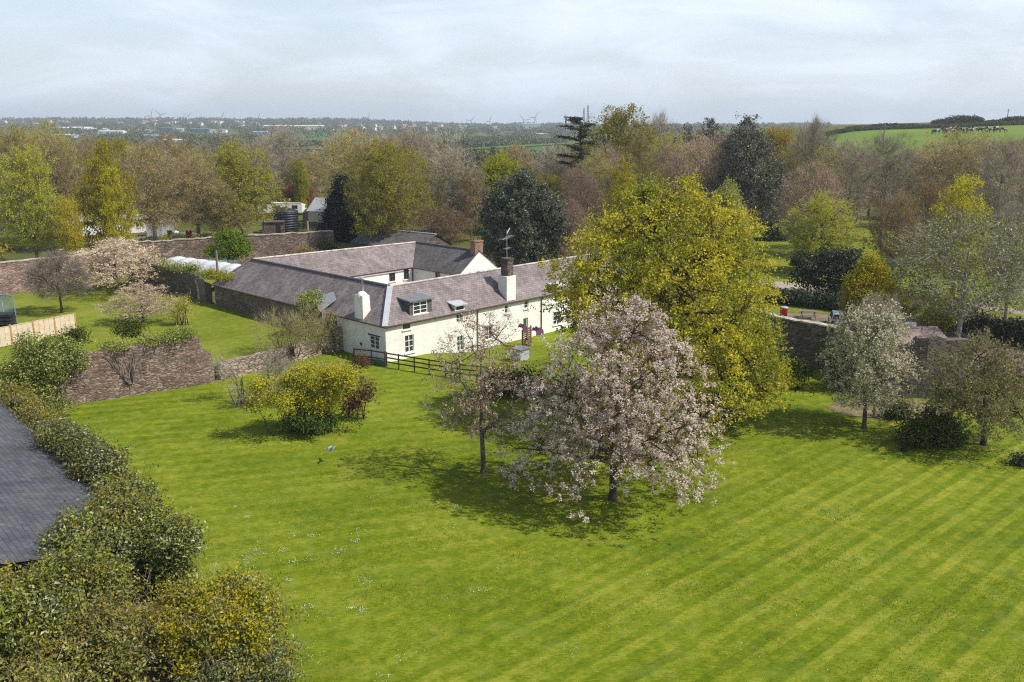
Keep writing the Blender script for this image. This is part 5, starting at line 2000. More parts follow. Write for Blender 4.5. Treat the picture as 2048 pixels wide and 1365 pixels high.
# pale gable cottage behind the cypress and a lean-to shelter
c = P(640, 446, 1)
e = empty('outbuilding', c, R(-30))
tag(e, 'grey slated outbuilding with a low open lean-to beside the dark cypress', 'outbuilding')
mb = MB()
mb.box(-3, 5, 0, 5, -.1, 2.3, 0)
for x in (-3, 5):
    mb.poly([(x, 0, 2.3), (x, 5, 2.3), (x, 2.5, 4.6)], 0)
mb.build('wall', M['cream'], e)
mb = MB()
mb.poly([(-3.2, -.3, 2.2), (5.2, -.3, 2.2), (5.2, 2.5, 4.7), (-3.2, 2.5, 4.7)], 0)
mb.poly([(5.2, 5.3, 2.2), (-3.2, 5.3, 2.2), (-3.2, 2.5, 4.7), (5.2, 2.5, 4.7)], 0)
mb.build('roof', M['lead'], e)
mb = MB()
mb.box(-4.8, -3.05, .3, 3, 0, 1.7, 0)
mb.poly([(-5, 0, 1.72), (-3.05, 0, 1.95), (-3.05, 3.2, 1.95), (-5, 3.2, 1.72)], 0)
mb.build('lean_to', M['timber_old'], e)
rail_fence('rail_fence', [tuple(P(598 + 9 * k, 459 + .5 * k, 1))[:2] for k in range(6)], 1.5, 'dark metal railing between the water tank and the cypress', rails=3, post=.07)
c = P(616, 461, 1)
e = empty('marker_post', c)
tag(e, 'short yellow-green post in front of the dark railing', 'post')
mb = MB()
mb.box(-.12, .12, -.12, .12, 0, 1.5)
mb.build('post', M['forsythia'] if False else M['timber'], e)
mb = MB()
mb.lathe([(.17, 1.503), (.12, 1.62), (0, 1.66)], 8)
mb.build('cap', M['timber'], e)

# ------------------------------------------------------------------ yard with the cars
def car(name, loc, rz, paint, label, boxy=True):
    e_ = empty(name, loc, rz)
    tag(e_, label, 'car')
    Lc, Wc = 4.0, 1.72
    if boxy:
        low = [(-2.0, .38), (-2.03, .75), (-1.98, .98), (0.75, .98), (1.75, .90), (1.98, .72), (2.0, .38)]
        cab = [(-1.92, .985), (-1.72, 1.5), (-1.5, 1.56), (0.15, 1.55), (0.85, .985)]
    else:
        low = [(-1.95, .36), (-2.0, .7), (-1.85, .95), (0.8, .95), (1.7, .82), (1.95, .62), (1.97, .36)]
        cab = [(-1.80, .955), (-1.35, 1.4), (-1.0, 1.49), (0.05, 1.46), (1.0, .955)]

    def loft(prof, w0, w1, ztop, zbase):
        mb_ = MB()
        rows = []
        for x, z in prof:
            f = 0 if ztop == zbase else max(0, (z - zbase) / (ztop - zbase))
            w_ = w0 + (w1 - w0) * f
            rows.append((x, z, w_ / 2))
        for i in range(len(rows)):
            a, b = rows[i], rows[(i + 1) % len(rows)]
            mb_.poly([(a[0], -a[2], a[1]), (a[0], a[2], a[1]), (b[0], b[2], b[1]), (b[0], -b[2], b[1])], 0, False)
        mb_.poly([(x, -w_, z) for x, z, w_ in rows][::-1], 0)
        mb_.poly([(x, w_, z) for x, z, w_ in rows], 0)
        return mb_
    body = loft(low, Wc, Wc - .06, 1.0, .4).build('body', paint, e_)
    loft(cab, Wc - .08, Wc - .42, 1.56, .98).build('cabin', paint, e_)
    z0_, z1_ = cab[0][1] + .06, cab[1][1] - .05
    g = MB()
    # rear screen, windscreen and sides stand just proud of the cabin
    def scr(a, b, fa, fb, off):
        pa = Vector((a[0] + (b[0] - a[0]) * fa, 0, a[1] + (b[1] - a[1]) * fa))
        pb = Vector((a[0] + (b[0] - a[0]) * fb, 0, a[1] + (b[1] - a[1]) * fb))
        n_ = Vector((off, 0, .02))
        wa, wb = .72, .58
        return [pa + n_ + Vector((0, -wa, 0)), pa + n_ + Vector((0, wa, 0)), pb + n_ + Vector((0, wb, 0)), pb + n_ + Vector((0, -wb, 0))]
    g.poly(scr(cab[0], cab[1], .15, .95, -.015)[::-1], 0)
    g.build('rear_window', M['glass'], e_)
    g = MB()
    g.poly(scr(cab[4], cab[3], .12, .92, .015), 0)
    g.build('windscreen', M['glass'], e_)
    for s_ in (-1, 1):
        g = MB()
        q = [(-1.55, s_ * .835, 1.04), (.55, s_ * .835, 1.04), (.12, s_ * .70, 1.43), (-1.4, s_ * .70, 1.43)]
        g.poly(q if s_ < 0 else q[::-1], 0)
        g.build('side_window', M['glass'], e_)
    for x in (-1.25, 1.25):
        for s_ in (-1, 1):
            w_ = MB()
            c_ = [(x, s_ * (Wc / 2 - .18), .31), (x, s_ * (Wc / 2 + .012), .31)]
            w_.tube(c_, .31, 16)
            wh2 = w_.build('wheel', M['rubber'], e_)
            w_ = MB()
            w_.tube([(x, s_ * (Wc / 2 + .013), .31), (x, s_ * (Wc / 2 + .025), .31)], .19, 12)
            w_.build('rim', M['chrome'], wh2)
    for s_ in (-1, 1):
        g = MB()
        g.box(-2.06, -2.005, s_ * .72 - .1, s_ * .72 + .1, .62, .88)
        g.build('tail_light', M['lamp'], e_)
        g = MB()
        g.box(1.93, 2.0, s_ * .6 - .16, s_ * .6 + .16, .60, .74)
        g.build('headlight', M['poly'], e_)
    g = MB()
    g.box(-2.07, -2.0, -.8, .8, .38, .52)
    g.build('bumper', M['black'], e_)
    return e_


c = P(1668, 650)
car('parked_car', (c.x + .4, c.y, gz1(c.x, c.y)), R(75), M['carblue'], 'pale blue small car parked behind the grey wall by the picnic table')
c = P(1814, 672)
car('parked_car', (c.x, c.y, gz1(c.x, c.y)), R(70), M['carwhite'], 'white car parked among the yellow bushes', False)
c = P(1567, 634)
e = empty('red_bin', c)
tag(e, 'bright red bin with a grey lid at the end of the yard', 'bin')
mb = MB()
mb.lathe([(0, 0), (.36, 0), (.42, .9), (.42, .98), (0, .98)], 16)
mb.build('body', M['red'], e)
mb = MB()
mb.lathe([(.45, .983), (.45, 1.06), (.3, 1.12), (0, 1.14)], 16)
mb.build('lid', M['steel'], e)
c = P(1616, 636)
e = empty('picnic_table', c, R(-12))
tag(e, 'weathered picnic table with fixed benches in the yard', 'picnic table')
mb = MB()
for k in range(4):
    mb.box(-.95, .95, -.38 + k * .19, -.21 + k * .19, .72, .76)
mb.build('table_top', M['timber_old'], e)
for s_ in (-1, 1):
    mb = MB()
    mb.box(-.95, .95, s_ * .72 - .13, s_ * .72 + .13, .42, .46)
    mb.build('bench', M['timber_old'], e)
    for t in (-1, 1):
        mb = MB()
        mb.bar((s_ * .65, t * .30, .70), (s_ * .65, t * .75, 0), .06, .09)
        mb.build('leg', M['timber_old'], e)
    mb = MB()
    mb.bar((s_ * .65, -.8, .385), (s_ * .65, .8, .385), .06, .06)
    mb.build('crossbar', M['timber_old'], e)
# brown roofed shed and pale tarpaulin behind the ruined wall
c = P(1850, 722)
e = empty('lean_shed', (c.x, c.y, 0), R(-6))
tag(e, 'low shed with a rusty brown roof just behind the dark gable wall', 'shed')
mb = MB()
mb.box(-1.8, 2.0, 0, 4, -.1, 1.5, 0)
mb.build('wall', M['timber_old'], e)
M['rust'] = plain('rusty sheet roof', (0.22, 0.16, 0.14), 0.8, 0.2, 1.5)
mb = MB()
mb.poly([(-2.0, -.2, 1.52), (2.2, -.2, 1.52), (2.2, 4.2, 2.2), (-2.0, 4.2, 2.2)], 0)
mb.poly([(-2.0, -.2, 1.45), (2.2, -.2, 1.45), (2.2, -.2, 1.52), (-2.0, -.2, 1.52)], 0)
mb.build('roof', M['rust'], e)
c = P(1885, 700, .6)
mb = MB()
for i in range(6):
    for j in range(6):
        fz = lambda i, j: (-.8 + 1.6 * i / 6, -.7 + 1.4 * j / 6, .75 * math.sin(math.pi * i / 6) * math.sin(math.pi * j / 6) + .08 * math.sin(3 * i + 2 * j))
        mb.poly([fz(i, j), fz(i + 1, j), fz(i + 1, j + 1), fz(i, j + 1)], 0, True)
tag(mb.build('tarpaulin', M['poly'], None, (c.x, c.y, .55), .4), 'crumpled white tarpaulin beside the rusty shed roof', 'tarpaulin')

# ------------------------------------------------------------------ animals
# woodpigeon flying low over the lawn
c = at_dist(663, 899, 51.5)
e = empty('bird', c, R(25))
e.rotation_euler = (R(-18), R(-22), R(28))
tag(e, 'grey and white pigeon in flight low over the lawn', 'bird')
mb = MB()
prof_b = [(-.30, .012), (-.20, .05), (-.08, .082), (.06, .085), (.14, .06), (.19, .042), (.235, .045), (.265, .03), (.29, .008)]
mb.tube([(x, 0, .02 if x > .15 else 0) for x, r in prof_b], [r for x, r in prof_b], 10)
mb.poly([(-.22, -.05, .01), (-.22, .05, .01), (-.46, .11, .0), (-.48, 0, .0), (-.46, -.11, .0)], 0)
mb.poly([(-.22, -.05, -.004), (-.46, -.11, -.012), (-.48, 0, -.012), (-.46, .11, -.012), (-.22, .05, -.004)], 0)
for s_ in (-1, 1):
    W = [(.12, .06, .03), (.17, .30, .12), (.12, .55, .16), (-.06, .62, .15), (-.12, .45, .12), (-.13, .25, .09), (-.10, .06, .03)]
    W = [(x, s_ * y, z) for x, y, z in W]
    mb.poly(W if s_ > 0 else W[::-1], 0)
    W2 = [(x, y, z - .015) for x, y, z in W]
    mb.poly(W2[::-1] if s_ > 0 else W2, 0)
    for i in range(len(W)):
        j = (i + 1) % len(W)
        mb.poly([W[i], W[j], W2[j], W2[i]], 0)
mb.build('body', M['bird'], e)
for s_ in (-1, 1):
    mb = MB()
    q = [(.155, s_ * .28, .128), (.13, s_ * .44, .155), (-.09, s_ * .40, .122), (-.11, s_ * .26, .10)]
    mb.poly(q if s_ > 0 else q[::-1], 0)
    mb.build('wing_bar', M['birdwhite'], e)

# black dog sitting on the lawn
c = P(1808, 905)
e = empty('dog', (c.x, c.y, 0), R(200))
tag(e, 'small black dog sitting on the grass in front of the dark bush', 'dog')
vs = [(-.02, 0, .22), (.10, 0, .36), (.16, 0, .48), (.20, 0, .58), (.33, 0, .56), (-.10, 0, .14), (-.28, .02, .05), (-.42, .08, .04),
      (.16, .07, .30), (.19, .08, .02), (.24, .08, .02), (.16, -.07, .30), (.19, -.08, .02), (.24, -.08, .02),
      (.06, .13, .16), (-.06, .14, .03), (.10, .14, .02), (.06, -.13, .16), (-.06, -.14, .03), (.10, -.14, .02),
      (.17, .07, .66), (.17, -.07, .66)]
ed = [(0, 1), (1, 2), (2, 3), (3, 4), (0, 5), (5, 6), (6, 7), (1, 8), (8, 9), (9, 10), (1, 11), (11, 12), (12, 13), (5, 14), (14, 15), (15, 16),
      (5, 17), (17, 18), (18, 19), (3, 20), (3, 21)]
rad = [.13, .12, .085, .085, .04, .13, .03, .015, .05, .03, .032, .05, .03, .032, .075, .04, .032, .075, .04, .032, .02, .02]
me = bpy.data.meshes.new('dog_body')
me.from_pydata(vs, ed, [])
ob = link('body', me, e)
sk = ob.modifiers.new('skin', 'SKIN')
for v, r_ in zip(me.skin_vertices[0].data if me.skin_vertices else [], rad):
    v.radius = (r_, r_)
if not me.skin_vertices:
    pass
ob.modifiers.new('sub', 'SUBSURF').render_levels = 1
me.materials.append(M['fur_black'])
# ------------------------------------------------------------------ the trees on the lawn
def hero(name, loc, rng, sk, crown_args, leafm, twigm, barkm, label, cat='tree', extra=None, tones=None):
    e_ = empty(name, loc)
    tag(e_, label, cat)
    lines, tips, dirs = skeleton(rng, **sk)
    V_, F_ = tubes(lines)
    link('trunk', arr_mesh('trunk_' + name, [(V_, F_, 0, True)], [M[barkm]]), e_)
    mats_ = [M[leafm], M[twigm]]
    if tones:                                     # some limbs are further into leaf than others
        ph = np.sin(tips[:, 0] * .9 + 1.7 * np.sin(tips[:, 2] * .8)) + np.sin(tips[:, 1] * 1.1 + tips[:, 2] * .7) + rng.normal(size=len(tips)) * .5
        which = np.digitize(ph, [-.75, .75])
        parts_ = []
        for k_, lm_ in enumerate((tones[0], leafm, tones[1])):
            sel = which == k_
            if k_ != 1:
                mats_.append(M[lm_])
            parts_ += crown_parts(rng, tips[sel], dirs[sel], **dict(crown_args, ml=0 if k_ == 1 else len(mats_) - 1))
    else:
        parts_ = crown_parts(rng, tips, dirs, **crown_args)
    for lm, args in extra or []:
        mats_.append(M[lm])
        parts_ += crown_parts(rng, tips, dirs, ml=len(mats_) - 1, **args)
    link('crown', arr_mesh('crown_' + name, parts_, mats_), e_)
    return e_, tips, dirs


# the big sycamore
SYC = (10.5, 60.5, 0.0)
hero('sycamore_tree', SYC, np.random.default_rng(101),
     dict(H=16.3, Rr=8.9, zb=2.2, n1=17, n2=9, n3=8, rt=.6, prof=lambda t: np.interp(t, [0, .1, .25, .45, .6, .75, .88, 1], [.88, .99, 1.0, .90, .79, .62, .42, .14]),
          fork=.16, shell=.36, lop=.20, bow=.05, droop=1.0,
          keep_fn=lambda p: ~((p[:, 0] < -3.0) & (p[:, 2] < 4.8 + .55 * (-3.0 - p[:, 0])))),
     dict(leaves=72, leaf_size=.095, spread=(.48, .48, .20), twigs=3, twig_len=.8, twig_w=.014, up=.5, sub=5, cl=.17), 'sycamore', 'twig', 'bark_dark',
     'huge spreading yellow-green sycamore beside the house, the largest tree on the lawn', tones=('sycamore_green', 'sycamore_gold'))
# the flowering cherry
CH = P(1226, 997)
hero('cherry_tree', (CH.x, CH.y, 0), np.random.default_rng(77),
     dict(H=11.2, Rr=5.4, zb=2.6, n1=13, n2=8, n3=7, rt=.23, prof=lambda t: np.interp(t, [0, .12, .3, .5, .7, .85, .95, 1], [.80, .96, 1.0, .92, .72, .50, .28, .12]),
          fork=.2, shell=.48, lop=.30, bow=.03, wob=.09, lean=(.4, 0), droop=2.6),
     dict(leaves=58, leaf_size=.060, spread=(.34, .34, .24), twigs=6, twig_len=.7, twig_w=.007, up=1.3, sub=3, cl=.085), 'blossom', 'twig_red', 'bark_dark',
     'pale pink cherry tree in full blossom in the middle of the lawn',
     extra=[('bronze', dict(leaves=15, leaf_size=.06, spread=(.36, .36, .26)))])
# the thin young tree in front of it
ST = P(967, 944)
hero('young_tree', (ST.x, ST.y, 0), np.random.default_rng(33),
     dict(H=9.6, Rr=3.3, zb=2.6, n1=9, n2=6, n3=5, rt=.17, prof=lambda t: np.clip(np.sin(np.clip(t * .82 + .16, 0, 1) * math.pi), 0, 1) ** .55,
          fork=.26, shell=.5, lop=.28, bow=-.03, wob=.08),
     dict(leaves=6, leaf_size=.06, spread=(.22, .22, .18), twigs=6, twig_len=.75, twig_w=.009), 'bronze', 'twig_pale', 'bark',
     'thin young tree almost bare with bronze buds, standing left of the blossoming cherry' if False else
     'thin almost bare young tree with bronze buds beside the blossoming cherry',
     extra=[('blossom_tan', dict(leaves=13, leaf_size=.06, spread=(.2, .2, .16), sub=2, cl=.07))])
# white flowering tree, the trunk behind it and the green conifer
WT = P(1728, 857)
plant_tree('white_tree', (WT.x, WT.y, 0), 8.7, 2.8, 'small tree with dense creamy white blossom on the east lawn', name='blossom_tree')
c = P(1748, 838)
plant_tree('bare', (c.x, c.y, 0), 8.4, 1.8, 'leaning ivy-clad brown tree just behind the creamy white blossom tree', name='ivy_clad_tree')
c = P(1690, 780)
shrub('conifer_bush', (c.x, c.y, 0), [(0, 0, 2.0, 1.3, 1.2, 1.9), (.6, .1, 3.2, 1.0, 1.0, 1.0), (-.7, 0, 2.6, .8, .8, .9)], 'conifer_green', 5200, .12,
      'feathery green conifer between the grey wall and the white blossom tree', 'conifer', seed=3)
AP = P(1966, 893)
plant_tree('apple', (AP.x, AP.y, 0), 6.9, 4.1, 'leaning old apple tree with small fresh leaves near the dark round bush', rz=0.4, name='apple_tree')
shrub('bush', tuple(P(1862, 892)), [(0, 0, 1.0, 1.5, 1.3, 1.0), (.9, .2, .8, 1.0, 1.0, .8), (-.9, -.1, .8, 1.0, 1.0, .8), (.2, .4, 1.7, .9, .8, .6)], 'shrub', 6500, .085,
      'rounded dark green bush next to the black dog', seed=4, ntw=200)
shrub('bush', tuple(P(1789, 838)), [(0, 0, .5, .8, .7, .6), (.4, 0, .5, .5, .5, .5)], 'shrub', 1500, .09, 'small spiky green bush on the bare earth under the blossom tree', seed=5, ntw=200)
shrub('bush', tuple(P(2040, 934)), [(0, 0, .3, .6, .5, .35), (.5, 0, .4, .5, .4, .4)], 'shrub_dark', 1200, .07, 'low dark clump at the edge of the lawn below the apple tree', seed=6)
shrub('box_bush', tuple(P(1590, 775)), [(0, 0, .9, .8, .8, .95), (.1, .1, 1.3, .75, .75, .7)], 'shrub', 3800, .07, 'clipped rounded green bush beneath the sycamore edge by the grey wall', 'clipped bush', seed=7, fill=.1)
shrub('bush', tuple(P(1380, 850)), [(0, 0, 1.1, 2.0, 1.6, 1.2), (-1.8, .2, .8, 1.4, 1.3, .9), (1.6, .1, .9, 1.4, 1.3, 1.0)], 'shrub_dark', 6500, .11, 'dark evergreen undergrowth bush beneath the sycamore', seed=8)
shrub('bush', tuple(P(985, 790)), [(0, 0, .8, 1.4, 1.2, .9), (1.4, .5, .9, 1.2, 1.0, 1.0), (2.8, .7, .8, 1.2, 1.0, .9)], 'shrub_dark', 5200, .085, 'low dark evergreen bush behind the thin young tree', seed=9)
# golden shrub group on the lawn
GB = P(625, 866)
rng = np.random.default_rng(21)
bl_ = tuft_row(60, lambda u: (rng.normal() * 1.25, .15 + rng.normal() * .9, 1.3 + 3.0 * rng.random() ** .75), .3, .75)
bl_ = [(b[0] * (.45 + .22 * b[2]), b[1], b[2], b[3], b[4], b[5]) for b in bl_]
lo_ = tuft_row(26, lambda u: (rng.normal() * .95, rng.normal() * .6, .3 + .8 * rng.random()), .3, .65)
shrub('golden_shrub', tuple(GB), bl_, 'forsythia', 11000, .07, 'golden yellow flowering shrub standing alone on the open lawn', seed=10, twig='twig_olive', ntw=2600, tw_len=.7, tw_w=.008,
      extra=[(lo_, 'shrub', 4600, .08), (bl_, 'olive_green', 6500, .07), (bl_[::3], 'shrub', 2500, .07)], fill=.5, nstem=18)
c = P(700, 838)
shrub('copper_shrub', tuple(c), [(.1, 0, 1.0, .8, .6, .8), (.2, 0, 2.0, .9, .8, 1.0), (.9, 0, 2.3, .7, .6, .7), (-.2, .1, 2.8, .6, .6, .6), (1.3, 0, 1.9, .45, .45, .4), (0, 0, 1.0, .6, .5, .6)], 'bronze_red', 2200, .09,
      'bronze red-leaved shrub beside the golden shrub', seed=11, fill=.4, nstem=5)
c = P(500, 815)
shrub('bare_shrub', tuple(c), [(0, .5, 2.3, 2.6, 1.8, 1.6), (-1.2, .3, 1.8, 1.8, 1.4, 1.3), (1.4, 1.2, 2.9, 2.0, 1.6, 1.3)], 'olive_green', 300, .06,
      'grey twiggy bare shrub between the low dry stone wall and the golden shrub', seed=12, twig='twig', ntw=3600, tw_len=1.1, tw_w=.0075, fill=.9, nstem=16)
for px, py, s_, lb in ((560, 705, 1.0, 'feathery olive bare shrub behind the low dry stone wall'), (610, 690, .9, 'feathery olive bare shrub growing against the board fence')):
    c = P(px, py, 1)
    shrub('bare_shrub', (c.x, c.y, .6), [(0, 0, 2.2 * s_, 2.1, 1.5, 1.7 * s_), (1.3, .3, 2.0 * s_, 1.5, 1.2, 1.4 * s_)], 'bud_olive', 1100, .055, lb,
          seed=13 + px, twig='twig_olive', ntw=2600, tw_len=1.0, tw_w=.007, fill=.9, nstem=12)
shrub('ivy_bush', tuple(P(655, 690)), [(0, 0, 1.6, 1.6, 1.2, 1.3), (1.4, -.3, 2.0, 1.2, 1.0, 1.0), (-.9, .3, 2.2, 1.0, .9, .9)], 'ivy', 5200, .085, 'green ivy bush over the ruined pillar by the house', seed=15)
shrub('small_shrub', tuple(P(722, 733)), [(0, 0, .5, .7, .6, .6)], 'bronze_red', 900, .07, 'small red-brown shrub behind the green mesh fence', seed=16)
shrub('ivy_climber', (house_world(-1.0, 10.4).x, house_world(-1.0, 10.4).y, 0), [(0, 0, 1.8, .6, .7, 1.6), (.1, .1, 3.4, .6, .7, .9), (.4, .5, 4.2, .5, .6, .7), (.5, -.9, 4.5, .8, .9, .55), (.1, -.3, 3.9, .6, .9, .6)], 'ivy', 6500, .085,
      'ivy climbing the slate-roofed stack on the barn wall', 'ivy', seed=17, fill=.2)

# ivy on the tall rubble wall
rng = np.random.default_rng(3)
bl_ = [(rng.normal() * 1.0, rng.normal() * .45, z_, .55 + .5 * rng.random(), .5 + .4 * rng.random(), .5 + .5 * rng.random()) for z_ in np.linspace(.6, 4.9, 30)]
bl_ += [(.7 + 1.7 * rng.random(), .5 + 1.1 * rng.random(), 3.0 + 1.3 * rng.random(), .5 + .4 * rng.random(), .5, .45) for _ in range(10)]
shrub('ivy_bush', (-33.9, 61.9, 0), bl_, 'ivy', 21000, .075, 'dense green ivy bush swallowing the end of the tall rubble wall', 'ivy', seed=18, fill=.15,
      extra=[(bl_, 'ivy_dark', 7000, .075), (bl_[12:20], 'ivy_yellow', 1500, .07)])
for px, py, w_, sd_, lb in ((150, 690, .8, 19, 'small round green bush just behind the ivy-covered wall end'), (262, 672, .9, 20, 'dark green bush sprouting on top of the tall rubble wall'),):
    c = P(px, py, 3.4)
    shrub('wall_shrub', (c.x, c.y, 3.3), [(0, 0, .6, w_, w_ * .8, .8)], 'shrub', 1600, .08, lb, seed=sd_, nstem=3)
c = P(330, 680, 3.9)
shrub('wall_ivy', (c.x, c.y, 3.6), [(0, 0, .35, .9, .6, .5), (1.2, .8, .45, 1.0, .6, .55), (-1.2, -.8, .3, .9, .5, .4), (-3, -2.1, .25, 1.0, .5, .3), (.9, .3, -.2, .6, .4, .5)], 'ivy', 4200, .07,
      'ivy trailing along the top of the tall rubble wall', 'ivy', seed=21, nstem=1)
c = P(275, 700, 3.2)
rng = np.random.default_rng(5)
lines = []
wd = Vector((9.1, 6.35, 0)).normalized()
for k in range(16):
    s0 = rng.normal() * .1
    p0 = np.array((s0 * wd.x, s0 * wd.y, -1.2))
    s1 = rng.normal() * 1.0
    p1 = np.array((s1 * wd.x, s1 * wd.y - .02, .9 + rng.random() * .5))
    lines.append((polyline(rng, p0, p1, 7, -.02, .07), .035, .012, 5))
V, F = tubes(lines)
o = link('dead_ivy_stem', arr_mesh('dead_ivy_stem', [(V, F, 0, True)], [M['bark_pale']]), None, (-28.95 + .26, 65.4 - .36, 2.2))
tag(o, 'fan of dead grey ivy stems on the face of the tall rubble wall', 'dead ivy')
c = P(112, 790)
shrub('ivy_bush', (c.x + 2.0, c.y + .2, 0), [(0, 0, 1.1, .5, .4, 1.2), (.3, .2, 2.2, .6, .4, .9)], 'ivy', 1800, .07, 'strand of ivy hanging on the rubble wall beside the big ivy bush', 'ivy', seed=23, nstem=1)

# ivy on the shed wall and the bushes in front of the shed
def along(t, off=0.0, z=0.0):
    p = W0.lerp(W1, t) - sn * off
    return (p.x, p.y, z)


rng = np.random.default_rng(9)


# thin part, far along the wall
def f_far(u):
    t = .06 + .40 * u
    p = along(t, -.05 + .5 * rng.random())
    return (p[0] + rng.normal() * .15, p[1], 2.5 + rng.normal() * .25 - (1.2 * rng.random() if rng.random() < .3 else 0))


bl_ = tuft_row(85, f_far, .3, .65)
shrub('wall_ivy', (0, 0, 0), bl_, 'ivy_yellow', 12000, .07, 'pale yellowish ivy along the thin far part of the shed wall', 'ivy', seed=24, ntw=800, tw_len=.45, tw_w=.007, nstem=5, fill=.15,
      extra=[(bl_, 'ivy', 9000, .07)])


def f_mid(u):
    t = .44 + .34 * u
    p = along(t, -.45 + .85 * rng.random())
    return (p[0], p[1], 3.0 + rng.normal() * .35 - 2.4 * (rng.random() ** 2))


bl_ = tuft_row(120, f_mid, .3, .9)
shrub('wall_ivy', (0, 0, 0), bl_, 'ivy_dark', 26000, .075, 'thick dark green ivy mass where the shed wall nears the roof corner', 'ivy', seed=25, ntw=1200, tw_len=.5, tw_w=.007, nstem=6, fill=.12,
      extra=[(bl_, 'ivy', 12000, .075), (bl_[::4], 'ivy_yellow', 3500, .07)])


def f_near(u):
    t = .76 + .28 * u
    p = along(t, -.6 + .9 * rng.random())
    return (p[0], p[1], 2.9 + rng.normal() * .35 - 2.6 * (rng.random() ** 1.6))


bl_ = tuft_row(95, f_near, .3, .85)
shrub('wall_ivy', (0, 0, 0), bl_, 'ivy', 22000, .08, 'glossy mid-green ivy heaped over the near end of the shed wall', 'ivy', seed=26, ntw=1000, tw_len=.5, tw_w=.007, nstem=5, fill=.12,
      extra=[(bl_, 'ivy_dark', 12000, .08), (bl_[::3], 'ivy_yellow', 4500, .07), (bl_[1::5], 'lime', 1600, .065)])
# ivy creeping from the verge over the corner of the shed roof
IV = [P(250, 985, 2.7), P(205, 1020, 2.9), P(120, 1080, 3.3), P(40, 1135, 3.7), P(-60, 1185, 4.1)]


def f_roof(u):
    q = u * 3.999
    a_, b_ = IV[int(q)], IV[int(q) + 1]
    p = a_.lerp(b_, q - int(q))
    d_ = rng.random() ** .8 * (1.2 + 3.2 * (1 - abs(u - .4)))
    p2 = p + (W1 - W0).normalized() * d_
    dd = (p2 - K).dot(sn)
    za = 2.45 + max(0, min(8, dd)) * .254
    if (p2 - K).dot(sd) < -.2:
        za -= 2.0 * rng.random()
    return (p2.x, p2.y, za + .1 + .35 * rng.random())


bl_ = tuft_row(115, f_roof, .3, .75)
bl_ += tuft_row(16, lambda u: (K.x + sd.x * (-.6 + 3.0 * rng.random()) + sn.x * (-.3 + 2.6 * u), K.y + sd.y * (-.6 + 3.0 * rng.random()) + sn.y * (-.3 + 2.6 * u), 2.75 + .5 * u + .3 * rng.random()), .35, .7)
shrub('roof_ivy', (0, 0, 0), bl_, 'ivy', 30000, .08, 'rambling green ivy spilling over the near verge of the dark slate roof', 'ivy', seed=27, ntw=1100, tw_len=.5, tw_w=.007, nstem=6, fill=.12,
      extra=[(bl_[::3], 'lime', 4200, .065), (bl_, 'ivy_dark', 14000, .08), (bl_[1::3], 'ivy_yellow', 5000, .07)])
# brambles in front of the shed
c = P(70, 1350)
bl_ = tuft_row(60, lambda u: (rng.normal() * 2.4, rng.normal() * 1.5, .7 + 1.6 * rng.random()), .4, .95)
shrub('bramble', (c.x, c.y, 0), bl_, 'ivy', 22000, .075, 'tangled bramble thicket with dry stems below the shed', 'bramble', seed=28, twig='dead', ntw=4200, tw_len=1.0, tw_w=.007, nstem=8, fill=.2,
      extra=[(bl_, 'pale_green', 9000, .065), (bl_[::3], 'ivy_yellow', 4000, .07)])
c = P(215, 1345)
bl_ = tuft_row(14, lambda u: (rng.normal() * .6, rng.normal() * .5, .5 + 1.3 * rng.random()), .35, .75)
shrub('bramble', (c.x, c.y, 0), bl_, 'ivy', 8000, .075, 'leafy bramble clump with yellow tips in front of the stone gap', 'bramble', seed=29, twig='dead', ntw=1200, tw_len=.7, tw_w=.007, extra=[(bl_, 'ivy_yellow', 3200, .07)])
c = P(415, 1330)
bl_ = tuft_row(58, lambda u: (rng.normal() * 1.05, .5 + rng.normal() * 1.0, .5 + 1.8 * rng.random() ** .8), .25, .7)
shrub('golden_bush', (c.x, c.y, 0), bl_, 'yellow_green', 15000, .065, 'golden yellow bush spreading at the corner of the lawn below the ivy wall', seed=30, twig='dead', ntw=1500, tw_len=.8, tw_w=.008, fill=.2,
      extra=[(bl_[::3], 'golden', 900, .07), (bl_, 'ivy', 9000, .07), (bl_[1::2], 'ivy_yellow', 4000, .07)])
c = P(470, 1372)
bl_ = tuft_row(22, lambda u: (rng.normal() * .9, rng.normal() * .6, .35 + .7 * rng.random()), .3, .6)
shrub('bush', (c.x, c.y, 0), bl_, 'ivy_dark', 6000, .065, 'low grey-green bush at the foot of the golden bush by the lawn', seed=31, ntw=1200, tw_len=.5, tw_w=.007, extra=[(bl_, 'bud_olive', 2500, .06)])
sheet('earth', [tuple(P(*q_))[:2] for q_ in ((1648, 812), (1700, 803), (1765, 800), (1840, 804), (1900, 812), (1905, 832), (1850, 842), (1790, 846), (1720, 838), (1672, 828))], M['thin_grass'], 0.012, step=2)
# bare earth in the gap, its colour darkened for the shadow there
sheet('earth', [(-11.2, 31.0), (-15.0, 36.5), (-24, 29), (-22, 24), (-10, 24)], M['shaded_soil'], 0.012, step=2)

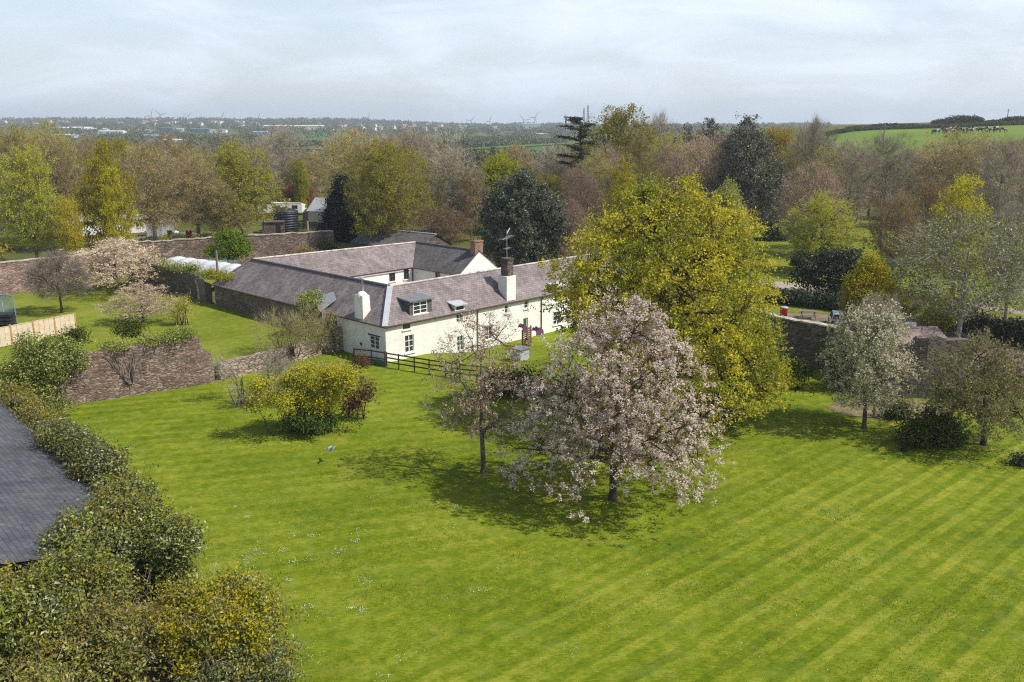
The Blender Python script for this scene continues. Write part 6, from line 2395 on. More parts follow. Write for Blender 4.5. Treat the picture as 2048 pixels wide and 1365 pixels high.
# ------------------------------------------------------------------ orchard
for k, (px, pyt, w_, Y, kind, lb) in enumerate([
    (225, 484, 215, 104, 'blossom_tan', 'big faded pink blossom tree in the orchard in front of the rubble wall'),
    (278, 572, 135, 86.5, 'blossom_tan', 'smaller pale blossom tree with a forked trunk just behind the tall rubble wall'),
    (190, 520, 80, 107, 'blossom_tan', 'thin tan blossom tree next to the pink wall end')]):
    top = at_dist(px, pyt, Y)
    dep = Y * math.cos(PITCH) + 15 * math.sin(PITCH)
    plant_tree(kind, (top.x, Y, ORCH), top.z - ORCH, w_ * dep / FPX / 2, lb, name='blossom_tree')
c = P(124, 626, ORCH)
plant_tree('bare_small', (c.x, c.y, ORCH), 6.2, 2.9, 'small bare tree with a bent trunk in front of the pink wall', name='bare_tree')
shrub('shrub', tuple(P(368, 650, ORCH)), [(0, 0, 1.4, .8, .7, 1.2), (.3, 0, 2.0, .6, .6, .8), (-.5, 0, 1.2, .7, .6, .8)], 'forsythia', 800, .07, 'airy yellow-green shrub on the orchard grass behind the wall', seed=40,
      twig='twig_olive', ntw=1000, tw_len=.7, tw_w=.01, extra=[([(0, 0, 1.4, .9, .8, 1.2)], 'olive_green', 500, .06)], fill=.7)
for k, (px, py, w_, hh, lm, lb) in enumerate([(345, 548, 3.4, 1.0, 'ivy', 'ivy topping the shaded wall beside the polytunnel'), (405, 566, 2.2, .7, 'olive_green', 'yellow-green ivy on the wall end beside the arched door')]):
    c = P(px, py, 3.6)
    dr = (p_i1 - p_i0).normalized()
    bl_ = [(dr.x * s_, dr.y * s_, .2 + .25 * math.sin(3 * s_), .9, .6, .55 * hh) for s_ in np.linspace(-w_, w_, 9)]
    t_ = (c - p_i0).dot(dr)
    q = p_i0 + dr * t_
    shrub('wall_ivy', (q.x, q.y, 3.75), bl_, lm, 3600, .09, lb, 'ivy', seed=41 + k, nstem=1)
shrub('green_shrub', tuple(P(458, 530, ORCH)), [(0, 0, 2.3, 2.2, 2.0, 1.6), (.8, 0, 3.2, 1.6, 1.6, 1.2), (-1.2, 0, 1.9, 1.4, 1.4, 1.2), (1.6, .2, 2.0, 1.3, 1.3, 1.2), (-.2, 0, 4.0, 1.0, 1.0, .8)], 'bright_shrub', 7500, .13,
      'vivid green rounded shrub in front of the rubble wall', seed=43)
rng = np.random.default_rng(12)
for k in range(8):
    t = .05 + .5 * k / 8 + rng.normal() * .02
    q = p_b0.lerp(p_b1, t)
    shrub('wall_shrub', (q.x, q.y + 1.4, 1.0), [(0, 0, 2.3, 1.2, .8, 1.1), (.9, .2, 2.0, .9, .7, .8)], ('shrub', 'olive_green')[k % 2], 900, .13,
          'low ' + ('green', 'olive')[k % 2] + ' shrub growing behind the rubble wall below the bungalow track', group='shrubs along the rubble wall', seed=50 + k, nstem=1)
for px, py, lb, lm in ((600, 520, 'rough bramble patch between the rubble wall and the barn ridge', 'bud_tan'), (652, 505, 'green ivy shrub on the wall end by the mossy barn', 'shrub'), (505, 540, 'thin bare bramble under the rubble wall', 'bud_pink')):
    shrub('wall_shrub', tuple(P(px, py, ORCH)), [(0, 0, 1.0, 1.8, 1.0, 1.0), (1.2, 0, .9, 1.2, 1.0, .8)], lm, 1300, .10, lb, seed=60 + px, ntw=500, tw_len=.6, tw_w=.012, fill=.6)

# ------------------------------------------------------------------ hedges in the east
def hedge(name, pts, h_, w_, leafm, n, size, label, cat='hedge', seed=0, kind=None):
    rng_ = np.random.default_rng(seed)
    bl2 = []
    o_ = pts[0]
    for i in range(len(pts) - 1):
        a, b = Vector(pts[i]), Vector(pts[i + 1])
        k_ = max(2, int((b - a).length / (w_ * .7)))
        for j in range(k_):
            p = a.lerp(b, j / k_)
            zz = gz1(p.x, p.y)
            bl2.append((p.x - o_[0], p.y - o_[1], zz + h_ * .5, w_ * (.8 + .4 * rng_.random()), w_ * (.8 + .4 * rng_.random()), h_ * (.5 + .12 * rng_.random())))
    V_, F_, _, _ = leaf_mass(rng_, bl2, n, size, fill=.15, clump=0)
    o2 = link(name, arr_mesh(name, [(V_, F_, 0, False)], [M[leafm]]), None, (o_[0], o_[1], 0))
    return tag(o2, label, cat, kind=kind)


hedge('hedge', [P(1500, 602)[:2], P(1560, 607)[:2], P(1660, 618)[:2], P(1720, 626)[:2]], 1.7, 1.2, 'shrub_dark', 9000, .14, 'dark clipped hedge between the picnic table and the path', seed=1)
hedge('hedge', [P(1942, 672)[:2], P(2000, 684)[:2], P(2110, 705)[:2]], 2.2, 1.1, 'shrub_dark', 9000, .13, 'dark shaded hedge behind the apple tree at the lawn edge', seed=2)
hedge('hedge', [(146, 428), (220, 434), (300, 436), (420, 440)], 1.8, 1.7, 'hedge_far', 42000, .3, 'long dark hedge along the top of the cattle field', seed=3)
rng = np.random.default_rng(8)
for k, (px, w_, hh) in enumerate(((1735, 70, 1.8), (1775, 60, 2.4), (1820, 40, 2.0), (1888, 44, 3.6), (1918, 56, 4.8), (1943, 44, 4.2), (1990, 36, 2.4), (2028, 48, 3.6), (2075, 50, 3.8))):
    t = at_dist(px, 250, 450)
    zz = gz1(t.x, 450)
    rr = w_ * 450 / FPX / 2
    shrub('hedge_tree', (t.x, 450, zz), [(0, 0, hh * .55, rr, 3, hh * .5), (rr * .4, 0, hh * .7, rr * .5, 2.5, hh * .35)], ('hedge_far', 'far_leaf')[k % 2], 2600, .42,
          'rounded hedgerow tree on the skyline above the cattle field', 'tree', 'hedgerow trees above the cattle field', seed=70 + k, nstem=1, clump=0)

# ------------------------------------------------------------------ named trees of the woods: (kind, px, top py, width px, distance, label)
named = [
    ('yellow_green', 196, 290, 105, 124, 'tall bright yellow-green maple standing at the pink wall'),
    ('yellow_green', 215, 330, 70, 122, 'narrow yellow-green tree touching the front of the tall maple by the pink wall'),
    ('golden', 133, 398, 52, 120, 'small golden-leaved tree beside the yellow-green maple'),
    ('olive_green', 48, 300, 120, 122, 'ivy-stemmed olive tree behind the far end of the pink wall'),
    ('bud_olive', 20, 262, 130, 140, 'tall olive budding tree at the edge of the wood above the blue netted frame'),
    ('bud_olive', 95, 254, 110, 150, 'tallest olive budding tree next to the yellow-green maple'),
    ('bud_brown', 293, 300, 150, 141, 'brown budding tree with a stout trunk in front of the bungalow'),
    ('bud_brown', 385, 312, 125, 146, 'wide russet budding tree over the red gas cylinders'),
    ('bud_brown', 330, 278, 120, 180, 'brown tree rising behind the bungalow roof'),
    ('olive_green', 472, 288, 150, 152, 'large rounded olive-green tree between the russet tree and the water tank'),
    ('bud_olive', 440, 372, 110, 146, 'low spreading budding tree behind the vivid green shrub'),
    ('bare', 560, 262, 110, 210, 'bare grey tree far behind the water tank'),
    ('bud_olive', 598, 315, 90, 205, 'olive budding tree behind the white caravan'),
    ('lime', 600, 328, 26, 196, 'slim lime green sapling behind the caravan'),
    ('red_leaf', 594, 368, 52, 200, 'copper red small tree behind the white caravan'),
    ('conifer', 684, 356, 98, 152, 'dark drooping cypress beside the barn roof'),
    ('bud_brown', 702, 266, 150, 172, 'large brown beech towering over the dark cypress'),
    ('bud_olive', 742, 330, 120, 152, 'pale-trunked leaning tree beside the dark cypress'),
    ('olive_green', 806, 300, 150, 156, 'tall olive-green tree behind the cottage ridge'),
    ('stark', 818, 250, 80, 205, 'dead grey tree standing above the olive-green tree'),
    ('bare', 905, 300, 110, 150, 'bare grey-twigged tree behind the brick chimney'),
    ('stark', 900, 248, 95, 190, 'stark bare tree with upright dark limbs on the skyline'),
    ('tan', 880, 418, 120, 138, 'tan budding low tree just behind the brick chimney'),
    ('tan', 942, 338, 90, 150, 'tan budding tree next to the holm oak'),
    ('lime', 1000, 316, 95, 165, 'bright lime green tree behind the grey-green holm oak'),
    ('holm', 1044, 352, 150, 118, 'dense grey-green holm oak behind the television aerial'),
    ('bud_brown', 1030, 292, 110, 190, 'brown budding tree behind the lime green tree'),
    ('bare', 1108, 300, 110, 180, 'purplish bare tree below the flat-topped cedar'),
    ('pink_dome', 1165, 335, 110, 128, 'pinkish-tan tree between the holm oak and the sycamore'),
    ('pink_dome', 1140, 400, 100, 120, 'low pinkish budding tree against the side of the sycamore'),
    ('olive_green', 1240, 220, 165, 172, 'tallest green tree on the skyline behind the sycamore'),
    ('yellow_green', 1252, 322, 75, 124, 'yellow-lime treetop just over the sycamore crown'),
    ('bare', 1318, 240, 110, 185, 'bare grey tree next to the tallest skyline tree'),
    ('pink_dome', 1344, 290, 112, 150, 'pinkish-brown domed bare tree over the sycamore crown'),
    ('holm_grey', 1402, 255, 110, 178, 'dark grey evergreen between the pink domed tree and the tallest holm oak'),
    ('holm_grey', 1500, 250, 135, 150, 'tall dark holm oak with a gnarled open trunk'),
    ('pale_green', 1458, 372, 90, 112, 'pale green tree showing past the sycamore edge'),
    ('golden', 1556, 258, 80, 195, 'golden-orange tree behind the tall dark holm oak'),
    ('bare', 1632, 246, 90, 175, 'bare skyline tree next to the golden-orange tree'),
    ('pink_dome', 1632, 326, 150, 133, 'broad pinkish-brown domed tree in the park'),
    ('olive_green', 1650, 392, 130, 118, 'airy lime-olive tree in front of the pinkish-brown dome'),
    ('bare', 1712, 290, 110, 140, 'gaunt bare tree with pale ivy trunk east of the pinkish-brown dome'),
    ('bare', 1780, 280, 120, 150, 'bare grey park tree above the tan trees'),
    ('tan', 1800, 392, 120, 118, 'tan budding tree in the middle of the park'),
    ('tan', 1860, 360, 120, 125, 'second tan tree, touching the flat bright green crown'),
    ('yellow_green', 1930, 352, 130, 104, 'flat-layered bright green crown above the white twisted tree'),
    ('bud_brown', 1925, 270, 190, 168, 'broad purplish-brown wood tree below the cows'),
    ('bare', 2015, 285, 130, 130, 'bare grey tree at the edge of the park above the twisted tree'),
    ('twisted', 1945, 436, 310, 84, 'bleached twisted half-dead tree hung with ivy'),
    ('bare', 2040, 420, 120, 88, 'bare tree leaning over the dark hedge near the apple tree'),
    ('yellow_upright', 1745, 520, 100, 84, 'upright yellow-green flowering tree behind the creamy blossom tree'),
    ('yellow_upright', 1802, 585, 70, 93, 'yellow flowering bush tree beside the white car'),
]
for kind, px, py, w_, Y, lb in named:
    tree_px(kind, px, py, w_, Y, lb, name={'conifer': 'cypress_tree', 'holm': 'holm_oak', 'holm_grey': 'holm_oak', 'yellow_green': 'maple_tree'}.get(kind, 'tree'))
# evergreens of the park
c = P(1548, 492)
shrub('dome_bush', (c.x, c.y, gz1(c.x, c.y)), [(0, 0, 1.9, 2.6, 2.4, 2.0), (.6, 0, 2.3, 2.1, 2.0, 1.7)], 'holm', 4200, .17, 'dark round domed evergreen bush on the park grass', seed=80, fill=.1)
c = P(1655, 602)
shrub('sprawling_evergreen', (c.x, c.y, 0), [(0, 0, 3.2, 2.6, 2.4, 2.4), (1.8, 0, 4.2, 2.4, 2.2, 1.5), (-2.6, .2, 4.4, 1.5, 1.4, .9), (2.8, .1, 2.6, 1.9, 1.8, 1.6), (-3.6, 0, 5.0, 1.0, 1.0, .7), (.5, .1, 5.2, 1.6, 1.6, .9), (-3.4, 0, 2.6, 1.0, .9, .6)],
      'shrub_dark', 13000, .15, 'dark sprawling evergreen between the path and the yellow tree', seed=81, cat='tree', nstem=9)
for px, py, lb, s_ in ((1990, 560, 'ivy-draped bush at the foot of the twisted tree', 1.0), (1880, 640, 'olive bush below the twisted tree beside the white car', .8), (1872, 660, 'yellow-green bush between the white car and the rusty shed', .6)):
    c = P(px, py)
    shrub('bush', (c.x, c.y, 0), [(0, 0, 1.3 * s_, 2.4 * s_, 2.0 * s_, 1.4 * s_), (1.4, 0, 1.8 * s_, 1.5 * s_, 1.5 * s_, 1.1 * s_)], 'olive_green', 3800, .10, lb, seed=82 + px, twig='twig_pale', ntw=1400, tw_len=.8, tw_w=.012, fill=.6)

# the cedar on the skyline: flat shelves of needles
e = empty('cedar_tree', (at_dist(1158, 240, 160).x, 160, 1.0))
tag(e, 'flat-topped cedar with shelf-like branches on the skyline', 'tree')
rng = np.random.default_rng(14)
Hc = at_dist(1158, 236, 160).z - 1.0
lines = [(polyline(rng, (0.6, 0, -.2), (.2, 0, Hc * .96), 9, 0, .012), .42, .08, 8)]
C_, D_ = [], []
for k in range(16):
    f = .58 + .42 * k / 15
    ln_ = (4.4 * (1.12 - f) + 1.5) * rng.uniform(.6, 1.25)
    a = k * 2.4 + rng.normal() * .3
    st_ = np.array((.3, 0, Hc * f - .6))
    en_ = st_ + np.array((math.cos(a) * ln_ - .6, math.sin(a) * ln_, .4 + rng.random() * .5))
    pl_ = polyline(rng, st_, en_, 6, .05, .05)
    lines.append((pl_, .12, .02, 4))
    for q in range(1, 6):
        m_n = 60
        C_.append(pl_[q] + rng.normal(size=(m_n, 3)) * np.array((.5, .5, .08)))
V, F = tubes(lines)
link('trunk', arr_mesh('trunk_cedar', [(V, F, 0, True)], [M['bark_dark']]), e)
C_ = np.concatenate(C_)
V, F = leaf_quads(rng, C_, .17, .8)
link('crown', arr_mesh('crown_cedar', [(V, F, 0, False)], [M['cedar']]), e)

# ------------------------------------------------------------------ the rest of the wood
tl_x = [-60, 0, 60, 150, 250, 350, 520, 560, 640, 665, 720, 850, 940, 965, 1120, 1180, 1300, 1400, 1500, 1640, 1700, 1800, 2048, 2110]
tl_y = [262, 262, 258, 266, 280, 285, 290, 305, 305, 275, 270, 268, 310, 330, 322, 285, 258, 264, 264, 268, 292, 290, 286, 286]
rng = np.random.default_rng(2024)
placed = [(at_dist(px, py, Y).x, Y) for _, px, py, w_, Y, _ in named]
avoid = [P(128, 478, 1), P(345, 466, 1), P(235, 470, 1), P(573, 462, 1), P(562, 431, 1), P(640, 446, 1), P(450, 470, 1), P(620, 455, 1)]
zones = [(300, 'the wood behind the pink wall', ['bud_olive', 'olive_green', 'bud_brown', 'olive_green', 'bud_olive']),
         (640, 'the wood beyond the bungalow and the water tank', ['bud_olive', 'olive_green', 'bare', 'olive_green', 'bud_brown']),
         (1130, 'the wood behind the slate-roofed house', ['bud_brown', 'bud_olive', 'bare', 'olive_green', 'bud_olive']),
         (1540, 'the wood behind the big sycamore', ['bare', 'olive_green', 'bud_olive', 'bud_olive', 'pink_dome']),
         (3000, 'the wood below the cattle field', ['bare', 'tan', 'bud_brown', 'bud_olive', 'olive_green'])]
words_ = {'bud_olive': 'olive budding', 'bud_brown': 'brown budding', 'bare': 'bare grey', 'olive_green': 'olive-green leafy', 'holm_grey': 'dark evergreen', 'pink_dome': 'pinkish bare', 'tan': 'tan budding'}
n_fill = 0
tries = 0
while n_fill < 150 and tries < 6000:
    tries += 1
    px = rng.uniform(-60, 2110)
    Y = 135 + 140 * rng.random() ** 1.3
    top = float(np.interp(px, tl_x, tl_y)) + rng.uniform(0, 26) + (4 if Y < 160 else 0)
    if 930 < px < 1130:
        Y = rng.uniform(150, 230)
        top += 8
    p = at_dist(px, top, Y)
    if px > 1500 and Y < 168:
        continue
    if 160 < px < 660 and Y < 178:
        continue
    if any(math.hypot(p.x - q.x, p.y - q.y) < 9 for q in avoid):
        continue
    if any(math.hypot(p.x - q[0], p.y - q[1]) < 5.6 for q in placed):
        continue
    z0 = gz1(p.x, Y)
    if p.z - z0 < 6:
        continue
    placed.append((p.x, Y))
    zn = next(z for z in zones if px < z[0])
    kind = zn[2][rng.integers(len(zn[2]))]
    H_ = p.z - z0
    plant_tree(kind, (p.x, Y, z0), H_, min(7.5, max(3.6, H_ * rng.uniform(.30, .42))), words_[kind] + ' tree among ' + zn[1], words_[kind] + ' trees of ' + zn[1])
    n_fill += 1
# understorey between the trunks
rng = np.random.default_rng(31)
bl_ = []
for k in range(420):
    px = rng.uniform(-80, 2130)
    Y = rng.uniform(128, 290)
    p = at_dist(px, 300, Y)
    if any(math.hypot(p.x - q.x, p.y - q.y) < 13 for q in avoid) and Y < 190:
        continue
    if 150 < px < 690 and Y < 186:
        continue
    if px > 1490 and Y < 172:
        continue
    h_ = rng.uniform(1.2, 3.4) if Y > 150 else rng.uniform(.8, 2.0)
    bl_.append((p.x, Y, gz1(p.x, Y) + h_ * .5, rng.uniform(2, 4.5), rng.uniform(2, 4), h_))
V, F, _, _ = leaf_mass(rng, bl_, 60000, .24, fill=.5, clump=60)
tag(link('undergrowth', arr_mesh('undergrowth', [(V, F, 0, False)], [M['bud_olive']])), 'brown and olive undergrowth between the woodland trunks', 'undergrowth', kind='stuff')


# ------------------------------------------------------------------ countryside and town beyond
def far_trees(name, n, gen, size, leafm, label, seed, per=34):
    rng_ = np.random.default_rng(seed)
    Cs = []
    for k in range(n):
        x, y, r_, h_ = gen(rng_)
        d = unit(rng_.normal(size=(per, 3))) * (rng_.random((per, 1)) ** .4)
        Cs.append(np.array((x, y, gz1(x, y) + h_ * .5)) + d * np.array((r_, r_, h_ * .55)))
    C2 = np.concatenate(Cs)
    sz = size * np.maximum(1, np.linalg.norm(C2[:, :2], axis=1) / 900)[:, None]
    V_, F_ = leaf_quads(rng_, C2, sz, .4)
    tag(link(name, arr_mesh(name, [(V_, F_, 0, False)], [M[leafm]])), label, 'woodland', kind='stuff')


def gen_mid(r_):
    while True:
        y = 290 + 900 * r_.random() ** 1.5
        px = r_.uniform(-120, 2200)
        x = (px - 1024) / FPX * y
        if x > 70 and y < 1300:
            continue
        if y > 480 and (535 < px < 700 or 850 < px < 1150) and r_.random() < .97:
            continue
        if y > 700 and r_.random() < .55:
            continue
        return x, y, r_.uniform(3.5, 7), r_.uniform(6, 10) * (1.0 if y > 600 else .9)


def gen_far(r_):
    y = 1150 + 1800 * r_.random()
    px = r_.uniform(-120, 1640)
    return (px - 1024) / FPX * y, y, r_.uniform(6, 15), r_.uniform(5, 10)


far_trees('treeline', 1500, gen_mid, .75, 'far_leaf', 'distant mixed woodland between the wood and the town', 61)
far_trees('treeline', 1700, gen_far, .9, 'hedge_far', 'far hedgerows and trees around the town', 62, per=26)


def gen_ridge(r_):
    y = 2780 + 260 * r_.random()
    px = r_.uniform(-100, 1150)
    return (px - 1024) / FPX * y, y, r_.uniform(8, 20), r_.uniform(5, 13)


far_trees('treeline', 420, gen_ridge, 1.0, 'hedge_far', 'line of trees along the skyline ridge', 63, per=30)
# hedges between the far fields
for k, (pts_, lb) in enumerate((([(875, 304), (960, 298), (1130, 288)], 'dark hedge line between the two green far fields'), ([(925, 288), (1000, 283.5), (1060, 280)], 'hedge below the yellow crop strip'), ([(545, 299), (620, 298), (700, 296)], 'hedge below the far green crop field'))):
    hedge('hedge', [tuple(P(x, y, 0))[:2] for x, y in pts_], 5, 4, 'hedge_far', 3500, 1.3, lb, seed=90 + k)


def ground_hit(px, py, y0, step):
    """first ground point beyond y0 on the photograph's (px, py)"""
    for Y_ in np.arange(y0, 4200, step):
        q_ = at_dist(px, py, float(Y_))
        if q_.z <= gz1(q_.x, q_.y):
            return Vector((q_.x, q_.y, gz1(q_.x, q_.y)))
    return None


def far_ground(px, py):
    return ground_hit(px, py, 300, 8)


# industrial sheds: (px, py of the base, width px, height px, wall, roof, label)
ind = [
    (150, 262, 70, 5, 'town_buff', 'ind_roof', 'long buff warehouse with a pale roof at the west end of the estate'),
    (190, 264.5, 50, 5, 'ind_grey', 'ind_roof', 'white-roofed warehouse behind the yellow-green maple top'),
    (225, 268, 46, 4.5, 'town_white', 'ind_roof', 'low white warehouse in front of the buff one'),
    (120, 276, 60, 5, 'ind_grey', 'ind_grey', 'grey warehouse close behind the wood'),
    (291, 265, 26, 4, 'ind_grey', 'ind_roof', 'small grey and white unit on the estate'),
    (334, 266, 26, 9, 'ind_blue', 'ind_blue', 'dark blue tall warehouse west of its twin'),
    (357, 264, 20, 6, 'ind_grey', 'ind_roof', 'pale unit between the two dark blue warehouses'),
    (310, 278, 46, 6, 'ind_sky', 'ind_sky', 'pale blue warehouse nearest the wood'),
    (403, 265, 38, 6, 'ind_blue', 'ind_blue', 'dark blue long warehouse east of its twin'),
    (438, 266, 30, 4.5, 'town_white', 'town_buff', 'cream unit with a tan roof beside the dark blue long warehouse'),
    (350, 283, 40, 3, 'town_white', 'ind_roof', 'low pale shed roof glimpsed over the treetops'),
    (250, 282, 40, 4, 'town_red', 'town_red', 'rust coloured low shed at the edge of the estate'),
    (522, 272, 30, 7, 'ind_sky', 'ind_sky', 'sky blue building on its own beside the green crop field'),
    (560, 258, 58, 5, 'town_buff', 'town_buff', 'long buff school building on the ridge'),
    (618, 259, 58, 6, 'town_white', 'town_buff', 'white school block with roof stacks on the ridge'),
    (660, 346 - 84, 14, 3, 'town_white', 'town_roof', 'tiny white cottage beside the school block'),
    (1062, 260, 34, 11, 'ind_grey', 'ind_sky', 'big pale refinery building under two wind turbines'),
    (1040, 259, 8, 13, 'ind_grey', 'ind_grey', 'narrow grey tower attached to the refinery building end'),
    (1085, 271, 26, 3, 'ind_grey', 'ind_roof', 'flat pale shed beyond the yellow crop strip'),
    (936, 328, 36, 5, 'town_white', 'ind_roof', 'pale farm shed roof behind the stark bare tree'),
    (896, 318, 24, 6, 'town_buff', 'ind_roof', 'buff farm building glimpsed through the stark bare tree'),
    (990, 257, 20, 3, 'town_white', 'ind_roof', 'white storage tank shed west of the refinery'),
    (925, 256, 16, 3.5, 'town_white', 'ind_roof', 'small white works building on the horizon beyond the ridge trees'),
]


def far_building(name, px, py, w_, h_, wm, rm, label, cat, group=None, deep=.5, pitch=.35, rz=0.0):
    g_ = far_ground(px, py)
    if g_ is None:
        return
    s_ = g_.y / math.cos(PITCH) / FPX * .99
    W_, H_ = w_ * s_, h_ * s_
    D_ = max(8, W_ * deep)
    mb_ = MB()
    mb_.box(-W_ / 2, W_ / 2, -D_ / 2, D_ / 2, -4, H_, 0)
    rh = min(W_, D_) * pitch * .5
    for x in (-W_ / 2, W_ / 2):
        mb_.poly([(x, -D_ / 2, H_), (x, D_ / 2, H_), (x, 0, H_ + rh)], 0)
    mb_.poly([(-W_ * .505, -D_ * .52, H_ + .05), (W_ * .505, -D_ * .52, H_ + .05), (W_ * .505, 0, H_ + rh + .1), (-W_ * .505, 0, H_ + rh + .1)], 1)
    mb_.poly([(W_ * .505, D_ * .52, H_ + .05), (-W_ * .505, D_ * .52, H_ + .05), (-W_ * .505, 0, H_ + rh + .1), (W_ * .505, 0, H_ + rh + .1)], 1)
    for k_ in range(int(max(2, W_ / 9))):
        x = -W_ / 2 + (k_ + .5) * W_ / int(max(2, W_ / 9))
        mb_.box(x - .8, x + .8, -D_ / 2 - .05, -D_ / 2 - .01, H_ * .35, H_ * .7, 2)
    o_ = mb_.build(name, [M[wm], M[rm], M['glass']], None, g_, rz)
    tag(o_, label, cat, group)
    return o_


for row in ind:
    far_building('warehouse' if 'warehouse' in row[6] else 'far_building', *row[:6], row[6], 'building', pitch=.12, rz=R(random.uniform(-8, 8)))
rng = np.random.default_rng(17)
for k in range(46):
    px = rng.uniform(5, 560) if k < 30 else rng.uniform(660, 900)
    py = rng.uniform(246.5, 252.5) if k < 30 else rng.uniform(253, 262)
    rm, nm = (('town_roof', 'grey'), ('town_red', 'red'))[int(rng.random() < .35)]
    zn = 'on the ridge west of the school' if k < 30 else 'on the slope east of the school'
    far_building('far_house', px, py, rng.uniform(6, 11), rng.uniform(2.6, 3.6), 'town_white', rm, 'tiny pale house with a ' + nm + ' roof ' + zn, 'house', 'town houses ' + zn, deep=.8, pitch=.9, rz=R(rng.uniform(-40, 40)))

# wind turbines
def turbine_mesh():
    t_ = MB()
    t_.tube([(0, 0, 0), (0, 0, 1.0)], [.020, .010], 8)
    h_ = MB()
    h_.box(-.025, .025, -.05, .05, -.02, .03, 0)
    h_.tube([(0, -.05, 0), (0, -.085, 0)], [.025, .008], 8)
    b_ = MB()
    b_.poly([(-.012, 0, .02), (.022, 0, .08), (.008, 0, .62), (-.003, 0, .62)], 0)
    b_.poly([(-.003, .012, .62), (.008, .012, .62), (.022, .012, .08), (-.012, .012, .02)], 0)
    b_.poly([(-.012, .012, .02), (-.012, 0, .02), (-.003, 0, .62), (-.003, .012, .62)], 0)
    b_.poly([(.022, 0, .08), (.022, .012, .08), (.008, .012, .62), (.008, 0, .62)], 0)
    return t_.mesh('turbine_tower', [M['turbine']]), h_.mesh('turbine_nacelle', [M['turbine']]), b_.mesh('turbine_blade', [M['turbine']])


tm_, hm_, bm3 = turbine_mesh()
tur = [(302, 232, 14, 20, 'first of the close pair of wind turbines over the west of the town'), (321, 230, 14, 75, 'second and taller of the close pair of wind turbines over the town'),
       (377, 232, 11, 50, 'wind turbine alone between the close pair and the school'), (443, 236, 14, 30, 'wind turbine over the middle of the industrial estate'),
       (516, 238, 13, 25, 'wind turbine just before the buff school building'), (734, 238, 13, 35, 'lone wind turbine over the houses east of the school'),
       (942, 242, 12, 40, 'western wind turbine of two beside the white works'), (979, 243, 12, 20, 'eastern wind turbine of two beside the white works'),
       (1048, 241, 14, 80, 'wind turbine standing behind the refinery tower'), (1069, 236, 13, 35, 'wind turbine over the refinery roof')]
for k, (px, py, rp, rot, lb) in enumerate(tur):
    Y = 2700 + 40 * k
    hub = at_dist(px, py, Y)
    g_ = gz1(hub.x, Y)
    e = empty('wind_turbine', (hub.x, Y, g_))
    tag(e, lb, 'wind turbine', 'wind turbines on the skyline')
    Ht = hub.z - g_
    rad_ = rp * Y / FPX
    tow = link('tower', tm_, e, scale=(Ht * 2.2, Ht * 2.2, Ht))
    nac = link('nacelle', hm_, e, loc=(0, 0, Ht), scale=(rad_ * 1.6,) * 3)
    for j in range(3):
        b = link('blade', bm3, e, loc=(0, -rad_ * .14, Ht), scale=(rad_ * 3.4, rad_ * 1.6, rad_ * 1.6))
        b.rotation_euler = (0, R(rot + 120 * j), 0)
# masts
for px, pyt, pyb, kind, Y, lb in ((1168, 217, 252, 'lattice', 1500, 'grey lattice mast, the shorter of the pair behind the cedar'), (1176, 211, 252, 'lattice', 1500, 'grey lattice mast, the taller of the pair behind the cedar'),
                                  (1132, 230, 262, 'tower', 1400, 'slim flat-headed tower beside the cedar'), (1949, 218 + 10, 252, 'pole', 460, 'thin pole on the cattle field skyline above the bare trees'),
                                  (2017, 219, 250, 'pole', 470, 'tallest thin pole on the cattle field skyline'), (2041, 231, 250, 'pole', 465, 'short thick pole at the end of the cattle field skyline'),
                                  (1965, 240, 256, 'pole', 455, 'short pole on the field skyline between two taller poles'), (1893, 236, 253, 'pole', 600, 'faint far pole over the field hedge'), (1770, 249, 270, 'pole', 300, 'timber pole standing in the cattle field edge')):
    t = at_dist(px, pyt, Y)
    g_ = gz1(t.x, Y)
    H_ = t.z - g_
    mb = MB()
    if kind == 'lattice':
        w_ = H_ * .05
        for sx in (-1, 1):
            for sy in (-1, 1):
                mb.bar((sx * w_, sy * w_, 0), (sx * w_ * .25, sy * w_ * .25, H_), .55, .55)
        nk = 12
        for i in range(nk):
            z0_, z1_ = H_ * i / nk, H_ * (i + 1) / nk
            f0, f1 = w_ * (1 - .75 * i / nk), w_ * (1 - .75 * (i + 1) / nk)
            mb.bar((-f0, -f0, z0_), (f1, -f1, z1_), .35, .35)
            mb.bar((f0, f0, z0_), (-f1, f1, z1_), .35, .35)
            mb.bar((f0, -f0, z0_), (f1, f1, z1_), .35, .35)
            mb.bar((-f0, f0, z0_), (-f1, -f1, z1_), .35, .35)
        nm_ = 'lattice_mast'
    elif kind == 'tower':
        mb.tube([(0, 0, 0), (0, 0, H_ * .82), (0, 0, H_ * .88), (0, 0, H_ * .93), (0, 0, H_ * .95), (0, 0, H_ * 1.08)], [1.5, 1.3, 3.6, 3.6, .5, .3], 10)
        nm_ = 'water_tower'
    else:
        r_ = .28 if Y < 500 else .4
        mb.tube([(0, 0, 0), (0, 0, H_)], [r_, r_ * .6], 6)
        mb.box(-.9, .9, -.08, .08, H_ - .9, H_ - .7)
        nm_ = 'utility_pole'
    tag(mb.build(nm_, M['mast'], None, (t.x, Y, g_)), lb, 'mast' if kind != 'pole' else 'pole')

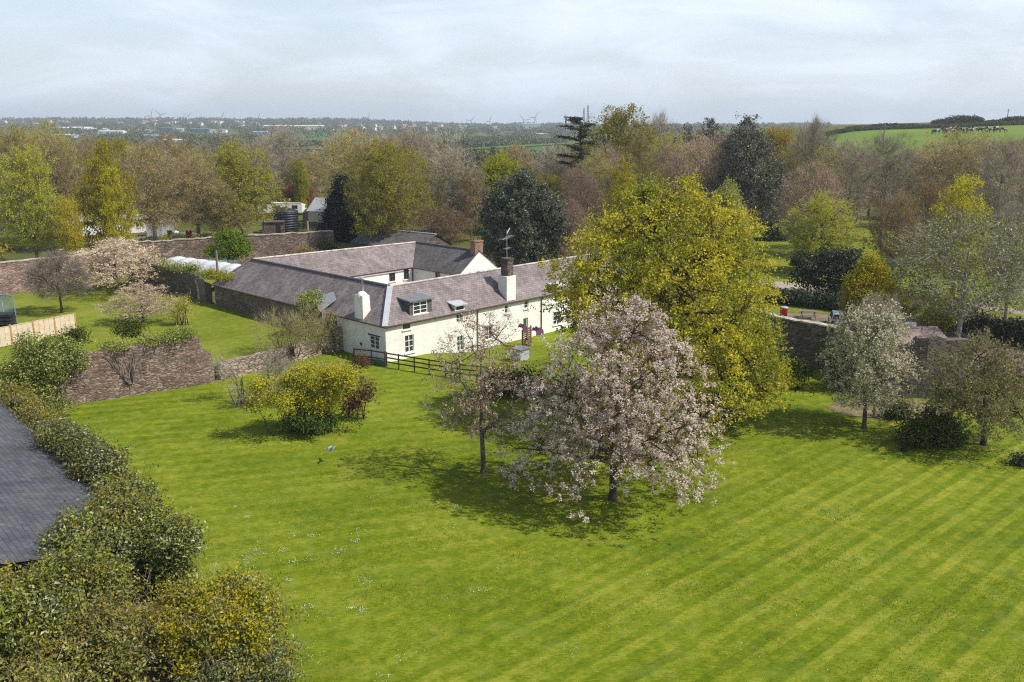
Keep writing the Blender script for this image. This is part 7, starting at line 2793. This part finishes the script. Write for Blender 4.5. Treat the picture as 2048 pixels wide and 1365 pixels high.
# cattle: one continuous body each
def cow_proto(grazing):
    vs_ = [(-.85, 0, 1.18), (-.3, 0, 1.10), (.35, 0, 1.10), (.78, 0, 1.18)]
    if grazing:
        vs_ += [(1.10, 0, .85), (1.32, 0, .42), (1.50, 0, .16)]
    else:
        vs_ += [(1.10, 0, 1.40), (1.32, 0, 1.55), (1.62, 0, 1.38)]
    ed_ = [(i, i + 1) for i in range(6)]
    rd = [.33, .40, .38, .30, .19, .17, .09]
    for x, s0 in ((-.80, -1), (-.80, 1), (.62, -1), (.62, 1)):
        i = len(vs_)
        b0 = 0 if x < 0 else 3
        if x < 0:
            vs_ += [(x + .10, s0 * .20, .80), (x - .10, s0 * .20, .46), (x - .02, s0 * .20, .02)]
            rd += [.16, .075, .06]
        else:
            vs_ += [(x, s0 * .18, .75), (x + .02, s0 * .18, .42), (x, s0 * .18, .02)]
            rd += [.12, .075, .06]
        ed_ += [(b0, i), (i, i + 1), (i + 1, i + 2)]
    i = len(vs_)
    vs_ += [(-1.12, 0, 1.2), (-1.18, 0, .6)]
    rd += [.04, .03]
    ed_ += [(0, i), (i, i + 1)]
    hd = vs_[5]
    i = len(vs_)
    vs_ += [(hd[0] - .05, .22, hd[2] + .10), (hd[0] - .05, -.22, hd[2] + .10)]
    rd += [.05, .05]
    ed_ += [(5, i), (5, i + 1)]
    me_ = bpy.data.meshes.new('cow_cage')
    me_.from_pydata(vs_, ed_, [])
    ob_ = bpy.data.objects.new('cow_cage', me_)
    COL.objects.link(ob_)
    ob_.modifiers.new('skin', 'SKIN')
    for v_, r_ in zip(me_.skin_vertices[0].data, rd):
        v_.radius = (r_, r_)
    me_.skin_vertices[0].data[1].use_root = True
    sb_ = ob_.modifiers.new('sub', 'SUBSURF')
    sb_.levels = sb_.render_levels = 1
    dg = bpy.context.evaluated_depsgraph_get()
    out_ = bpy.data.meshes.new_from_object(ob_.evaluated_get(dg))
    bpy.data.objects.remove(ob_)
    out_.materials.clear()
    out_.materials.append(M['cow'])
    for p_ in out_.polygons:
        p_.use_smooth = True
    return out_


cows = [cow_proto(True), cow_proto(False)]
cw = [(1868, 268, 20), (1874, 266, 200), (1884, 266, 160), (1890, 265, 10), (1896, 267, 180), (1902, 264.5, 30), (1908, 266, 190), (1913, 264, 0), (1919, 265.5, 170), (1925, 264, 15), (1930, 266, 200),
      (1936, 263.5, 180), (1941, 265, 5), (1948, 263.5, 20), (1960, 263, 185), (1966, 264.5, 160), (1974, 263, 10), (1982, 264, 175), (1991, 263, 20), (1995, 265, 190), (2005, 262.5, 0)]
for k, (px, py, rz) in enumerate(cw):
    py += 2.2 * math.sin(k * 2.3) + 1.0
    q = ground_hit(px, py, 255, 2)
    if q is None or q.y > 428:
        q = ground_hit(px, py + 3, 255, 2)
    o = link('cow', cows[k % 3 == 0], None, (q.x, q.y, gz1(q.x, q.y) + .08), R(rz))
    o.scale = (1.15,) * 3
    tag(o, 'black and white cow grazing with the herd on the hill pasture', 'cow', 'cows grazing on the hill')

# ------------------------------------------------------------------ daisies and tufts in the lawn
rng = np.random.default_rng(55)
patches = [(420, 1140, 2.4, 520), (480, 1150, 2.2, 420), (520, 1135, 1.5, 260), (410, 1020, 1.6, 160), (600, 1075, 2.0, 160), (650, 1200, 2.2, 200), (560, 1240, 2.0, 140), (820, 1330, 1.2, 110), (1150, 1310, .8, 60),
           (350, 915, 1.6, 90), (540, 1040, 1.8, 110), (700, 1190, 1.3, 110), (985, 1215, .9, 70), (1145, 1330, .8, 60), (720, 1110, 2.5, 130), (890, 1005, 1.2, 60), (300, 870, 2.2, 70), (1880, 1000, 3.5, 110), (1960, 1010, 2.5, 90),
           (1700, 1045, 4.0, 60), (1590, 1030, 3.0, 40), (260, 640, 5, 60), (700, 770, 2.5, 80), (860, 1330, 3, 120), (440, 960, 3, 100), (580, 900, 2, 60)]
C_ = []
for px, py, s_, n_ in patches:
    c = P(px, py)
    z_ = 1.0 if py < 660 else 0
    n_ = int(n_ * .6)
    for q_ in range(max(1, n_ // 22)):
        cx_, cy_, sg_ = c.x + rng.normal() * s_ * .55, c.y + rng.normal() * s_ * .55, rng.uniform(.08, .32)
        m_n = int(rng.uniform(8, 34))
        C_.append(np.stack([cx_ + rng.normal(size=m_n) * sg_, cy_ + rng.normal(size=m_n) * sg_, np.full(m_n, .035 + z_)], 1))
sx_ = rng.uniform(-30, 45, 1500)
sy_ = rng.uniform(27, 66, 1500)
C_.append(np.stack([sx_, sy_, np.full(1500, .035)], 1))
C_ = np.concatenate(C_)
ok = (C_[:, 0] - W0.x) * (W1.y - W0.y) - (C_[:, 1] - W0.y) * (W1.x - W0.x)
sgn = (0 - W0.x) * (W1.y - W0.y) - (60 - W0.y) * (W1.x - W0.x)
C_ = C_[ok * sgn > 25]
V, F = leaf_quads(rng, C_, .019, 2.5, .9)
tag(link('daisies', arr_mesh('daisies', [(V, F, 0, False)], [M['daisy']])), 'white daisies scattered through the mown lawn', 'daisies', kind='stuff')
# blades of grass standing a little longer in the nearer lawn
n_ = 150000
u = rng.random(n_)
yy = 28 + 30 * u ** 1.2
xx = (rng.random(n_) * 1.25 - .62) * (yy + 5)
ok = ((xx - W0.x) * (W1.y - W0.y) - (yy - W0.y) * (W1.x - W0.x)) * sgn > 40
tn = np.sin(xx * .9 + 2 * np.sin(yy * .7)) + np.sin(yy * 1.3 + 1.5 * np.sin(xx * .5)) + rng.normal(size=n_) * .9
ok &= tn > .4
xx, yy = xx[ok], yy[ok]
C_ = np.stack([xx, yy, np.zeros(len(xx))], 1)
D_ = rng.normal(size=C_.shape) * .55
D_[:, 2] = 1
V, F = twig_tris(rng, C_, D_, .085, .012)
M['blade'] = leaf('grass blade', [(0.075, 0.105, 0.006), (0.13, 0.155, 0.012), (0.21, 0.21, 0.035)], .3)
tag(link('grass', arr_mesh('grass', [(V, F, 0, False)], [M['blade']])), 'grass tufts of the mown lawn', 'grass', kind='stuff')

# ------------------------------------------------------------------ the air
HAZE = 0.00018
if HAZE:
    mb = MB()
    mb.box(-8600, 8600, -200, 9990, -60, 150, 0)
    m, nt, out = new_mat('haze')
    pv = N(nt, 'ShaderNodeVolumePrincipled', inp={'Density': HAZE, 'Color': (0.80, 0.90, 1.0, 1), 'Anisotropy': 0.1})
    nt.links.new(pv.outputs[0], out.inputs['Volume'])
    tag(mb.build('haze', m), kind='stuff')
